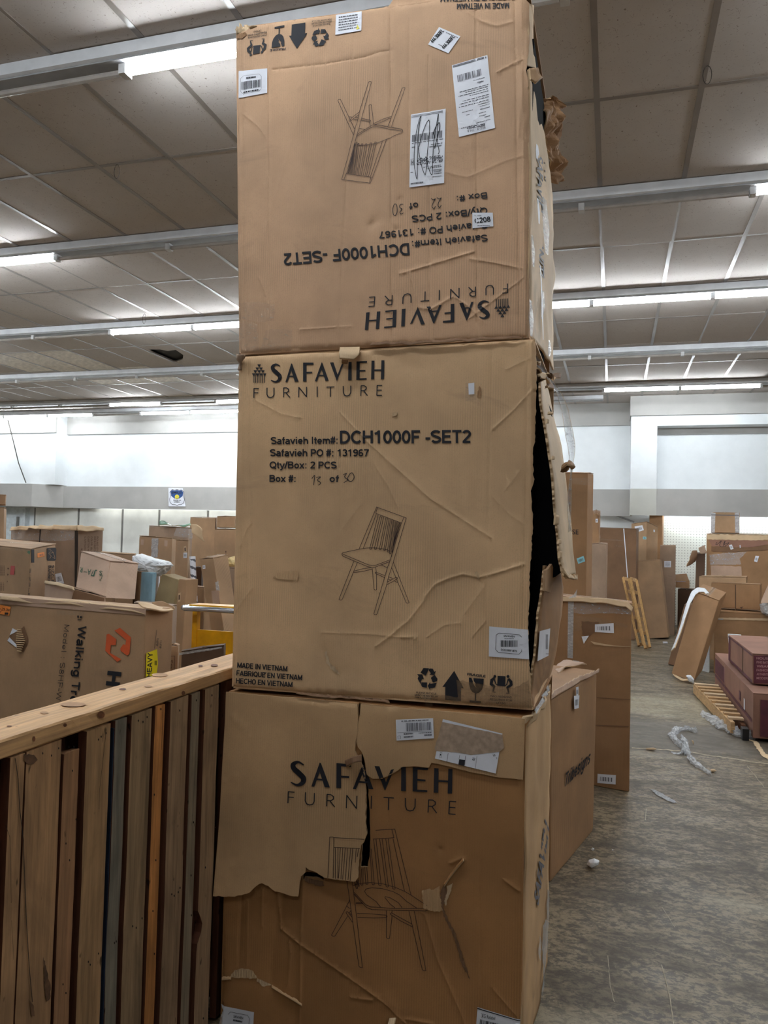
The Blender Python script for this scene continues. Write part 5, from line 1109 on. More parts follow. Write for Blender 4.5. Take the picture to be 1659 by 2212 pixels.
RIP = [(783, 1626), (790, 1640), (789, 1680), (796, 1700), (799, 1745), (801, 1790), (799, 1850), (795, 1872), (780, 1872), (783, 1830), (784, 1815), (794, 1800), (791, 1780), (793, 1745), (791, 1715), (786, 1690), (778, 1660), (778, 1640)]
HOLE2 = [(656, 1886), (664, 1882), (680, 1884), (700, 1892), (700, 1900), (684, 1894), (662, 1893), (656, 1900)]
ragR = ragged(RIP, 0.9, 7, 3, True); rag2 = ragged(HOLE2, 0.8, 6, 4, True)
bl = FL.pl; zpx = proj((h4[3][0], YS, zb)), proj((h4[2][0], YS, zb))
ol = [(492, 1494), (600, 1503), (700, 1511), (774, 1518), (776, 1545), (780, 1546), (780, 1520), (900, 1530), (1060, 1543), (1150, 1549), (1136, 1570), (1134, 1700), (1131, 1900), (1127, 2212)] + [(zpx[1][0], zpx[1][1]), (zpx[0][0], zpx[0][1])]
ol += ragged([(473, 2200), (475, 2110), (481, 2040), (486, 1940), (488, 1925), (476, 1915), (484, 1700), (488, 1600)], 1.0, 9, 6)
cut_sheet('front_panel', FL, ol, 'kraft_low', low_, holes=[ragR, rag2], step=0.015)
other_panels(low_, [h4[0], h4[1], FL.c[2], FL.c[3]], None, 'kraft_low', right=False)
# right side panel
def sidept(px, py, Y): return P3(px, py, Y)
loft('right_panel', [[np.array([p[0], YS + .004, p[2]]) for p in (P3(1150, 1548, YS), P3(1134, 1575, YS), P3(1133, 1800, YS), P3(1130, 2100, YS))] + [np.array([h4[2][0], YS + .004, zb])],
     [P3(1168, 1508, 2.5), P3(1164, 1600, 2.5), P3(1162, 1800, 2.5), P3(1160, 2050, 2.5), np.array([at(1158, 2050, Y=2.5)[0], 2.5, zb])],
     [P3(1190, 1478, YB), P3(1189, 1600, YB), P3(1187, 1800, YB), P3(1184, 2000, YB), np.array([at(1183, 2000, Y=YB)[0], YB, zb])]], 'kraft_flap', low_, nu=44, nv=13, wob=0.008, seed=31)
# big flap at left that hangs in front of the torn layer below
FLAP = ragged([(490, 1494), (600, 1504), (700, 1512), (774, 1520), (776, 1544), (775, 1580), (771, 1600)], 0.3, 40, 1) + ragged([(770, 1620), (782, 1640), (790, 1665), (793, 1700), (792, 1750), (795, 1800), (790, 1815), (783, 1822), (780, 1850), (778, 1890), (772, 1898)], 1.2, 6, 2) + \
    ragged([(765, 1898), (745, 1896), (720, 1893), (705, 1890), (690, 1880), (672, 1874), (665, 1868), (664, 1880)], 0.9, 6, 3) + ragged([(655, 1888), (652, 1908), (650, 1929)], 0.6, 6, 9) + \
    ragged([(640, 1929), (612, 1922), (600, 1920), (585, 1908), (572, 1902), (560, 1908), (548, 1920), (530, 1926), (510, 1929), (469, 1928)], 1.2, 6, 4) + [(472, 1860), (478, 1760), (483, 1650), (488, 1560)]
flq = FL.xz(FLAP); flap_poly = [tuple(p) for p in flq]; zt_ = float(FL.c[0][1])
FLC = [(FL.xz(p), a) for p, a in (([(616, 1604), (595, 1750), (575, 1900)], 0.003), ([(545, 1600), (520, 1700), (505, 1900)], -0.003), ([(664, 1535), (668, 1640), (676, 1652), (716, 1652), (760, 1652)], 0.0022), ([(698, 1525), (697, 1660), (690, 1860)], -0.002), ([(500, 1545), (532, 1570), (545, 1600)], 0.003), ([(655, 1690), (645, 1860), (640, 1915)], 0.002), ([(485, 1690), (530, 1678)], 0.003))]
def flap_y(Q):
    Q = np.asarray(Q, float); base = FL.y(Q); d = np.clip((zt_ - Q[:, 1]) / 0.6, 0, 1)
    lip = np.clip((0.62 - Q[:, 1]), 0, 0.2)
    smooth_ = FL.Yf - 0.006 - 0.012 * d ** 1.5 - 0.25 * lip ** 2 - 0.004 * np.sin(9 * Q[:, 0] + 1) * d - 0.002 * np.sin(31 * Q[:, 0] + 5 * Q[:, 1]) * d
    for pts, a in FLC:
        for i in range(len(pts) - 1):
            dd, ss = seg_dist(Q, pts[i], pts[i + 1]); smooth_ = smooth_ - a * np.exp(-(dd / 0.004) ** 2)
    return np.minimum(smooth_, base - 0.0075)
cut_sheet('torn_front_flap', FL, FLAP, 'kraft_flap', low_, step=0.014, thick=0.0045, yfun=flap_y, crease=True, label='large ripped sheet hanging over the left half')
# small lighter sheet at right carrying the labels
PAT = ragged([(781, 1520), (900, 1531), (1060, 1544), (1134, 1552), (1133, 1600), (1130, 1684)], 0.3, 40, 1) + ragged([(1128, 1683), (1080, 1678), (1020, 1666), (980, 1656), (934, 1645), (928, 1656), (900, 1653), (872, 1654), (852, 1668), (828, 1680), (808, 1680), (795, 1672), (790, 1640), (784, 1622)], 0.7, 7, 5) + ragged([(776, 1612), (772, 1600), (776, 1560), (780, 1545)], 0.8, 6, 6)
pat_poly = [tuple(p) for p in FL.xz(PAT)]
def pat_y(Q): return np.minimum(FL.Yf - 0.007 - 0.003 * np.sin(6 * Q[:, 0]), FL.y(Q) - 0.006)
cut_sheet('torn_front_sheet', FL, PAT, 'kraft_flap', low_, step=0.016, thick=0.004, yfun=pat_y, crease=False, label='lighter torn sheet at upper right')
class Low:
    """prints fall on whichever layer is in front"""
    def place(s, P, off):
        q = FL.xz(P); y = FL.y(q); a = in_poly(q, flap_poly); b = in_poly(q, pat_poly)
        y = np.where(a, flap_y(q), y); y = np.where(b & ~a, pat_y(q), y); return np.stack([q[:, 0], y - off, q[:, 1]], 1)
LOW = Low()
ripq = [tuple(p) for p in FL.xz(RIP)]
def keep_low(C):
    q = FL.xz(C); return ~in_poly(q, ripq) | in_poly(q, flap_poly)
def onflap(C): return in_poly(FL.xz(C), flap_poly)
def notflap(C): return keep_low(C) & ~onflap(C)
Z5 = lambda x, y: (460 + x * .4581, 1480 + y * .4581)
ml = quadmap(Z5(373, 338), Z5(1133, 402), Z5(1133, 527), Z5(372, 464), rect=(290, 62, 1562, 290)); ml2 = quadmap(Z5(363, 488), Z5(1148, 556), Z5(1146, 615), Z5(361, 545), rect=(103, 345, 1535, 455))
k = Ink(7)
for p in FURN: k.stroke(p, 9, ml2)
draw_logo(k, ml, icon=False, words=(True, False))
k.build('printed_logo', 'ink', LOW, low_, keep=keep_low)
ZC = zoomed(700, 1780, 0.14916)
k = Ink(6)
for p in CH2_L: k.stroke(p, 8, ZC)
k.build('printed_chair_drawing', 'ink_red_brown', LOW, low_, keep=onflap)
k = Ink(6)
for p in CH2_R: k.stroke(p, 8, ZC)
k.build('printed_chair_drawing', 'ink_red_brown', LOW, low_, keep=notflap)
q = [Z5(868, 158), Z5(1042, 152), Z5(1046, 246), Z5(872, 256)]; s_ = sticker(LOW, q, low_, name='barcode_label', label='small white barcode label near the upper edge'); mq = quadmap(*q); k = Ink(7)
k.bars(0.27, 0.18, 0.94, 0.58, 34, mq, 8); k.rect(0.03, 0.62, 0.97, 0.635, mq); k.dashes(0.15, 0.9, 0.08, 0.04, mq, 1); k.dashes(0.2, 0.45, 0.70, 0.06, mq, 2); k.dashes(0.6, 0.95, 0.70, 0.04, mq, 3); k.dashes(0.2, 0.45, 0.85, 0.08, mq, 4); k.dashes(0.75, 0.95, 0.82, 0.08, mq, 5); k.stroke([(0.04, 0.78), (0.11, 0.78), (0.11, 0.92), (0.04, 0.92)], 0.01, mq, True)
k.build('label_print', 'ink_grey', LOW, s_, 0.0030)
ZD = lambda x, y: (850 + x * .21097, 1530 + y * .21097)
q = [ZD(513, 103), ZD(1120, 252), ZD(1052, 658), ZD(434, 502)]
s_ = sticker(LOW, q, low_, name='shipping_label', label='white label with its middle torn away to grey board')
k = Ink(8); k.poly(ragged([ZD(505, 130), ZD(800, 195), ZD(1120, 262), ZD(1136, 400), ZD(1088, 437), ZD(960, 450), ZD(800, 468), ZD(640, 440), ZD(445, 425), ZD(430, 400), ZD(480, 230)], 0.5, 7, 3, True)); k.build('torn_area', 'board_grey', LOW, s_, 0.0028)
mD = zoomed(850, 1530, .21097)
k = Ink(8); k.poly([(682, 508), (740, 518), (730, 576), (674, 564)], mD); k.stroke([(570, 448), (556, 535)], 4, mD); k.stroke([(748, 475), (735, 570)], 4, mD); k.stroke([(862, 480), (845, 605)], 3, mD); k.stroke([(688, 465), (680, 510)], 3, mD)
k.text('35', (1022, 465), (1030, 485), 24, 0.02, up=(22, -6), m=mD); k.text('10', (818, 495), (812, 520), 26, 0.02, up=(30, 4), m=mD); k.stroke([(490, 440), (508, 440), (505, 490), (482, 490)], 2, mD, True); k.rect(488, 455, 498, 470, mD)
k.dashes(1060, 1065, 500, 20, mD, 3); k.build('label_print', 'ink', LOW, s_, 0.0038)
# bottom labels
q = [(476, 2171), (549, 2186), (545, 2262), (466, 2250)]; s_ = sticker(FL, q, low_, name='barcode_label', label='white barcode label at the lower left corner'); mq = quadmap(*q); k = Ink(7)
k.bars(0.38, 0.45, 0.78, 0.9, 18, mq, 3); k.text('SAFAVIEH', (0.42, 0.26), (0.70, 0.26), 0.06, 0.02, up=(0, -0.07), m=mq); k.dashes(0.42, 0.68, 0.33, 0.05, mq, 4); k.stroke([(0.26, 0.2), (0.32, 0.12), (0.82, 0.12), (0.88, 0.2), (0.86, 0.95)], 0.01, mq); k.build('label_print', 'ink', FL, s_, 0.0030)
q = [(1032, 2174), (1124, 2203), (1122, 2262), (1026, 2250)]; s_ = sticker(FL, q, low_, name='relabel_sticker', label='white relabel sticker with a black border at lower right'); mq = quadmap(*q); k = Ink(7)
k.rect(0.0, 0.02, 1.0, 0.05, mq); k.text('FXG Relabel', (0.08, 0.26), (0.42, 0.23), 0.1, 0.0, up=(0, -0.12), m=mq); k.bars(0.08, 0.32, 0.96, 0.95, 40, mq, 5); k.build('label_print', 'ink', FL, s_, 0.0030)
# rips and exposed flutes
torn_patch(FL, [(912, 1922), (925, 1918), (938, 1920), (950, 1912), (952, 1935), (958, 1965), (950, 1968), (935, 1966), (915, 1960)], low_, 'kraft_flap', seed=3)
torn_patch(FL, [(953, 1925), (959, 1910), (964, 1908), (966, 1930), (962, 1945), (958, 1958), (968, 1983), (983, 2010), (998, 2058), (1012, 2098), (1015, 2114), (1010, 2104), (998, 2082), (986, 2040), (976, 2010), (963, 1986), (953, 1960)], low_, 'kraft_dark', seed=4)
torn_patch(FL, [(966, 1912), (980, 1905), (974, 1925), (968, 1940), (964, 1955), (960, 1945), (966, 1928)], low_, 'kraft_light', seed=5)
torn_patch(FL, [(496, 2110), (508, 2094), (525, 2091), (545, 2095), (556, 2112), (540, 2114), (520, 2112)], low_, 'kraft_torn', seed=6)
torn_patch(LOW if False else FL, [(661, 1890), (668, 1896), (700, 1902), (702, 1912), (690, 1912), (670, 1906), (660, 1900)], low_, 'kraft_dark', seed=7)
torn_patch(FL, [(556, 2112), (566, 2117), (585, 2130), (570, 2132), (555, 2120)], low_, 'kraft_light', seed=8)
for i, pts in enumerate([[(585, 2130), (610, 2142), (640, 2160), (652, 2168)], [(480, 2112), (500, 2110)], [(1001, 1852), (986, 1869), (969, 1892), (959, 1907)]]):
    p3 = [FL.place([p], 0.001)[0] for p in pts]; p4 = [FL.place([(p[0] + 1.5, p[1] + 4)], 0.007)[0] for p in pts]; loft('torn_edge', [p3, p4], 'kraft_low' if i == 2 else 'kraft_flap', low_, nu=20, nv=3, jit=0.002, thick=0.003, seed=i)
loft('torn_scrap', [[FL.place([(752 - 2, 1640)], 0.012)[0], FL.place([(766, 1630)], 0.02)[0], FL.place([(786, 1626)], 0.015)[0]], [FL.place([(754, 1652)], 0.02)[0], FL.place([(772, 1640)], 0.03)[0], FL.place([(788, 1640)], 0.02)[0]]], 'kraft_dark', low_, nu=14, nv=6, wob=0.02, seed=3)
loft('torn_scrap', [[FL.place([(844, 2196)], 0.004)[0], FL.place([(858, 2194)], 0.004)[0]], [FL.place([(842, 2206)], 0.02)[0], FL.place([(856, 2208)], 0.02)[0]]], 'kraft_light', low_, nu=8, nv=5, wob=0.006, seed=4)
# crushed upper right corner with tape
loft('crushed_corner', [[P3(1130, 1547, YS - .004), P3(1150, 1545, YS), P3(1170, 1512, YS + .2), P3(1188, 1482, 2.8)], [P3(1122, 1560, YS - .006), P3(1144, 1572, YS - .002), P3(1160, 1540, YS + .12), P3(1176, 1502, 2.6)]], 'kraft_light', low_, nu=26, nv=6, wob=0.018, seed=3)
loft('packing_tape', [[P3(1153, 1540, YS + .02), P3(1170, 1508, YS + .2), P3(1186, 1478, 2.7)], [P3(1158, 1546, YS + .0), P3(1173, 1520, YS + .15), P3(1187, 1492, 2.65)]], 'film_scrap', low_, nu=22, nv=5, thick=0.001, wob=0.02, seed=7)
# pale scuffs and worn letters on the side
sl = Plane(P3(1134, 1600, YS), P3(1130, 2100, YS), P3(1188, 1700, YB))
k = Ink(12); k.text('SAFAVIEH', (1160, 1958), (1184, 1790), 9, 0.03, up=(-9, -22)); k.build('worn_side_text', 'ink_grey', sl, low_, 0.012)
k = Ink(10)
for p in ([(1180, 1920), (1184, 1925), (1183, 1990), (1178, 1985)], [(1170, 2000), (1176, 1985), (1182, 1990), (1180, 2050), (1172, 2100), (1168, 2050)], [(1163, 2020), (1167, 2035), (1164, 2076), (1160, 2060)], [(1172, 2080), (1176, 2075), (1170, 2160), (1169, 2150)]): k.poly(ragged(p, 1, 8, 2, True))
k.build('scuffed_film', 'film_scrap', sl, low_, 0.014)
# =================================================================== slatted timber crate at the left
FX = -1.152
BZ0, BZ1 = 1.0465, 1.0842
wood('pine_rail', (206, 164, 116), 'Y', dark=0.78, streak=0.3, rough=0.6)
PLC = {'a': (176, 138, 100), 'b': (164, 124, 90), 'c': (172, 138, 100), 'd': (160, 134, 102), 'e': (128, 122, 108), 'f': (206, 142, 82), 'g': (162, 134, 104), 'h': (142, 128, 106), 'i': (166, 136, 104), 'back': (118, 78, 52)}
for k_, c_ in PLC.items(): wood('plank_' + k_, c_, 'Z', dark=0.55, streak=0.7)
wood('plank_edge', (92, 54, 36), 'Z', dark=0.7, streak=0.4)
plain('knot', (112, 70, 44), 0.7, var=0.2, scale=40); plain('nail_hole', (26, 18, 14), 0.9); plain('blue_edge', (34, 46, 66), 0.6, var=0.2)
crate = thing('timber_crate', 'slatted crate of reclaimed planks under a pale pine top rail', 'crate', (FX - 0.05, 1.6, 0))
# rail: a long plank lying flat, edges slightly eased and chipped
def noisy_bar(name, x0, x1, y0, y1, z0, z1, mat, parent, n=60, amp=0.002, seed=0, bev=0.004, label=None):
    """long board along Y with eased, slightly uneven edges"""
    V = []; F = []; e = bev
    prof = [(x0 + e, z0), (x1 - e, z0), (x1, z0 + e), (x1, z1 - e), (x1 - e, z1), (x0 + e, z1), (x0, z1 - e), (x0, z0 + e)]
    for i in range(n):
        y = y0 + (y1 - y0) * i / (n - 1)
        for j, (x, z) in enumerate(prof):
            a = noise.noise(Vector((j * 3.1 + seed, y * 9, 0))) * amp * (2.2 if j in (3, 4) else 1); V.append((x + a, y, z + a * 0.7))
    m_ = len(prof)
    for i in range(n - 1):
        for j in range(m_): F.append((i * m_ + j, i * m_ + (j + 1) % m_, (i + 1) * m_ + (j + 1) % m_, (i + 1) * m_ + j))
    F += [tuple(range(m_)), tuple((n - 1) * m_ + j for j in reversed(range(m_)))]
    F = [tuple(reversed(f)) for f in F]
    return mesh_obj(name, V, F, mat, parent, label=label)
noisy_bar('top_rail', FX - 0.140, FX, 0.60, 3.10, BZ0, BZ1, 'pine_rail', crate, n=90, label='pale pine board lying flat on top')
plain('pine_knot', (168, 128, 88), 0.7, var=0.1)
fp = Plane((FX, 1, 1.05), (FX, 2, 1.05), (FX, 1, 1.0)); tp = Plane((FX, 1, BZ1), (FX, 2, BZ1), (FX - .1, 1, BZ1))
for (x, y, rx, ry, pl_) in [(217, 1544, 8, 8, fp), (139, 1566, 4, 4, fp), (395, 1497, 4, 5, fp), (72, 1596, 3, 6, fp)]:
    k = Ink(8); k.disc((x, y), rx, ry=ry); k.build('wood_knot', 'knot', pl_, crate, 0.0028)
for (x, y, rx, ry) in [(158, 1523, 28, 5), (95, 1541, 9, 2.5), (20, 1570, 6, 1.5), (265, 1490, 8, 2), (345, 1459, 18, 4), (320, 1484, 9, 2), (463, 1438, 8, 2.5), (433, 1439, 5, 2)]:
    k = Ink(8); k.disc((x, y), rx, ry=ry); k.build('wood_knot', 'knot' if rx < 9 else 'pine_knot', tp, crate, 0.0028)
# upright planks; (left px, right px) measured at y = 1800, tint, top drop in metres
PL = [(-46, -18, 'b', 0), (15, 49, 'a', 0.0), (49.5, 127, 'a', 0.0), (131, 166, 'b', 0.035), (179, 232, 'c', 0.0), (240, 266.5, 'e', 0.0), (275, 320, 'd', 0.0), (326, 348, 'f', 0.0), (359, 398, 'g', 0.0), (404, 423, 'h', 0.0), (433, 464, 'i', 0.0)]
def plank(y0, y1, ztop, mat, seed, x0=FX - 0.022, x1=FX - 0.001 , zb=0.012, split=None, notch=None):
    """upright board with wavy long edges; optional crack line and bite out of one edge"""
    n = 44; V = []; F = []; r = random.Random(seed)
    for i in range(n):
        t = i / (n - 1); z = zb + (ztop - zb) * t
        a = y0 + noise.noise(Vector((seed, z * 5, 1))) * 0.0018 + noise.noise(Vector((seed, z * 30, 2))) * 0.001
        b = y1 + noise.noise(Vector((seed, z * 5, 5))) * 0.0018 + noise.noise(Vector((seed, z * 30, 7))) * 0.001
        if notch and notch[0] < z < notch[1]:
            u = (z - notch[0]) / (notch[1] - notch[0]); a += notch[2] * math.sin(u * math.pi)
        xo = noise.noise(Vector((seed, z * 3, 9))) * 0.002
        V += [(x0, a, z), (x0, b, z), (x1 + xo, b - 0.002, z), (x1 + xo, a + 0.002, z)]
        if i == n - 1:
            for q_ in range(4): V[-1 - q_] = (V[-1 - q_][0], V[-1 - q_][1], V[-1 - q_][2] + r.uniform(-0.003, 0.001))
    for i in range(n - 1):
        for j in range(4): F.append((i * 4 + j, i * 4 + (j + 1) % 4, (i + 1) * 4 + (j + 1) % 4, (i + 1) * 4 + j))
    F += [(3, 2, 1, 0), tuple((n - 1) * 4 + j for j in range(4))]
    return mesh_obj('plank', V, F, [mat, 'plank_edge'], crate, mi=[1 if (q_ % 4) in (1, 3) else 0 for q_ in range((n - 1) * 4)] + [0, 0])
spans = []
for i, (a, b, t, drop) in enumerate(PL):
    ya = at(a, 1800, X=FX)[1]; yb = at(b, 1800, X=FX)[1]; spans.append((ya, yb))
    nt_ = (at(423, 2045, X=FX)[2], at(423, 1978, X=FX)[2], 0.028) if i == 10 else None
    plank(ya, yb, BZ0 - 0.002 - drop, 'plank_' + t, i * 7 + 3, notch=nt_)
yl = at(469, 1800, X=FX)[1]; plank(yl, yl + 0.02, BZ0 - 0.002, 'plank_back', 99, x0=FX - .05, x1=FX - .03)
y_ = yl + 0.03
while y_ < 3.0: plank(y_, y_ + 0.085, BZ0 - 0.002, 'plank_edge', int(y_ * 100)); y_ += 0.1  # extra planks added beside the stack, coloured dark for the shade there
# the second skin of boards behind and the bearers that carry both
yy = 0.60; i = 0
while yy < 3.0:
    w_ = 0.085 + 0.02 * ((i * 37) % 5) / 5
    plank(yy, min(yy + w_, 3.08), BZ0 - 0.006, 'plank_back', 200 + i, x0=FX - 0.093, x1=FX - 0.075); yy += w_ + 0.012; i += 1
for z in (0.10, 0.50, 0.90): MB().box(FX - 0.0745, FX - 0.0235, 0.62, 3.09, z, z + 0.09).build('bearer', 'plank_back', crate)
face_x = Plane((FX, 1, 0.5), (FX, 2, 0.5), (FX, 1, 1.0))
Q4 = lambda x, y: (x * .3134, 1800 + y * .3134)
Q3 = lambda x, y: (x * .3134, 1400 + y * .3134)
k = Ink(8)
for (x, y, f_) in [(475, 185, Q4), (450, 70, Q4), (430, 1040, Q4), (450, 1100, Q4), (605, 885, Q4), (618, 905, Q4), (675, 828, Q4), (797, 745, Q4), (785, 755, Q4), (910, 640, Q4), (935, 650, Q4), (975, 585, Q4), (1070, 185, Q4), (1050, 535, Q4), (1060, 830, Q4), (1180, 420, Q4), (1197, 430, Q4), (1225, 405, Q4), (1237, 375, Q4), (1313, 290, Q4), (1315, 565, Q4), (1412, 235, Q4), (1398, 1275, Q4),
                 (675, 630, Q3), (693, 610, Q3), (470, 680, Q3), (400, 690, Q3), (505, 680, Q3), (950, 500, Q3), (982, 508, Q3), (1010, 475, Q3), (1235, 430, Q3), (1350, 360, Q3), (1457, 325, Q3), (1105, 420, Q3), (727, 585, Q3), (290, 725, Q3), (350, 740, Q3), (780, 565, Q3), (495, 845, Q3), (520, 1180, Q3), (1330, 1200, Q3), (1060, 1010, Q3)]:
    c_ = f_(x, y); k = Ink(8); k.disc(c_, 1.3, ry=2.6, n=8); k.build('nail_hole', 'nail_hole', face_x, crate, 0.0028)
def crack(pts, w_=1.2):
    k = Ink(10); k.stroke(pts, w_); k.build('plank_crack', 'nail_hole', face_x, crate, 0.0026)
crack([Q3(100, 760), Q3(120, 900), Q3(130, 1100), Q3(158, 1330), Q4(158, 120), Q4(175, 560), Q4(195, 900), Q4(218, 1160)], 1.5)
crack([Q3(35, 1220), Q3(62, 1300), Q4(70, 160), Q4(72, 480)], .8); crack([Q3(725, 590), Q3(705, 770), Q3(680, 1000), Q3(678, 1110)], .7); crack([Q4(75, 600), Q4(90, 870)], .6)
crack([Q3(1120, 395), Q3(1110, 700)], .6); crack([Q4(370, 1000), Q4(360, 850), Q4(300, 850)], .4) if False else None
k = Ink(8); k.poly([Q3(765, 640), Q3(790, 630), Q3(778, 900), Q3(775, 1330), Q3(745, 1330)]); 
# blue-black painted edge of one plank, seen in the gap before it
ya, yb = spans[5]; MB().box(FX - 0.0225, FX - 0.0015, ya - 0.0022, ya - 0.0002, 0.02, BZ0 - 0.02).build('painted_edge', 'blue_edge', crate)
# second plank wear stains
plain('stain_dark', (92, 66, 46), 0.8, var=0.3, scale=25)
for pts in ([Q4(295, 850), Q4(320, 950), Q4(345, 1060), Q4(340, 1140), Q4(315, 1160), Q4(305, 1080)], [Q4(200, 1150), Q4(225, 1180), Q4(235, 1260), Q4(215, 1260)], [Q3(160, 730), Q3(230, 735), Q3(255, 770), Q3(225, 800), Q3(180, 795), Q3(160, 770)]):
    k = Ink(8); k.poly(ragged(pts, 1.2, 5, 2, True)); k.build('wood_stain', 'stain_dark', face_x, crate, 0.0022)
# closing frame of the crate away from the camera
for y in (0.62, 3.04): MB().box(-1.6, FX - 0.10, y, y + 0.05, 0.02, 0.11).build('base_rail', 'plank_back', crate)
# =================================================================== cartons of the background
def V3(p): return np.asarray(p, float)
def carton_body(P, mats='kraft_tan', root=None, seed=0, n=7, dent=0.006, flaps=True, tape=True, rim=0.010, top='kraft_light', open_top=False, tapemat='clear_tape', name='body'):
    """P = 8 corners: front bottom L,R, back bottom R,L, then the same on top. Creased, slightly crushed box"""
    dent = dent * 0.4; P = [V3(p) for p in P]; sz = max(np.linalg.norm(P[1] - P[0]), np.linalg.norm(P[4] - P[0]), 0.2)
    ps = [0.0, 0.02] + list(np.linspace(0, 1, n + 2)[1:-1]) + [0.98, 1.0]; m_ = len(ps)
    ctr = sum(P) / 8.0; idx = {}; V = []; F = []
    def pt(u, v, w_):
        a = P[0] * (1 - u) + P[1] * u; b = P[3] * (1 - u) + P[2] * u; c = P[4] * (1 - u) + P[5] * u; d = P[7] * (1 - u) + P[6] * u
        return (a * (1 - v) + b * v) * (1 - w_) + (c * (1 - v) + d * v) * w_
    def vert(i, j, k_):
        key = (i, j, k_)
        if key in idx: return idx[key]
        u, v, w_ = ps[i], ps[j], ps[k_]; p = pt(u, v, w_)
        ext = sum(1 for q in (i, j, k_) if q in (0, m_ - 1))
        cd = (ctr - p); cd /= np.linalg.norm(cd) + 1e-9
        if ext >= 2: p = p + cd * rim * (0.45 if ext == 2 else 0.9) * (1 + 0.6 * noise.noise(Vector(p * 6) + Vector((seed, 0, 0))))
        else: p = p + cd * (abs(noise.noise(Vector(p * 3.0) + Vector((seed, 3, 0)))) * dent + abs(noise.noise(Vector(p * 9) + Vector((seed, 1, 0)))) * dent * 0.5)
        if w_ == 0: p[2] = max(p[2], min(q[2] for q in P[:4]))
        idx[key] = len(V); V.append(p); return idx[key]
    for a in range(m_ - 1):
        for b in range(m_ - 1):
            F.append((vert(a, 0, b), vert(a + 1, 0, b), vert(a + 1, 0, b + 1), vert(a, 0, b + 1)))
            F.append((vert(a + 1, m_ - 1, b), vert(a, m_ - 1, b), vert(a, m_ - 1, b + 1), vert(a + 1, m_ - 1, b + 1)))
            F.append((vert(0, a + 1, b), vert(0, a, b), vert(0, a, b + 1), vert(0, a + 1, b + 1)))
            F.append((vert(m_ - 1, a, b), vert(m_ - 1, a + 1, b), vert(m_ - 1, a + 1, b + 1), vert(m_ - 1, a, b + 1)))
            F.append((vert(a, b + 1, 0), vert(a + 1, b + 1, 0), vert(a + 1, b, 0), vert(a, b, 0)))
            if not open_top: F.append((vert(a, b, m_ - 1), vert(a + 1, b, m_ - 1), vert(a + 1, b + 1, m_ - 1), vert(a, b + 1, m_ - 1)))
    A = np.array(V)
    if np.dot(np.cross(P[1] - P[0], P[3] - P[0]), P[4] - P[0]) < 0: F = [tuple(reversed(f)) for f in F]
    o = mesh_obj(name, A, F, mats, root, smooth=False)
    if flaps:
        up = np.cross(P[5] - P[4], P[7] - P[4]); up /= np.linalg.norm(up)
        if up @ (P[4] - P[0]) < 0: up = -up
        a, b, c, d = P[4], P[5], P[6], P[7]; g = 0.006
        lw = np.linalg.norm(b - a); ld = np.linalg.norm(d - a)
        if lw < ld: a, b, c, d = b, c, d, a      # flaps meet along the long side
        e1 = (d - a) / np.linalg.norm(d - a); md, mc = (a + d) / 2, (b + c) / 2
        r = random.Random(seed)
        for (p, q, s_, t_) in ((a, b, mc - e1 * g, md - e1 * g), (md + e1 * g, mc + e1 * g, c, d)):
            l1, l2 = r.uniform(0.001, 0.006), r.uniform(0.001, 0.006); o1 = up * 0.001; th = up * 0.005
            inner = [l1, l2]; pp = [p + o1, q + o1, s_ + o1, t_ + o1]
            if p is a: pp[2] = pp[2] + up * l1; pp[3] = pp[3] + up * l2
            else: pp[0] = pp[0] + up * l1; pp[1] = pp[1] + up * l2
            MB().hexa(pp + [x + th for x in pp]).build('flap', mats, root)
        if tape:
            s_ = (b - a) / np.linalg.norm(b - a); h = up * 0.013; wv = e1 * 0.028; dn = -up * 0.07
            MB().hexa([md - wv + h, md + wv + h, mc + wv + h, mc - wv + h, md - wv + h + up * .001, md + wv + h + up * .001, mc + wv + h + up * .001, mc - wv + h + up * .001]).build('packing_tape', tapemat, root)
    return o
def corner_carton(name, label, A, B, C, mat, zb=0.0, seed=0, cat='box', group=None, drop=(0, 0), flaps=True, tape=True, dent=0.006, zlevel=False, n=6, rim=0.01, tapemat='clear_tape', open_top=False):
    """A,B,C = (px,py,Y): far end, near corner, other far end of the top rim; returns root, faces"""
    a = at(A[0], A[1], Y=A[2]); b = at(B[0], B[1], Y=B[2]); c = at(C[0], C[1], Y=C[2])
    if zlevel: zz = b[2]; a[2] = zz; c[2] = zz
    d = a + c - b
    if isinstance(zb, (int, float)): bot = [np.array([p[0] + drop[0], p[1] + drop[1], zb]) for p in (a, b, c, d)]
    else: bot = [np.array([p[0] + drop[0], p[1] + drop[1], z]) for p, z in zip((a, b, c, d), zb)]
    t = thing(name, label, cat, ((bot[0][0] + bot[2][0]) / 2, (bot[0][1] + bot[2][1]) / 2, min(p[2] for p in bot)), group)
    P = [bot[0], bot[1], bot[2], bot[3], a, b, c, d]
    carton_body(P, mat, t, seed, n=n, flaps=flaps, tape=tape, dent=dent, rim=rim, tapemat=tapemat, open_top=open_top)
    return t, Plane(bot[0], bot[1], b), Plane(bot[1], bot[2], b), Plane(a, b, c), P
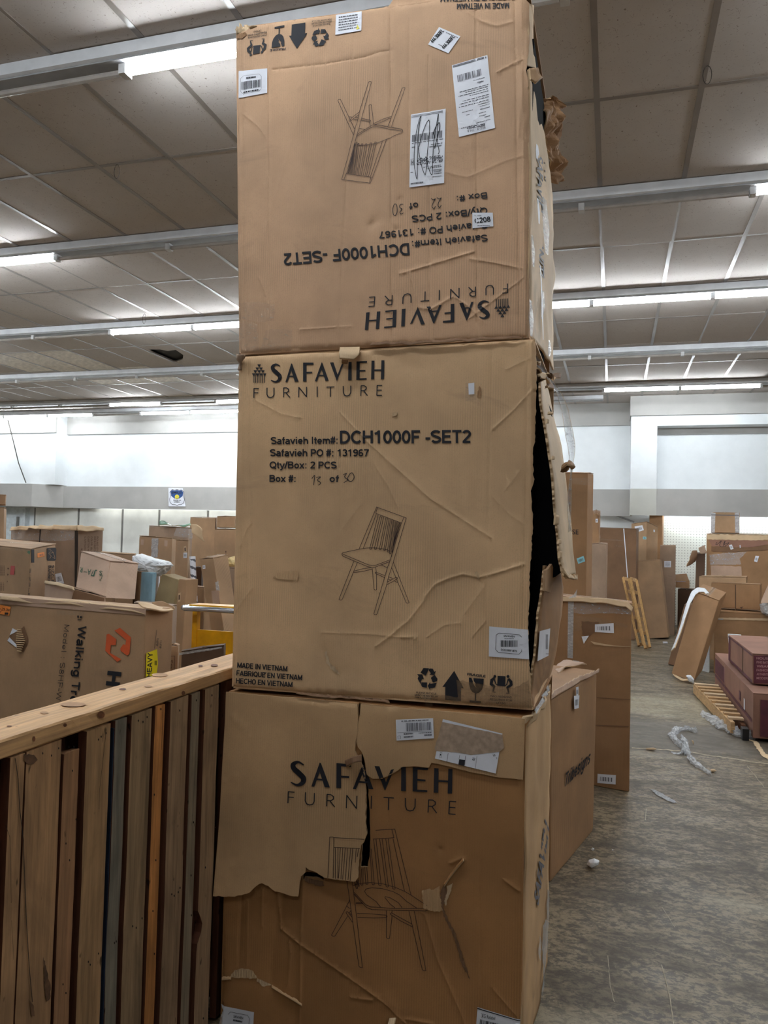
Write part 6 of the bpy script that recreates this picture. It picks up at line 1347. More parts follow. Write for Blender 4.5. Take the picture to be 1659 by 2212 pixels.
def lean_carton(name, label, TL, TR, BR, BL, D, mat, seed=0, cat='box', group=None, flaps=True, tape=True, n=6, rim=0.01, dent=0.005, floor=False, extend=False):
    """front face by four (px,py,Y) corners, pushed back by the vector D"""
    q = [at(p[0], p[1], Y=p[2]) for p in (TL, TR, BR, BL)]; D = V3(D)
    P = [q[3], q[2], q[2] + D, q[3] + D, q[0], q[1], q[1] + D, q[0] + D]
    if extend: P = [P[i + 4] + (P[i] - P[i + 4]) * (P[i + 4][2] / (P[i + 4][2] - P[i][2])) for i in range(4)] + P[4:]
    zm = min(p[2] for p in P)
    if floor: P = [p - np.array([0, 0, zm]) for p in P]; zm = 0
    t = thing(name, label, cat, ((P[0][0] + P[2][0]) / 2, (P[0][1] + P[2][1]) / 2, zm), group)
    carton_body(P, mat, t, seed, n=n, flaps=flaps, tape=tape, dent=dent, rim=rim)
    return t, Plane(P[0], P[1], P[4]), Plane(P[1], P[2], P[5]), Plane(P[4], P[5], P[6]), P
def band(face, poly, mat, parent, name='packing_tape', off=0.004, rag=0.0, seed=1, step=14):
    k = Ink(step); k.poly(ragged(poly, rag, 6, seed, True) if rag else poly); return k.build(name, mat, face, parent, off)
def tag_label(face, quad, parent, mat='paper', kind='small', seed=1, off=0.004, name='paper_label'):
    s_ = sticker(face, quad, parent, mat=mat, name=name, off=off)
    m_ = quadmap(*quad); k = Ink(10)
    if kind == 'small': k.bars(0.15, 0.3, 0.85, 0.75, 12, m_, seed)
    else:
        for i in range(4): k.dashes(0.15, 0.85, 0.2 + i * 0.2, 0.08, m_, seed + i)
    k.build('label_print', 'ink_grey', face, s_, off + 0.0012); return s_
def P_(x, y, Y): return (x, y, Y)

# ------------------------------------------------------- left: walking machine carton behind the crate
t, fA, fB, fT, P = corner_carton('long_carton', 'long carton on edge with an orange hexagon emblem, right behind the pine rail', (-95, 1283, 2.91), (315, 1318, 2.75), (375, 1311, 2.925), 'kraft_tan', seed=3, zlevel=False, n=12, dent=0.008, tape=True, flaps=False)
Z7 = zoomed(0, 1280, 400 / 1659)
k = Ink(10)
OR = [[(1030, 340), (1080, 315), (1178, 400), (1165, 545), (1145, 565), (1085, 520), (1083, 500), (1110, 460), (1128, 470), (1135, 425)], [(960, 375), (980, 368), (1048, 418), (1042, 470), (1000, 470), (992, 540), (1092, 598), (1055, 620), (948, 520)]]
for p in OR: k.poly(p, Z7)
k.build('printed_emblem', 'ink_orange', fA, t, 0.010)
Ink(10).stext('Walking Treadmill', (708, 300), (590, 1330), 70, 0.19, up=(72, 6), m=Z7).build('printed_line', 'ink', fA, t, 0.010); Ink(10).text('H', (978, 700), (960, 830), 110, 0.05, up=(112, 12), m=Z7).build('printed_letter', 'ink', fA, t, 0.010)
Ink(10).stext('Model : S8HF-W', (583, 283), (505, 962), 44, 0.1, up=(46, 3), m=Z7).build('printed_line', 'ink', fA, t, 0.010)
k = Ink(10); k.rect(698, 205, 712, 225, Z7); k.rect(722, 210, 738, 228, Z7); k.rect(700, 240, 735, 248, Z7); k.build('printed_mark', 'ink', fA, t, 0.010)
q = [Z7((-60, 95)), Z7((102, 128)), Z7((88, 206)), Z7((-60, 180))]; s_ = sticker(fA, q, t, 'paper_orange', off=0.010, name='price_label'); k = Ink(8); k.text('D', (-12, 178), (18, 180), 40, 0.0, m=Z7); k.stext('29.2W', (22, 160), (90, 172), 26, 0.12, m=Z7); k.rect(48, 178, 82, 198, Z7); k.build('label_print', 'ink', fA, s_, 0.0115)
tf = [Z7((70, 430)), Z7((95, 380)), Z7((160, 350)), Z7((222, 300)), Z7((238, 350)), Z7((258, 405)), Z7((245, 470)), Z7((212, 532)), Z7((150, 490))]
band(fA, tf, 'kraft_dark', t, 'torn_hole', 0.010, 0.6)
for i in range(11):
    y = 330 + i * 19; x0 = 165 + abs(i - 5) * 2; x1 = 245 - abs(i - 5) * 7; a, b = fA.place([Z7((x0, y)), Z7((x1, y + 4))], 0.012); MB().tube([a, b], 0.0028, 6).build('exposed_flute', 'kraft_torn', t)
band(fA, [Z7((72, 430)), Z7((92, 400)), Z7((155, 465)), Z7((158, 495))], 'paper', t, 'peeled_liner', 0.014); band(fA, [Z7((95, 380)), Z7((120, 318)), Z7((165, 342)), Z7((130, 362))], 'paper', t, 'peeled_liner', 0.014)
q = [Z7((1308, 540)), Z7((1402, 505)), Z7((1410, 600)), Z7((1396, 730)), ]
k = Ink(8); k.poly([Z7((1306, 542)), Z7((1402, 506)), Z7((1410, 640)), Z7((1396, 740)), Z7((1300, 760))]); s_ = k.build('heavy_label', 'paper_yellow', fB, t, 0.010, label='yellow sticker reading HEAVY')
k = Ink(8); k.stext('HEAVY', (1350, 755), (1362, 540), 36, 0.19, up=(-44, 4), m=Z7); k.bars(1378, 610, 1400, 650, 6, Z7); k.build('label_print', 'ink', fB, s_, 0.0115)
k = Ink(8); k.stroke([(1398, 335), (1378, 500)], 3, Z7); k.build('printed_rule', 'ink', fB, t, 0.010); k = Ink(8); k.stext('4MPH', (1412, 480), (1420, 410), 20, 0.12, up=(-20, 0), m=Z7); k.build('printed_line', 'ink', fB, t, 0.010); k = Ink(8); k.stext('4MPH', (1440, 500), (1446, 430), 20, 0.12, up=(-18, 0), m=Z7); k.build('printed_text', 'ink', fB, t, 0.010)
band(fA, [Z7((350, 70)), Z7((950, 100)), Z7((948, 108)), Z7((600, 100)), Z7((350, 82))], 'clear_tape', t, rag=1.0); band(fA, [Z7((0, 28)), Z7((1310, 145)), Z7((1310, 205)), Z7((0, 100))], 'kraft_pink', t, 'folded_rim', 0.006)
band(fA, [Z7((510, 160)), Z7((760, 170)), Z7((755, 205)), Z7((515, 195))], 'clear_tape', t, rag=1)
# crumpled rim at the corner
loft('crushed_rim', [[at(298, 1310, Y=2.80), at(330, 1309, Y=2.84), at(366, 1308, Y=2.92)], [at(318, 1322, Y=2.742), at(345, 1322, Y=2.80), at(376, 1315, Y=2.90)]], 'kraft_light', t, nu=20, nv=6, wob=0.03, seed=4)
loft('crushed_rim', [[at(0, 1288, Y=2.86), at(150, 1298, Y=2.83), at(310, 1315, Y=2.77)], [at(0, 1296, Y=2.85), at(150, 1308, Y=2.81), at(312, 1326, Y=2.745)]], 'kraft_light', t, nu=40, nv=4, wob=0.014, seed=5)

t, fA, fB, fT, P = corner_carton('flat_carton', 'flat worn carton whose rim shows just above the long walking-machine carton', (289, 1303, 3.75), (372, 1311, 3.5), (383, 1308, 3.8), 'kraft_grey', seed=5)
loft('crushed_rim', [[at(330, 1303, Y=3.31), at(350, 1300, Y=3.3), at(376, 1310, Y=3.3)], [at(330, 1312, Y=3.28), at(350, 1315, Y=3.28), at(379, 1316, Y=3.3)]], 'kraft_tan', t, nu=20, nv=6, wob=0.03, seed=3)
t, fA, fB, fT, P = corner_carton('small_carton', 'narrow carton reading Sen, right of the long carton', (362, 1394, 3.1), (385, 1396, 3.05), (388, 1394, 3.3), 'kraft_tan', seed=6)
k = Ink(8); k.stext('Sen', (1545, 605), (1525, 680), 26, 0.14, up=(-2, 0), m=Z7) if False else k.stext('Sen', (367, 1426), (366, 1445), 8, 0.14, up=(8, 0)); k.stroke([(368, 1452), (366, 1418), (379, 1417), (378, 1448)], 1); k.build('printed_text', 'ink_brown', fA, t, 0.008)
t, fA, fB, fT, P = corner_carton('dark_carton', 'dark flat carton with taped rim, between the long carton and the yellow cart', (392, 1409, 3.45), (484, 1396, 3.4), (488, 1392, 3.7), 'kraft_deep', seed=8, tape=False)
band(fT, [(388, 1405), (480, 1391), (483, 1394), (400, 1408)], 'film_scrap', t, rag=.6); band(fA, [(386, 1410), (480, 1397), (480, 1400), (386, 1416)], 'film_scrap', t, rag=.8)

# ------------------------------------------------------- yellow cart with chrome handle
cY = 4.1
c0 = at(400, 1312, Y=cY); c1 = at(505, 1313, Y=cY); zc = c0[2]
cart = thing('hand_cart', 'yellow steel hand cart with a bright metal handle, behind the pine rail', 'cart', ((c0[0] + c1[0]) / 2, cY + .3, 0))
x0, x1 = c0[0], c0[0] + 0.62
MB().tube([(x0 + .42, cY + .10, zc), (x0 + .03, cY + .10, zc), (x0, cY + .06, zc), (x0, cY - .02, zc), (x0 + .03, cY - .05, zc), (x1 - .02, cY - .05, zc), (x1, cY - .02, zc), (x1, cY + .10, zc)], 0.016, 10).build('handle', 'bright_metal', cart, smooth=True)
MB().box(x0 + .04, x1 - .04, cY - .02, cY + .09, zc + .012, zc + .022).build('handle_plate', 'yellow_paint', cart)
for x in (x0 + .045, x1 - .075): MB().box(x, x + .03, cY + .01, cY + .05, 0.22, zc + .012).build('upright', 'yellow_paint', cart)
MB().box(x0 + .075, x1 - .075, cY + .02, cY + .035, 0.3, zc - 0.13).build('back_panel', 'yellow_paint', cart)
MB().box(x0, x1, cY - .02, cY + .34, 0.19, 0.22).build('deck', 'yellow_paint', cart)
for x in (x0 + .06, x1 - .10):
    for y in (cY + .04, cY + .28):
        wv = []; c_ = np.array([x + .02, y, 0.085]); MB().tube([c_ - [.018, 0, 0], c_ + [.018, 0, 0]], 0.085, 18).build('wheel', 'black_plastic', cart)
        MB().box(x - .01, x + .05, y - .02, y + .02, 0.165, 0.19).build('wheel_fork', 'bright_metal', cart)

# ------------------------------------------------------- left mid group
ZA = zoomed(0, 1120, 240 / 1659)
t, fA, fB, fT, P = corner_carton('barbecue_carton', 'tall carton reading SIZZLE at the left edge of the photo', (-92, 1170, 5.25), (66, 1187, 4.7), (121, 1176, 5.3), 'kraft_tan', seed=10, n=8)
k = Ink(8); k.rect(462, 462, 505, 660, ZA); k.build('printed_emblem', 'ink', fB, t, 0.009)
k = Ink(8); k.poly([(700, 440), (820, 435), (835, 455), (832, 610), (815, 632), (705, 632), (695, 610), (697, 455)], ZA); k.build('printed_emblem', 'ink', fB, t, 0.009)
k = Ink(6); k.stroke([(720, 460), (745, 455), (742, 500), (722, 520), (760, 560), (735, 600)], 5, ZA); k.stroke([(760, 470), (800, 540), (815, 600), (780, 580)], 5, ZA); k.stroke([(750, 520), (800, 500)], 5, ZA); k.build('emblem_lines', 'kraft_tan', fB, t, 0.0105)
k = Ink(8); k.stext('SIZZLE', (765, 695), (760, 955), 32, 0.2, up=(40, 2), m=ZA); k.stext('BARBECUE', (718, 700), (700, 1040), 32, 0.2, up=(38, 2), m=ZA); k.stext('SIZZLE', (437, 740), (412, 1180), 24, 0.2, up=(22, 2), m=ZA); k.build('printed_text', 'ink', fB, t, 0.009)
band(fA, [ZA((168, 705)), ZA((228, 710)), ZA((215, 842)), ZA((155, 838))], 'red_print', t, 'printed_red_block', 0.009)
k = Ink(8); k.poly([(120, 735), (140, 740), (135, 762), (115, 755)], ZA); k.poly([(112, 825), (135, 828), (122, 860)], ZA); k.poly([(110, 925), (122, 940), (112, 960)], ZA)
for i, x in enumerate((10, 30, 60)):
    for y in range(705, 850, 14): k.rect(x, y, x + 14, y + 7, ZA)
    for y in range(960, 1080, 14): k.rect(x - 8, y, x + 6, y + 6, ZA)
k.build('printed_text', 'ink_brown', fA, t, 0.009)
q = [ZA((552, 520)), ZA((655, 498)), ZA((660, 565)), ZA((555, 585))]; tag_label(fB, q, t, 'paper_orange', off=0.010)
band(fA, [ZA((0, 415)), ZA((450, 455)), ZA((452, 490)), ZA((0, 465))], 'clear_tape', t, rag=1); band(fA, [ZA((420, 480)), ZA((460, 490)), ZA((450, 535)), ZA((415, 515))], 'green_wrap', t, 'green_tape', 0.010)

t, fA, fB, fT, P = corner_carton('wrapped_carton', 'long carton in cloudy film with a black strap, behind the SIZZLE carton', (24, 1139, 7.0), (166, 1138, 6.5), (223, 1141, 6.85), 'kraft_grey', seed=12, n=9, dent=0.012)
band(fA, [ZA((170, 150)), ZA((330, 120)), ZA((600, 105)), ZA((1120, 150)), ZA((1110, 320)), ZA((900, 340)), ZA((600, 330)), ZA((180, 310))], 'stretch_film', t, 'wrap_film', 0.012, 1.2); band(fA, [ZA((600, 150)), ZA((616, 150)), ZA((600, 360)), ZA((590, 360))], 'ink', t, 'strap', 0.015)
band(fA, [ZA((1122, 170)), ZA((1172, 175)), ZA((1168, 600)), ZA((1145, 1020)), ZA((1120, 1020))], 'black_plastic', t, 'strap', 0.014)
for i, (s, x) in enumerate((('PO NO 01012', 1440), ('DESCRIPTION', 1400), ('COLOR  BLACK', 1352), ('CARTON NO  V', 1306), ('CARTON DIM', 1256), ('MEAS  N', 1205))): Ink(8).stext(s, (x, 268 + (180 if i == 5 else 0)), (x - 6, 560), 24, 0.15, up=(26, 2), m=ZA).build('printed_line', 'ink_brown', fB, t, 0.012)
q = [ZA((828, 830)), ZA((920, 808)), ZA((965, 970)), ZA((850, 985))]; tag_label(fA, q, t, off=0.014)
loft('crushed_rim', [[at(24, 1138, Y=6.95), at(70, 1135, Y=6.8), at(165, 1135, Y=6.45)], [at(25, 1146, Y=6.95), at(70, 1144, Y=6.75), at(166, 1146, Y=6.45)]], 'kraft_light', t, nu=40, nv=5, wob=0.05, seed=3)
loft('crushed_rim', [[at(166, 1135, Y=6.48), at(200, 1136, Y=6.65), at(224, 1140, Y=6.8)], [at(167, 1146, Y=6.45), at(200, 1146, Y=6.6), at(223, 1146, Y=6.8)]], 'kraft_light', t, nu=24, nv=5, wob=0.03, seed=5)

t, fA, fB, fT, P = corner_carton('folded_carton', 'low carton with one pale and one dark side, under the tilted green-lettered carton', (97, 1256, 4.2), (157, 1271, 3.9), (229, 1290, 4.05), 'kraft_pink', seed=14)
band(fB, [ZA((1110, 1060)), ZA((1560, 1190)), ZA((1550, 1260)), ZA((1060, 1230))], 'kraft_dark', t, 'inner_flap', 0.008)
loft('crushed_rim', [[at(98, 1254, Y=4.2), at(125, 1258, Y=4.05), at(160, 1268, Y=3.88)], [at(97, 1261, Y=4.19), at(125, 1266, Y=4.02), at(160, 1275, Y=3.86)]], 'kraft_light', t, nu=26, nv=4, wob=0.02, seed=5)
zf_ = at(160, 1268, Y=4.02)[2]
t, fA, fB, fT, P = lean_carton('tilted_carton', 'tilted pinkish carton printed with upside-down green letters', (175, 1192, 4.5), (238, 1213, 4.4), (226, 1292, 4.12), (163, 1269, 4.22), (0.07, 0.22, -0.02), 'kraft_pink', seed=16)
k = Ink(8)
for s, a, b, u in (('R', (1245, 740), (1205, 730), 85), ('-', (1300, 768), (1262, 764), 85), ('A', (1365, 765), (1315, 758), 100), ('7', (1405, 780), (1370, 775), 100), ('J', (1450, 800), (1412, 790), 90), ('S', (1535, 790), (1490, 780), 70)): k.text(s, a, b, u * 0.9, 0.01, m=ZA) if s != '-' else k.stroke([(1260, 800), (1302, 806)], 8, ZA)
k.stroke([(1488, 862), (1530, 850), (1520, 900), (1490, 925), (1510, 938)], 8, ZA)
k.build('printed_text', 'ink_green', fA, t, 0.008)

ZB = zoomed(220, 1110, 300 / 1659)
t, fA, fB, fT, P = corner_carton('printed_carton', 'brown carton with an outline drawing and an oval hand hole, right of the tilted carton', (217, 1194, 5.3), (291, 1199, 5.0), (294, 1197, 5.4), 'kraft_tan', seed=18)
k = Ink(6)
for p in [[(145, 540), (175, 522), (205, 530), (215, 650), (155, 752), (132, 740), (150, 700), (145, 540)], [(150, 700), (205, 645), (215, 650)], [(175, 522), (185, 640)], [(152, 708), (180, 730)], [(185, 640), (150, 695)]]: k.stroke(p, 6, ZB)
k.build('printed_drawing', 'ink', fA, t, 0.008)
for x, y0_, y1_, w_ in ((225, 555, 950, 9), (250, 555, 950, 9), (268, 555, 900, 7), (135, 930, 1090, 6), (152, 930, 1090, 6)):
    k = Ink(8)
    for y in range(y0_, y1_, 25): k.rect(x, y, x + w_, y + 16, ZB)
    k.build('printed_line', 'ink_brown', fA, t, 0.008)
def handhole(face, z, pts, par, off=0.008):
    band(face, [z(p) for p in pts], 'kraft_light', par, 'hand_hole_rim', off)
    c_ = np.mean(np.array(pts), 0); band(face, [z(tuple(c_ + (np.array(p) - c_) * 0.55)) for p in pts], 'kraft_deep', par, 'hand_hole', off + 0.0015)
handhole(fA, ZB, [(315, 585), (340, 572), (335, 655), (310, 672)], t)
t, fA, fB, fT, P = corner_carton('small_carton', 'plain low carton between the hand-hole carton and the blue board', (292, 1236, 5.1), (309, 1238, 5.0), (311, 1236, 5.4), 'kraft_tan', seed=20)
# blue board, white board
t = thing('rolled_board', 'pale blue rolled board standing behind the long carton', 'board', (*at(322, 1270, Y=4.7)[:2], 0))
a = at(322, 1236, Y=4.7); b = at(318, 1306, Y=4.7); top_ = a; ft_ = np.array([b[0] - .04, 4.7, 0.0])
mb = MB(); R_ = 0.055; n = 16; V = []; F = []
for j, c_ in enumerate((np.array([a[0] - .03, 4.7, 0.0]), a)):
    for kk in range(n): an = math.pi * 2 * kk / n; V.append((c_[0] + (R_ if j == 0 else 0.06) * math.cos(an), c_[1] + 0.02 * math.sin(an), c_[2]))
for kk in range(n): F.append((kk, (kk + 1) % n, n + (kk + 1) % n, n + kk))
F.append(tuple(range(n - 1, -1, -1))); F.append(tuple(n + kk for kk in range(n)))
o = mesh_obj('board_roll', V, F, 'blue_board', t); MB().box(a[0] + .03, a[0] + .055, 4.66, 4.70, 0, a[2] - .01).build('lapped_edge', 'blue_board', t)
t, fA, fB, fT, P = corner_carton('foam_board', 'thin white foam board beside the pale blue roll', (332, 1240, 5.2), (343, 1242, 5.15), (346, 1241, 5.25), 'white_foam', seed=22, flaps=False, tape=False)
t, fA, fB, fT, P = lean_carton('olive_carton', 'flat olive-brown carton leaning behind the long carton', (350, 1240, 4.9), (386, 1252, 4.85), (371, 1325, 4.84), (328, 1318, 4.89), (0.03, 0.12, 0.0), 'kraft_olive', seed=24, extend=True, flaps=False, tape=False)
band(fA, [(373, 1276), (376, 1275), (375, 1286), (372, 1287)], 'paper', t, 'paper_label', 0.006)
t, fA, fB, fT, P = lean_carton('slim_carton', 'slim carton with an oval hand hole, beside the olive carton', (387, 1250, 4.62), (403, 1252, 4.60), (398, 1330, 4.59), (379, 1328, 4.61), (0.03, 0.1, 0), 'kraft_tan', seed=26, extend=True, flaps=False, tape=False)
handhole(fA, ZB, [(915, 950), (945, 940), (942, 1045), (912, 1055)], t)
# white plastic bag
def blob(name, pts_px, Y, depth, mat, parent=None, seed=0, amp=0.25, n=26, m_=14, label=None):
    """crumpled lump with the outline of pts_px at depth Y"""
    q = np.array([at(x, y, Y=Y) for x, y in pts_px]); c_ = q.mean(0); V = []; F = []
    out = [];
    for i in range(n):
        t_ = i / n * len(q); j = int(t_); f_ = t_ - j; out.append(q[j % len(q)] * (1 - f_) + q[(j + 1) % len(q)] * f_)
    for i in range(m_ + 1):
        ph = math.pi * i / m_; r_ = math.sin(ph) ** 0.6 if 0 < i < m_ else 0.0
        for j in range(n):
            p = c_ + (out[j] - c_) * r_ + np.array([0, -math.cos(ph) * depth / 2, 0])
            nn = noise.noise(Vector(p * 22) + Vector((seed, 0, 0))) * 0.6 + noise.noise(Vector(p * 55) + Vector((seed, 7, 0))) * 0.4
            p = c_ + (p - c_) * (1 + amp * nn * (1 if 0 < i < m_ else 0.0)); V.append(p)
    for i in range(m_):
        for j in range(n): F.append((i * n + j, i * n + (j + 1) % n, (i + 1) * n + (j + 1) % n, (i + 1) * n + j))
    return mesh_obj(name, V, F, mat, parent, smooth=False, label=label)
plain('bag_white', (222, 226, 230), 0.35, var=0.04, scale=30)
b_ = blob('plastic_bag', [ZB(p) for p in [(400, 500), (460, 480), (560, 520), (690, 545), (780, 570), (818, 615), (760, 660), (740, 690), (680, 750), (640, 720), (520, 690), (400, 660)]], 4.95, 0.22, 'bag_white', seed=3, amp=0.22, n=44, m_=22)
tag(b_, 'crumpled white plastic bag lying on the cartons', 'bag')

t, fA, fB, fT, P = corner_carton('taped_carton', 'square carton with a glossy tape band down the middle, above the white bag', (301, 1158, 6.3), (372, 1163, 6.0), (389, 1166, 6.6), 'kraft_tan', seed=28)
band(fA, [ZB((600, 290)), ZB((678, 290)), ZB((668, 520)), ZB((588, 515))], 'film_scrap', t, rag=1); band(fA, [ZB((470, 305)), ZB((508, 305)), ZB((500, 372)), ZB((468, 370))], 'kraft_pink', t, 'tape_scrap', .006); band(fA, [ZB((750, 315)), ZB((790, 318)), ZB((785, 390)), ZB((748, 385))], 'kraft_pink', t, 'tape_scrap', .006)
t, fA, fB, fT, P = corner_carton('wrapped_carton', 'film-wrapped carton just behind and above the tape-banded carton', (322, 1136, 7.2), (408, 1141, 7.0), (416, 1142, 7.4), 'kraft_grey', seed=30, dent=0.012)
band(fA, [ZB((900, 165)), ZB((1090, 180)), ZB((1095, 300)), ZB((860, 260))], 'stretch_film', t, 'wrap_film', 0.010, 1.0); band(fA, [ZB((750, 170)), ZB((805, 172)), ZB((800, 235)), ZB((748, 225))], 'clear_tape', t, rag=.6)
loft('torn_flap', [[at(412, 1133, Y=6.95), at(424, 1134, Y=6.95), at(434, 1148, Y=6.95)], [at(414, 1150, Y=6.9), at(426, 1158, Y=6.9), at(442, 1168, Y=6.9)]], 'kraft_light', t, nu=12, nv=8, wob=0.06, seed=3, label='torn pale flap')
gw = loft('green_sheet', [[at(344, 1128, Y=7.15), at(375, 1133, Y=7.15), at(412, 1133, Y=7.1)], [at(344, 1134, Y=7.05), at(375, 1138, Y=7.05), at(414, 1138, Y=7.0)]], 'green_wrap', None, nu=24, nv=5, thick=0.004, wob=0.03, seed=2); tag(gw, 'crumpled green sheet lying on the film-wrapped carton', 'sheet')
t, fA, fB, fT, P = corner_carton('narrow_carton', 'narrow upright carton with a hand hole and small white label', (380, 1168, 5.7), (407, 1168, 5.6), (411, 1169, 5.9), 'kraft_tan', seed=32)
handhole(fA, ZB, [(982, 390), (1012, 384), (1018, 462), (985, 465)], t); tag_label(fA, [ZB((978, 462)), ZB((1022, 462)), ZB((1020, 526)), ZB((975, 526))], t); band(fA, [ZB((915, 335)), ZB((945, 335)), ZB((940, 430)), ZB((905, 430))], 'clear_tape', t, rag=.6)
# striped tube
t = thing('striped_tube', 'white cardboard tube with dark spiral stripes, standing by the narrow carton', 'tube', (*at(419, 1300, Y=4.9)[:2], 0))
a = at(416, 1208, Y=5.0); b = at(421, 1306, Y=4.98); d_ = (b - a) / (b[2] - a[2]); foot = a + d_ * (0.0 - a[2])
V = []; F = []; MI = []; n = 16; L_ = 240; R_ = 0.021
ax = (foot - a) / np.linalg.norm(foot - a); r1 = np.cross(ax, (0, 1, 0)); r1 /= np.linalg.norm(r1); r2 = np.cross(ax, r1)
for i in range(L_ + 1):
    c_ = a + (foot - a) * i / L_
    for j in range(n): an = 2 * math.pi * j / n; V.append(c_ + R_ * (math.cos(an) * r1 + math.sin(an) * r2))
for i in range(L_):
    for j in range(n): F.append((i * n + j, i * n + (j + 1) % n, (i + 1) * n + (j + 1) % n, (i + 1) * n + j)); MI.append(1 if (j / n + i / 11.0) % 1.0 < 0.3 else 0)
F.append(tuple(range(n))); MI.append(0); F.append(tuple(reversed(range(L_ * n, L_ * n + n)))); MI.append(0)
mesh_obj('tube_wall', V, F, ['paper', 'ink_grey'], t, mi=MI)
MB().tube([a + ax * -0.0, a + ax * -0.02], 0.022, 14).build('end_cap', 'paper', t)
t, fA, fB, fT, P = corner_carton('tall_carton', 'tall pale carton against the wall, left of the two stacked ones', (411, 1118, 8.4), (465, 1119, 8.2), (470, 1119, 8.8), 'kraft_tan', seed=34)
k = Ink(8); 
for y in range(1150, 1250, 7): k.rect(466.5 - 1, y, 468.5, y + 4)
k.build('printed_text', 'ink_brown', fB, t, 0.01)
t, fA, fB, fT, P = corner_carton('tall_carton', 'tall pale carton against the wall, with a smaller carton on top', (464, 1143, 8.1), (512, 1144, 8.0), (520, 1144, 8.6), 'kraft_tan', seed=36, zlevel=True)
k = Ink(8)
for y in range(1190, 1225, 6): k.rect(487, y, 489.5, y + 4)
k.build('printed_text', 'ink_brown', fA, t, 0.01); zt = P[5][2]
t, fA, fB, fT, P = corner_carton('small_carton', 'small carton set on top of a tall pale one, beside the stack', (469, 1116, 8.15), (508, 1116, 8.1), (514, 1117, 8.5), 'kraft_tan', seed=38, zb=zt + 0.022)
t, fA, fB, fT, P = corner_carton('dark_carton', 'dark carton behind the spiral tube', (416, 1226, 5.9), (436, 1227, 5.8), (440, 1226, 6.1), 'kraft_deep', seed=40)
t, fA, fB, fT, P = corner_carton('low_carton', 'low brown carton between the spiral tube and the leaning slim carton', (407, 1268, 5.4), (441, 1270, 5.25), (443, 1268, 5.5), 'kraft_brown', seed=42)
t, fA, fB, fT, P = lean_carton('leaning_carton', 'long slim carton leaning right of the spiral tube, with a film patch', (431, 1208, 5.1), (461, 1206, 5.05), (477, 1316, 5.0), (449, 1318, 5.05), (0.03, 0.16, 0.02), 'kraft_tan', seed=44, extend=True)
tag_label(fA, [ZB((1205, 615)), ZB((1238, 612)), ZB((1240, 655)), ZB((1208, 657))], t); band(fA, [ZB((1310, 920)), ZB((1400, 910)), ZB((1410, 1090)), ZB((1330, 1090))], 'kraft_pink', t, 'tape_patch', .006); band(fA, [ZB((1355, 820)), ZB((1395, 800)), ZB((1410, 920)), ZB((1370, 925))], 'film_scrap', t, rag=.8)
t, fA, fB, fT, P = corner_carton('packed_carton', 'carton with creamy packing paper bulging out, beside the stack', (460, 1225, 5.7), (514, 1228, 5.6), (520, 1226, 6.0), 'kraft_grey', seed=46)
tag_label(fA, [ZB((1358, 628)), ZB((1428, 640)), ZB((1420, 768)), ZB((1362, 760))], t)
b_ = blob('packing_paper', [(463, 1224), (478, 1214), (496, 1206), (512, 1200), (520, 1218), (515, 1226), (490, 1228)], 5.78, 0.25, 'kraft_paper', seed=9, amp=0.2); tag(b_, 'creamy crumpled packing paper on the carton beside the stack', 'paper')
t, fA, fB, fT, P = corner_carton('stacked_carton', 'lower of two cartons cut off by the left photo edge', (-70, 1096, 6.2), (9, 1097, 6.0), (14, 1099, 6.4), 'kraft_tan', seed=48, drop=(0.06, 0))
zt = P[5][2]
t, fA, fB, fT, P = corner_carton('stacked_carton', 'upper of two cartons cut off by the left photo edge', (-70, 1066, 6.25), (12, 1070, 6.05), (14, 1072, 6.4), 'kraft_brown', seed=50, zb=zt + 0.035)

# ------------------------------------------------------- right side
ZR = zoomed(1180, 1200, 479 / 1659)
n0 = at(1190, 1512, Y=3.52); f0 = at(1295, 1446, Z=n0[2]); nb = np.array([-.243, 3.55, 0]); fb = np.array([-.075, 4.27, 0])
f0 = np.array([-0.072, 4.40, n0[2]])
tr = thing('shelf_carton', 'carton with slanted black lettering on its side, just right of the stack', 'box', (-.45, 3.95, 0))
Lw = np.array([-0.52, 0.12, 0]); P = [nb + Lw, nb, fb, fb + Lw, n0 + Lw, n0, f0, f0 + Lw]
carton_body(P, 'kraft_brown', tr, 52, n=10, dent=0.007, flaps=True, tape=False)
fS = Plane(nb, fb, n0); fTt = Plane(n0, f0, n0 + Lw)
k = Ink(10); k.stext('Tribesigns', (130, 1735), (318, 1555), 70, 0.17, up=(14, -110), m=ZR, comp=False); k.build('printed_text', 'ink', fS, tr, 0.010)
q = [ZR((115, 845)), ZR((198, 845)), ZR((202, 880)), ZR((112, 878))]; tag_label(fTt, q, tr, 'paper_blue', off=0.014); band(fTt, [ZR((150, 828)), ZR((200, 790)), ZR((250, 796)), ZR((215, 830))], 'duct_tape', tr, off=0.015)
for i, q in enumerate([[(217, 985), (237, 980), (235, 1050), (220, 1055)], [(202, 1050), (243, 1045), (238, 1140), (205, 1150)]]):
    tag_label(fS, [ZR(p) for p in q], tr, 'paper', off=0.010)
wood('torn_kraft', (204, 168, 136), 'Y', dark=0.8, streak=0.4)
loft('torn_top_liner', [[at(1189, 1500, Y=3.54), at(1215, 1480, Y=3.75), at(1250, 1463, Y=4.0), at(1290, 1446, Y=4.36)], [at(1189, 1512, Y=3.51), at(1216, 1494, Y=3.72), at(1252, 1474, Y=4.0), at(1290, 1453, Y=4.34)]], 'kraft_pink', tr, nu=50, nv=6, jit=0.006, wob=0.016, seed=8, label='shredded pale rim of the top')
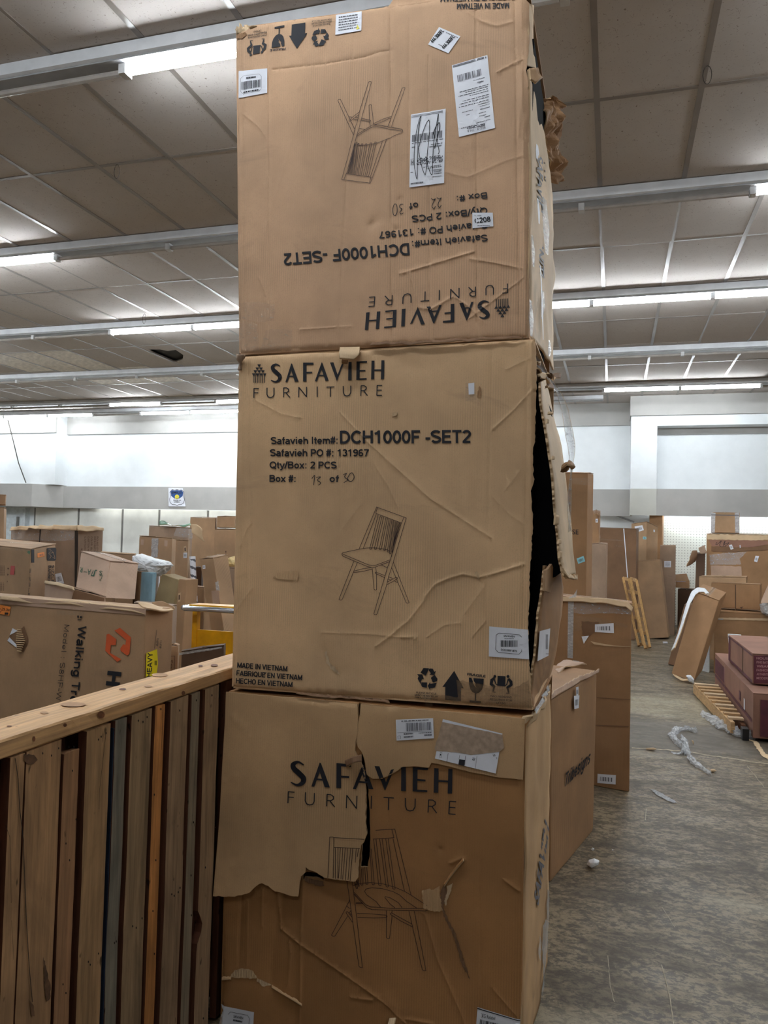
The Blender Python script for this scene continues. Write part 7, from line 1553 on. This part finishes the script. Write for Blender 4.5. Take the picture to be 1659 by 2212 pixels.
loft('torn_top_liner', [[at(1192, 1444, Y=4.4), at(1225, 1424, Y=4.7), at(1262, 1432, Y=4.7)], [at(1205, 1452, Y=4.2), at(1232, 1436, Y=4.4), at(1266, 1440, Y=4.55)]], 'kraft_pink', tr, nu=24, nv=5, wob=0.02, seed=3)

t, fA, fB, fT, P = corner_carton('wrapped_carton', 'tall brown carton with film and white strap, standing in the aisle right of the stack', (1180, 1286, 5.12), (1365, 1306, 5.0), (1364, 1300, 5.30), 'kraft_brown', seed=54, n=10, dent=0.010)
band(fA, [ZR((165, 315)), ZR((208, 320)), ZR((200, 770)), ZR((160, 765))], 'film_scrap', t, 'film_strap', 0.014); band(fA, [ZR((165, 320)), ZR((210, 290)), ZR((235, 250)), ZR((225, 320))], 'film_scrap', t, 'film_end', 0.03)
band(fA, [ZR((210, 350)), ZR((640, 370)), ZR((635, 440)), ZR((420, 430)), ZR((300, 440)), ZR((210, 430))], 'stretch_film', t, 'wrap_film', 0.010, 1.0); band(fA, [ZR((210, 450)), ZR((410, 470)), ZR((612, 520)), ZR((610, 535)), ZR((400, 520)), ZR((215, 570))], 'clear_tape', t, rag=1.5)
band(fA, [ZR((265, 490)), ZR((400, 500)), ZR((360, 570)), ZR((330, 600)), ZR((300, 610)), ZR((270, 590))], 'kraft_dark', t, 'torn_area', 0.011, 1); q = [ZR((365, 515)), ZR((505, 505)), ZR((508, 580)), ZR((365, 572))]; tag_label(fA, q, t, off=0.013); band(fA, [ZR((265, 605)), ZR((320, 600)), ZR((282, 660))], 'white_foam', t, 'foam_corner', 0.013)
q = [ZR((385, 1632)), ZR((522, 1642)), ZR((520, 1712)), ZR((383, 1700))]; tag_label(fA, q, t, off=0.012)
band(fA, [ZR((330, 640)), ZR((400, 655)), ZR((500, 672)), ZR((632, 680)), ZR((632, 684)), ZR((440, 676)), ZR((360, 664))], 'kraft_light', t, 'torn_line', 0.010)
band(fA, [ZR((300, 1262)), ZR((618, 1275)), ZR((618, 1282)), ZR((300, 1270))], 'kraft_dark', t, 'crease_line', 0.010); band(fA, [ZR((380, 1060)), ZR((628, 1075)), ZR((628, 1080)), ZR((380, 1066))], 'kraft_dark', t, 'crease_line', 0.010)
loft('crushed_rim', [[at(1210, 1288, Y=5.1), at(1290, 1292, Y=5.04), at(1356, 1298, Y=4.99), at(1367, 1312, Y=4.98)], [at(1210, 1298, Y=5.08), at(1290, 1302, Y=5.02), at(1352, 1309, Y=4.97), at(1364, 1322, Y=4.97)]], 'kraft_light', t, nu=40, nv=6, wob=0.03, seed=13)

ZQ = zoomed(1180, 980, 479 / 1659)
t, fA, fB, fT, P = corner_carton('tall_carton', 'very tall carton printed SE, rising behind the split middle carton', (1190, 1021, 7.1), (1270, 1023, 7.0), (1282, 1024, 7.3), 'kraft_brown', seed=56, n=10)
k = Ink(8); k.text('HOUSE', (1203, 1154), (1250, 1154.5), 11, 0.0); k.build('printed_text', 'ink', fA, t, 0.010)
q = [ZQ((228, 785)), ZQ((280, 765)), ZQ((292, 805)), ZQ((240, 825))]; tag_label(fA, q, t, 'paper_blue', off=0.010); band(fA, [ZQ((185, 180)), ZQ((345, 185)), ZQ((345, 240)), ZQ((185, 225))], 'clear_tape', t, rag=1)
t, fA, fB, fT, P = corner_carton('narrow_carton', 'narrow dark carton with a pointed top beside the very tall one', (1278, 1104, 9.6), (1294, 1104, 9.5), (1297, 1104, 9.8), 'kraft_brown', seed=58)
tag_label(fA, [ZQ((370, 487)), ZQ((388, 487)), ZQ((388, 515)), ZQ((370, 515))], t)
loft('torn_flap', [[at(1282, 1105, Y=9.5), at(1288, 1099, Y=9.5), at(1295, 1105, Y=9.5)], [at(1283, 1112, Y=9.4), at(1289, 1108, Y=9.4), at(1294, 1112, Y=9.4)]], 'kraft_dark', t, nu=12, nv=4, wob=0.02, seed=1)
t, fA, fB, fT, P = corner_carton('wide_carton', 'wide dark brown carton with pale straps near the back wall', (1290, 1140, 13.2), (1375, 1143, 13.0), (1380, 1143, 13.6), 'kraft_dark', seed=60)
for q in ([(1346.5, 1142), (1348.5, 1142), (1357, 1250), (1355, 1250)], [(1295, 1141), (1296, 1141), (1296.5, 1162), (1295.5, 1162)]): band(fA, q, 'paper', t, 'strap', 0.014)
for q in ([(1291, 1163), (1347, 1167), (1347, 1169), (1291, 1165.5)], [(1330, 1178), (1347, 1179.5), (1347, 1181), (1330, 1180)]): band(fA, q, 'clear_tape', t, off=0.014, rag=.3)
t, fA, fB, fT, P = corner_carton('upright_carton', 'plain grey-brown upright carton in front of the wide dark one', (1278, 1175, 9.2), (1310, 1175, 9.0), (1313, 1174, 9.3), 'kraft_grey', seed=62)
t, fA, fB, fT, P = corner_carton('slanted_carton', 'worn slanted carton with two labels, behind the leaning one', (1364, 1132, 14.6), (1397, 1127, 14.3), (1421, 1138, 14.6), 'kraft_tan', seed=64, drop=(0.0, -0.05), dent=0.014)
tag_label(fA, [ZQ((662, 545)), ZQ((720, 535)), ZQ((732, 572)), ZQ((668, 592))], t, off=.012); tag_label(fA, [ZQ((725, 620)), ZQ((750, 622)), ZQ((750, 642)), ZQ((725, 640))], t, 'paper_blue', off=.012); band(fB, [ZQ((800, 567)), ZQ((812, 570)), ZQ((812, 588)), ZQ((800, 585))], 'paper', t, 'paper_label', .012)
t, fA, fB, fT, P = lean_carton('leaning_carton', 'tan carton leaning back in the aisle, right of the wooden frames', (1371, 1212, 13.8), (1425, 1209, 13.7), (1444, 1377, 13.4), (1403, 1379, 13.4), (0.05, 0.35, 0.0), 'kraft_tan', seed=66, floor=True)
loft('open_flap', [[at(1360, 1212, Y=13.6), at(1372, 1210, Y=13.6)], [at(1366, 1222, Y=13.55), at(1374, 1214, Y=13.55)]], 'kraft_light', t, nu=8, nv=4, wob=0.02, seed=3)
k = Ink(6); k.text('FURNITURE', (1406, 1275), (1412, 1312), 6, 0.03, up=(8, 0)); k.build('printed_text', 'ink_brown', fA, t, 0.012)
t, fA, fB, fT, P = corner_carton('upright_carton', 'upright carton with a square white label, behind the leaning tan one', (1426, 1179, 14.3), (1459, 1179, 14.1), (1460, 1178, 14.35), 'kraft_grey', seed=68)
tag_label(fA, [ZQ((884, 803)), ZQ((935, 803)), ZQ((934, 850)), ZQ((884, 850))], t, kind='lines', off=.012)
t, fA, fB, fT, P = corner_carton('narrow_carton', 'tall narrow carton with dark open top, in front of the grey band', (1403, 1103, 15.2), (1431, 1104, 15.1), (1434, 1104, 15.4), 'kraft_brown', seed=70)
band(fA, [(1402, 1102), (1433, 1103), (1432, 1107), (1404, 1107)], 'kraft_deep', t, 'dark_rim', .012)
t, fA, fB, fT, P = corner_carton('dark_carton', 'dark low carton in shadow under a small open box', (1464, 1273, 14.4), (1502, 1274, 14.2), (1506, 1272, 14.9), 'kraft_deep', seed=72); zt = P[5][2]
t, fA, fB, fT, P = corner_carton('open_box', 'small open box with something blue inside, left of the pegboard', (1459, 1256, 14.45), (1489, 1257, 14.3), (1490, 1254, 14.7), 'kraft_tan', seed=74, zb=zt + 0.013, open_top=True, flaps=False)
mesh_obj('raised_flap', *(lambda a, b, c, d: ([a, b, c, d, a + [0, .01, 0], b + [0, .01, 0], c + [0, .01, 0], d + [0, .01, 0]], [(0, 1, 2, 3), (7, 6, 5, 4), (0, 4, 5, 1), (1, 5, 6, 2), (2, 6, 7, 3), (3, 7, 4, 0)]))(at(1459, 1256, Y=14.72), at(1489, 1255, Y=14.72), at(1483, 1239, Y=14.74), at(1459, 1241, Y=14.74)), 'kraft_tan', t)
MB().box(*sum([[a_, b_] for a_, b_ in zip(at(1462, 1258, Y=14.5), at(1482, 1253, Y=14.5))], [])[0:2], 14.46, 14.62, P[5][2] - 0.10, P[5][2] - 0.01).build('blue_content', 'sign_blue', t)

# wooden frames leaning
wood('pallet_wood', (186, 146, 94), 'Z', dark=0.7, streak=0.5); wood('pallet_wood_x', (196, 160, 116), 'X', dark=0.7, streak=0.5)
def slat_frame(label, TL, TR, BL, BR, depth, nsl, seed, group=None):
    a, b, c, d = [at(*p[:2], Y=p[2]) for p in (TL, TR, BR, BL)]
    lo = min(c[2], d[2]); c = c - [0, 0, lo - 0.02]; d = d - [0, 0, lo - 0.02]
    t = thing('leaning_pallet', label, 'pallet', ((c[0] + d[0]) / 2, c[1], 0), group)
    up = (0, 1, 0)
    MB().bar(d, a, 0.035, 0.07, up).build('side_rail', 'pallet_wood', t); MB().bar(c, b, 0.035, 0.07, up).build('side_rail', 'pallet_wood', t)
    for i in range(nsl):
        f_ = i / (nsl - 1); p = a + (d - a) * f_ * 0.985; q = b + (c - b) * f_ * 0.985; MB().bar(p + [0, .03, 0], q + [0, .03, 0], 0.05, 0.018, up).build('slat', 'pallet_wood_x', t)
    return t
slat_frame('wooden slatted frame leaning nearest the tan leaning carton', (1362, 1250, 12.3), (1375, 1254, 12.2), (1394, 1404, 11.9), (1404, 1402, 11.9), .1, 6, 1)
slat_frame('wooden slatted frame leaning behind another one', (1346, 1249, 12.6), (1358, 1252, 12.5), (1380, 1400, 12.15), (1390, 1398, 12.15), .1, 6, 2)

# big torn carton and neighbours at the right
ZW = zoomed(1460, 1080, 199 / 1659)
t, fA, fB, fT, P = corner_carton('torn_carton', 'big wide carton with a caved-in front and hanging film, at the right edge', (1526, 1153, 12.6), (1760, 1156, 12.2), (1765, 1156, 12.9), 'kraft_brown', seed=76, n=10, dent=0.02); ztT = P[4][2]
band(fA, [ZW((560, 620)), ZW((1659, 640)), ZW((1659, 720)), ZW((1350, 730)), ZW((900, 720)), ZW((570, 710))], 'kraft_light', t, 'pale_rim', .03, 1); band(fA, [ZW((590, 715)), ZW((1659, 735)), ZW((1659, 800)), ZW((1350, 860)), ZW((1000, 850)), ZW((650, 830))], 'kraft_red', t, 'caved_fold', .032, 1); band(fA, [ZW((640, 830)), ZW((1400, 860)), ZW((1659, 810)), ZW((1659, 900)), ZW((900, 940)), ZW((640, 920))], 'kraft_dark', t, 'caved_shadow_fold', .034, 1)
band(fA, [ZW((600, 980)), ZW((1280, 930)), ZW((1150, 1060)), ZW((1180, 1160)), ZW((620, 1170))], 'stretch_film', t, 'wrap_film', .038, 1.2); band(fA, [ZW((630, 1175)), ZW((1180, 1200)), ZW((1190, 1380)), ZW((635, 1370))], 'kraft_pink', t, 'repaired_patch', .034, .6)
k = Ink(6); scribble(k, [(745, 760), (720, 800), (760, 790), (820, 735), (790, 820), (850, 840), (890, 740), (860, 800), (960, 770), (880, 840)], 8, ZW); k.build('pen_scrawl', 'ink', fA, t, 0.037)
for q in ([(958, 815), (1008, 800), (1042, 880), (990, 898)], [(1435, 1005), (1500, 1010), (1465, 1122), (1410, 1105)]): tag_label(fA, [ZW(p) for p in q], t, off=.038)
band(fA, [ZW((1148, 812)), ZW((1165, 810)), ZW((1168, 862)), ZW((1152, 865))], 'paper', t, 'paper_label', .038)
# side wing and torn flap
wg = corner_carton('torn_side_carton', 'dark carton with a torn flap hanging off its left side, by the pegboard', (1504, 1196, 12.6), (1523, 1195, 12.5), (1524, 1192, 12.9), 'kraft_deep', seed=78, flaps=False, tape=False, drop=(-0.03, 0))
loft('hanging_flap', [[at(1495, 1192, Y=12.5), at(1506, 1190, Y=12.5)], [at(1489, 1205, Y=12.3), at(1505, 1202, Y=12.45)], [at(1483, 1224, Y=12.2), at(1504, 1214, Y=12.45)]], 'kraft_dark', wg[0], nu=8, nv=12, wob=0.04, seed=3, label='torn flap hanging outwards')
loft('torn_flap', [[at(1511, 1182, Y=12.45), at(1524, 1176, Y=12.5)], [at(1514, 1196, Y=12.42), at(1526, 1196, Y=12.45)]], 'kraft_grey', wg[0], nu=8, nv=6, wob=0.05, seed=5)
t, fA, fB, fT, P = corner_carton('wrapped_carton', 'small carton with film-covered edges on top of the big torn one', (1536, 1107, 12.75), (1596, 1108, 12.6), (1598, 1108, 13.0), 'kraft_tan', seed=80, zb=ztT + 0.02)
band(fA, [ZW((630, 215)), ZW((715, 235)), ZW((700, 590)), ZW((635, 590))], 'film_scrap', t, 'wrap_film', .012); band(fA, [ZW((1060, 235)), ZW((1140, 215)), ZW((1140, 590)), ZW((1070, 590))], 'film_scrap', t, 'wrap_film', .012); band(fA, [ZW((640, 262)), ZW((1140, 270)), ZW((1135, 285)), ZW((640, 278))], 'ink_grey', t, 'strap', .014)
t, fA, fB, fT, P = corner_carton('flat_carton', 'carton with a pale rim behind the two-panel carton, lower right', (1510, 1246, 11.3), (1612, 1247, 11.2), (1615, 1245, 11.8), 'kraft_tan', seed=82)
b1 = corner_carton('wide_carton', 'wide carton with a folded rim, carrying the two-panel carton at right', (1542, 1330, 10.1), (1760, 1334, 9.9), (1770, 1332, 10.6), 'kraft_brown', seed=84, n=9, zlevel=True); zt = b1[4][5][2]
band(b1[1], [(1546, 1334), (1659, 1336), (1659, 1341), (1546, 1338)], 'kraft_light', b1[0], 'pale_rim', .012, .5); band(b1[1], [(1546, 1336), (1562, 1336.5), (1562, 1339), (1546, 1338)], 'film_scrap', b1[0], off=.014)
t, fA, fB, fT, P = corner_carton('two_panel_carton', 'carton with a centre seam standing on the wide folded-rim one', (1536, 1259, 10.35), (1642, 1263, 10.2), (1646, 1262, 10.5), 'kraft_brown', seed=86, zb=zt + 0.035)
band(fA, [(1588, 1263), (1590, 1263), (1590, 1330), (1588, 1330)], 'kraft_deep', t, 'centre_seam', .01); band(fA, [(1598, 1312), (1606, 1310), (1602, 1315)], 'kraft_deep', t, 'scuff', .01)
b_ = blob('film_bundle', [(1643, 1306), (1655, 1302), (1672, 1306), (1672, 1330), (1655, 1331), (1645, 1322)], 10.0, 0.3, 'film_scrap', seed=5, amp=.3); tag(b_, 'glossy bundle of clear film at the right edge beside the two-panel carton', 'plastic film')
t, fA, fB, fT, P = lean_carton('leaning_slab', 'pinkish carton panel leaning in from the right edge above the film bundle', (1664, 1254, 9.9), (1760, 1250, 9.9), (1760, 1300, 9.8), (1643, 1303, 9.8), (0.02, 0.1, 0.02), 'kraft_pink', seed=87, flaps=False, tape=False)

t, fA, fB, fT, P = lean_carton('leaning_carton', 'brown carton leaning in the aisle with a white foam strip over it', (1502, 1279, 9.95), (1553, 1298, 9.75), (1498, 1474, 9.35), (1450, 1456, 9.45), (0.12, 0.32, 0.08), 'kraft_brown', seed=88, floor=False, dent=.01, rim=.02)
tl = at(1500, 1280, Y=9.88)
loft('foam_strip', [[at(1451, 1408, Y=9.35), at(1466, 1370, Y=9.5), at(1485, 1300, Y=9.75), at(1494, 1278, Y=9.9), at(1506, 1270, Y=10.0), at(1522, 1272, Y=10.0), at(1532, 1283, Y=9.95)], [at(1459, 1400, Y=9.3), at(1470, 1372, Y=9.45), at(1492, 1304, Y=9.72), at(1502, 1286, Y=9.86), at(1510, 1280, Y=9.92), at(1520, 1280, Y=9.92), at(1526, 1288, Y=9.9)]], 'white_foam', t, nu=40, nv=4, thick=0.012, wob=0.004, seed=3, label='white foam strip')
loft('torn_bottom', [[at(1453, 1455, Y=9.36), at(1470, 1462, Y=9.33), at(1498, 1476, Y=9.28)], [at(1462, 1466, Y=9.3), at(1476, 1472, Y=9.28), at(1494, 1479, Y=9.25)]], 'kraft_light', t, nu=14, nv=5, wob=0.05, seed=3)
b_ = blob('foam_lump', [(1482, 1460), (1492, 1458), (1500, 1468), (1499, 1477), (1488, 1472)], 9.2, 0.08, 'white_foam', t, seed=4, amp=.2)
t, fA, fB, fT, P = lean_carton('leaning_carton', 'dark leaning carton half hidden behind the one with the foam strip', (1478, 1284, 10.7), (1505, 1284, 10.7), (1470, 1416, 10.45), (1443, 1411, 10.5), (0.05, 0.3, 0.0), 'kraft_dark', seed=90, floor=True)
t, fA, fB, fT, P = corner_carton('foam_board', 'white board standing in the gap behind the foam-strip carton', (1516, 1360, 10.2), (1532, 1362, 10.1), (1534, 1361, 10.2), 'white_foam', seed=91, flaps=False, tape=False)

# maroon-printed cartons
def maroon_box(label, X, za, zb, y0, y1, depth, seed, flapdark=True, X2=None):
    X2 = X if X2 is None else X2
    P = [(X, y0, zb), (X + depth, y0, zb), (X + depth, y1, zb), (X2, y1, zb), (X, y0, za), (X + depth, y0, za), (X + depth, y1, za), (X2, y1, za)]
    t = thing('maroon_carton', label, 'box', (X + depth / 2, (y0 + y1) / 2, zb)); carton_body([np.array(p, float) for p in P], 'kraft_red', t, seed, n=8, dent=.008)
    return t, Plane(P[0], P[3], P[4]), Plane(P[0], P[1], P[4]), Plane(P[4], P[5], P[7])
Xm = 1.12
a = at(1626, 1413, X=Xm); b = at(1626, 1478, X=Xm); c_ = at(1574, 1364, X=Xm)
t, fS, fF, fTp = maroon_box('upper maroon-printed carton of the stack at the right edge', Xm, a[2], b[2], a[1], min(c_[1], a[1] + 1.9), 0.7, 92)
ya_, yb_ = a[1], min(c_[1], a[1] + 1.9); zt_m, zb_m = a[2], b[2]
k = Ink(14); k.rect(1628, 1416, 1700, 1476); k.build('maroon_panel', 'maroon', fF, t, 0.010)
k = Ink(8)
for i, s in enumerate(('HOUSE', 'FINE BATH', 'WEAR', 'FASHION', 'AUTHENTIC', 'MODERN')): k.text(s, (1634, 1424 + i * 8.6), (1662, 1425 + i * 8.6), 5, 0.02)
k.build('printed_text', 'ink_pink', fF, t, 0.0115)
def ystrip(face, y0, y1, z0, z1, mat, par, X, name='maroon_band', off=0.003):
    V = [(X - off, y0, z0), (X - off, y1, z0), (X - off, y1, z1), (X - off, y0, z1)]; return mesh_obj(name, V, [(3, 2, 1, 0)], mat, par)
ystrip(fS, ya_ + .02, yb_ - .02, zb_m + .005, zb_m + .03, 'maroon', t, Xm); ystrip(fS, ya_ + .01, yb_, zt_m - .02, zt_m - .004, 'maroon', t, Xm); ystrip(fS, yb_ - .14, yb_ - .02, zb_m + .03, zt_m - .02, 'maroon', t, Xm)
ystrip(fS, ya_ + (yb_ - ya_) * .36, ya_ + (yb_ - ya_) * .38, zb_m + .02, zt_m - .01, 'kraft_dark', t, Xm, 'strap')
y2 = min(yb_ + 0.9, 9.0)
t, fS, fF, fTp = maroon_box('lower maroon-banded carton under the other one, at the right edge', Xm - 0.05, zb_m - 0.02, 0.03, ya_ - 0.35, y2, 0.72, 94)
ystrip(fS, ya_ - .3, y2 - .05, .14, .17, 'maroon', t, Xm - .05); ystrip(fS, y2 - .75, y2 - .05, .18, zb_m - .06, 'maroon', t, Xm - .05); ystrip(fS, y2 - .78, y2 - .765, .04, zb_m - .03, 'ink_pink', t, Xm - .05, 'strap')
ystrip(fS, ya_ + .25, ya_ + .34, .2, .28, 'maroon', t, Xm - .05, 'printed_mark'); ystrip(fS, ya_ + .02, ya_ + .08, .16, .26, 'paper', t, Xm - .05, 'paper_label')
k = Ink(14); fr_ = Plane((Xm, ya_ - .35, 0), (Xm + 1, ya_ - .35, 0), (Xm, ya_ - .35, 1))
mesh_obj('maroon_panel', [(Xm, ya_ - .362, .05), (Xm + .6, ya_ - .362, .05), (Xm + .6, ya_ - .362, zb_m - .06), (Xm, ya_ - .362, zb_m - .06)], [(0, 1, 2, 3)], 'maroon', t)
fb_ = mesh_obj('foam_board', *(lambda P: (P, [(3, 2, 1, 0), (4, 5, 6, 7), (0, 1, 5, 4), (1, 2, 6, 5), (2, 3, 7, 6), (3, 0, 4, 7)]))([(Xm + .02, yb_ + .03, zb_m), (Xm + .14, yb_ + .03, zb_m), (Xm + .14, yb_ + .06, zb_m), (Xm + .02, yb_ + .06, zb_m), (Xm, yb_ + .03, zt_m + .01), (Xm + .12, yb_ + .03, zt_m + .01), (Xm + .12, yb_ + .06, zt_m + .01), (Xm, yb_ + .06, zt_m + .01)]), 'white_foam'); tag(fb_, 'white foam sheet sticking up behind the upper maroon carton', 'foam')

# pallet on the floor
pt_ = thing('wooden_pallet', 'low slatted wooden pallet on the floor beside the maroon cartons', 'pallet', (1.0, 7.9, 0))
pz = 0.105
L0 = at(1501, 1478, Z=pz); L1 = at(1583, 1560, Z=pz); Rr = at(1648, 1558, Z=pz); dX = Rr - L1; dX[2] = 0; dX = dX / np.linalg.norm(dX) * 0.30
dX = np.array([0.27, 0.0, 0])
MB().bar(L0 - [0, 0, .045], L1 - [0, 0, .045], 0.03, 0.09).build('side_board', 'pallet_wood_x', pt_)
MB().bar([1.03, L0[1], pz - .055], [1.03, L1[1], pz - .055], 0.03, 0.075).build('side_board', 'plank_back', pt_)
for i in range(10):
    f_ = (i + .25) / 10; p = L0 * (1 - f_) + L1 * f_; MB().bar(p - [.01, 0, -.008], np.array([1.045, p[1], p[2] + .008]), 0.075, 0.016).build('slat', 'pallet_wood_x' if i % 3 else 'kraft_light', pt_)
bk_ = MB().bar(L1 + [0.05, -.10, -.06], [1.045, L1[1] - .10, pz - .06], 0.10, 0.09).build('dark_block', 'black_plastic', pt_)

# ------------------------------------------------------- plastic film and scraps on the floor
def film_trail(label, pts, w_, hgt, seed, mat='film_scrap', name='plastic_film', cat='plastic film', n=60):
    q = [at(x, y, Z=0.012) for x, y in pts]; D = [0]
    for a, b in zip(q[:-1], q[1:]): D.append(D[-1] + np.linalg.norm(b - a))
    V = []; F = []; m_ = 9
    for i in range(n):
        s = D[-1] * i / (n - 1); j = max(0, min(len(q) - 2, int(np.searchsorted(D, s, side='right') - 1))); f_ = (s - D[j]) / (D[j + 1] - D[j]); c_ = q[j] * (1 - f_) + q[j + 1] * f_
        d = q[j + 1] - q[j]; d /= np.linalg.norm(d); nn = np.array([-d[1], d[0], 0]); ww = w_ * (0.75 + 0.6 * noise.noise(Vector((s * 9, seed, 0)))) * (0.35 + 0.65 * min(1, 6 * min(i, n - 1 - i) / n))
        for k_ in range(m_):
            an = math.pi * k_ / (m_ - 1); r_ = 1 + 0.55 * noise.noise(Vector((s * 30, k_ * 1.7, seed)))
            V.append(c_ + nn * (-math.cos(an) * ww / 2 * r_) + np.array([0, 0, math.sin(an) * hgt * r_ * (0.6 + 0.8 * abs(noise.noise(Vector((s * 18, seed + 4, 0))))) - 0.008]))
    for v in V: v[2] = max(v[2], 0.002)
    for i in range(n - 1):
        for k_ in range(m_ - 1): F.append((i * m_ + k_, i * m_ + k_ + 1, (i + 1) * m_ + k_ + 1, (i + 1) * m_ + k_))
    o = mesh_obj(name, V, F, mat); tag(o, label, cat); return o
film_trail('twisted strand of clear film hooked round on the bare floor', [(1506, 1582), (1490, 1575), (1462, 1577), (1449, 1588), (1462, 1602), (1478, 1616), (1476, 1630)], 0.062, 0.04, 1, n=90)
film_trail('long tail of clear film running down the floor toward the camera', [(1472, 1588), (1480, 1605), (1484, 1625), (1498, 1645), (1518, 1660), (1535, 1672)], 0.06, 0.03, 2, n=80)
film_trail('torn clear film heaped along the wooden pallet', [(1517, 1541), (1540, 1555), (1565, 1572), (1600, 1588), (1634, 1596)], 0.13, 0.05, 3, n=90)
film_trail('clear film draped across the slats of the pallet', [(1560, 1492), (1578, 1505), (1592, 1520), (1598, 1532)], 0.06, 0.14, 4, n=40)
film_trail('glossy film lying at the right edge in front of the pallet', [(1610, 1536), (1635, 1550), (1650, 1568), (1680, 1600)], 0.12, 0.05, 6, n=50)
film_trail('flat torn strip of film beside the hooked strand', [(1450, 1622), (1462, 1627), (1474, 1622), (1477, 1614)], 0.035, 0.008, 5, n=30)
film_trail('small flattened film scrap in the aisle', [(1408, 1703), (1430, 1716), (1460, 1732)], 0.06, 0.006, 8, n=30)
pp_ = film_trail('beige paper strip lying on the floor at the right edge', [(1610, 1594), (1632, 1600), (1642, 1618), (1662, 1640)], 0.05, 0.006, 7, mat='kraft_light', name='paper_strip', cat='paper', n=30)
def crumb(pts, h, mat, label, name='foam_scrap', cat='foam', seed=0):
    b = blob(name, pts, at(pts[0][0], pts[0][1], Z=0)[1], h, mat, seed=seed, amp=0.15, n=18, m_=8)
    z = min(v.co.z for v in b.data.vertices) + b.location.z; b.location.z -= z - 0.001; tag(b, label, cat); return b
crumb([(1268, 1873), (1272, 1866), (1284, 1862), (1295, 1866), (1293, 1873), (1277, 1881)], 0.05, 'white_foam', 'white foam scrap on the floor right of the stack', seed=1)
crumb([(1276, 1838), (1280, 1834), (1284, 1837), (1281, 1842)], 0.012, 'white_foam', 'larger of two foam crumbs above the white scrap', seed=2)
crumb([(1322, 1838), (1325, 1838), (1325, 1841), (1322, 1841)], 0.008, 'white_foam', 'tiny foam crumb to the right of the other crumbs', seed=3)
crumb([(1535, 1667), (1542, 1666), (1548, 1669), (1542, 1672), (1536, 1671)], 0.03, 'kraft_light', 'small cream scrap at the end of the film tail', 'paper_scrap', 'paper', seed=4)
crumb([(1396, 1620), (1412, 1619), (1419, 1622), (1410, 1625), (1395, 1623)], 0.02, 'kraft_light', 'pale paper sliver near the tall wrapped carton', 'paper_scrap', 'paper', seed=5)
crumb([(1431, 1390), (1442, 1390), (1443, 1394), (1432, 1394)], 0.03, 'paper', 'white paper scrap far down the aisle', 'paper_scrap', 'paper', seed=6)
crumb([(1494, 1608), (1498, 1610), (1499, 1618), (1496, 1616)], 0.02, 'kraft_light', 'little beige chip beside the film tail', 'paper_scrap', 'paper', seed=7)

# floor marks: a scraped pale joint line and long scratches
fpz = Plane((0, 0, 0), (1, 0, 0), (0, 1, 0))
plain('scrape', (168, 156, 134), 0.7, var=0.15, scale=30)
for pts, w_ in ([[(1365, 1616), (1470, 1622), (1560, 1636), (1659, 1650)], 2.2], [[(1429, 2085), (1436, 2110), (1446, 2150), (1455, 2212)], 2.4], [[(1313, 2065), (1318, 2130), (1327, 2165)], 1.2], [[(1396, 1748), (1394, 1772)], 1.6], [[(1614, 1655), (1650, 1700)], 1], [[(1430, 1960), (1458, 2004)], .8]):
    k = Ink(10); r_ = random.Random(int(w_ * 10)); k.stroke(ragged(pts, 0.8, 9, 3), w_); k.build('floor_scratch', 'scrape', fpz, floor, 0.0015)

# ------------------------------------------------------- camera notice on the soffit band
q = [(364, 1053.5), (395, 1055), (401, 1094), (364, 1094)]
fw = Plane((0, 15.60, 0), (1, 15.60, 0), (0, 15.60, 1)); Zs = zoomed(340, 1040, 80 / 1659)
sg = thing('camera_notice', 'small white notice with a blue shield and yellow smiling face on the grey band', 'sign', (*at(382, 1094, Y=15.6)[:2], at(382, 1094, Y=15.6)[2]))
c4 = [fw.place([Zs(p)], 0)[0] for p in [(495, 285), (1140, 300), (1255, 1120), (500, 1115)]]
MB().hexa([c4[3], c4[2], c4[2] + [0, .008, 0], c4[3] + [0, .008, 0], c4[0], c4[1], c4[1] + [0, .008, 0], c4[0] + [0, .008, 0]]).build('sign_sheet', 'paper', sg)
SH = [(560, 480), (660, 360), (780, 385), (880, 360), (980, 385), (1080, 375), (1190, 480), (1170, 620), (1215, 820), (1180, 960), (1080, 1030), (960, 1040), (885, 1090), (800, 1040), (660, 1030), (570, 940), (550, 800), (590, 640)]
k = Ink(5); k.stroke(SH, 22, Zs, True); k.build('shield_outline', 'ink_grey', fw, sg, 0.006)
k = Ink(5); k.poly([(585, 465), (665, 385), (780, 415), (880, 380), (980, 415), (1075, 390), (1160, 485), (1130, 660), (980, 770), (780, 770), (620, 650), (610, 560)], Zs); k.build('shield_field', 'sign_blue', fw, sg, 0.007)
k = Ink(5); k.disc((880, 690), 100, Zs, 20); k.build('smiling_face', 'sign_yellow', fw, sg, 0.009)
k = Ink(5); k.disc((850, 665), 14, Zs); k.disc((915, 665), 14, Zs); k.stroke([(825, 715), (850, 755), (885, 768), (920, 755), (940, 715)], 14, Zs); k.text('SMILE!', (640, 540), (1110, 540), 90, 0.02, m=Zs); k.text("YOU'RE ON", (705, 870), (1060, 870), 50, 0.03, m=Zs); k.text('CAMERA', (740, 945), (1010, 945), 50, 0.03, m=Zs); k.build('sign_print', 'ink', fw, sg, 0.011)
# hanging cable on the far left wall
cp = [at(x, y, Y=15.2) for x, y in ((17, 908), (28, 950), (40, 1000), (56, 1043))]
o = MB().tube(cp, 0.012, 6).build('hanging_cable', 'wire'); tag(o, 'thin dark cable sloping down the upper left of the back wall', 'cable')
# slanting conduit at right, on the white wall under the band
cp = [at(1322, 1110, Y=15.92), at(1370, 1128, Y=15.92)]
o = MB().tube(cp, 0.02, 6).build('slanted_rod', 'housing_under'); tag(o, 'grey rod sloping under the band toward the slanted worn carton', 'rod')
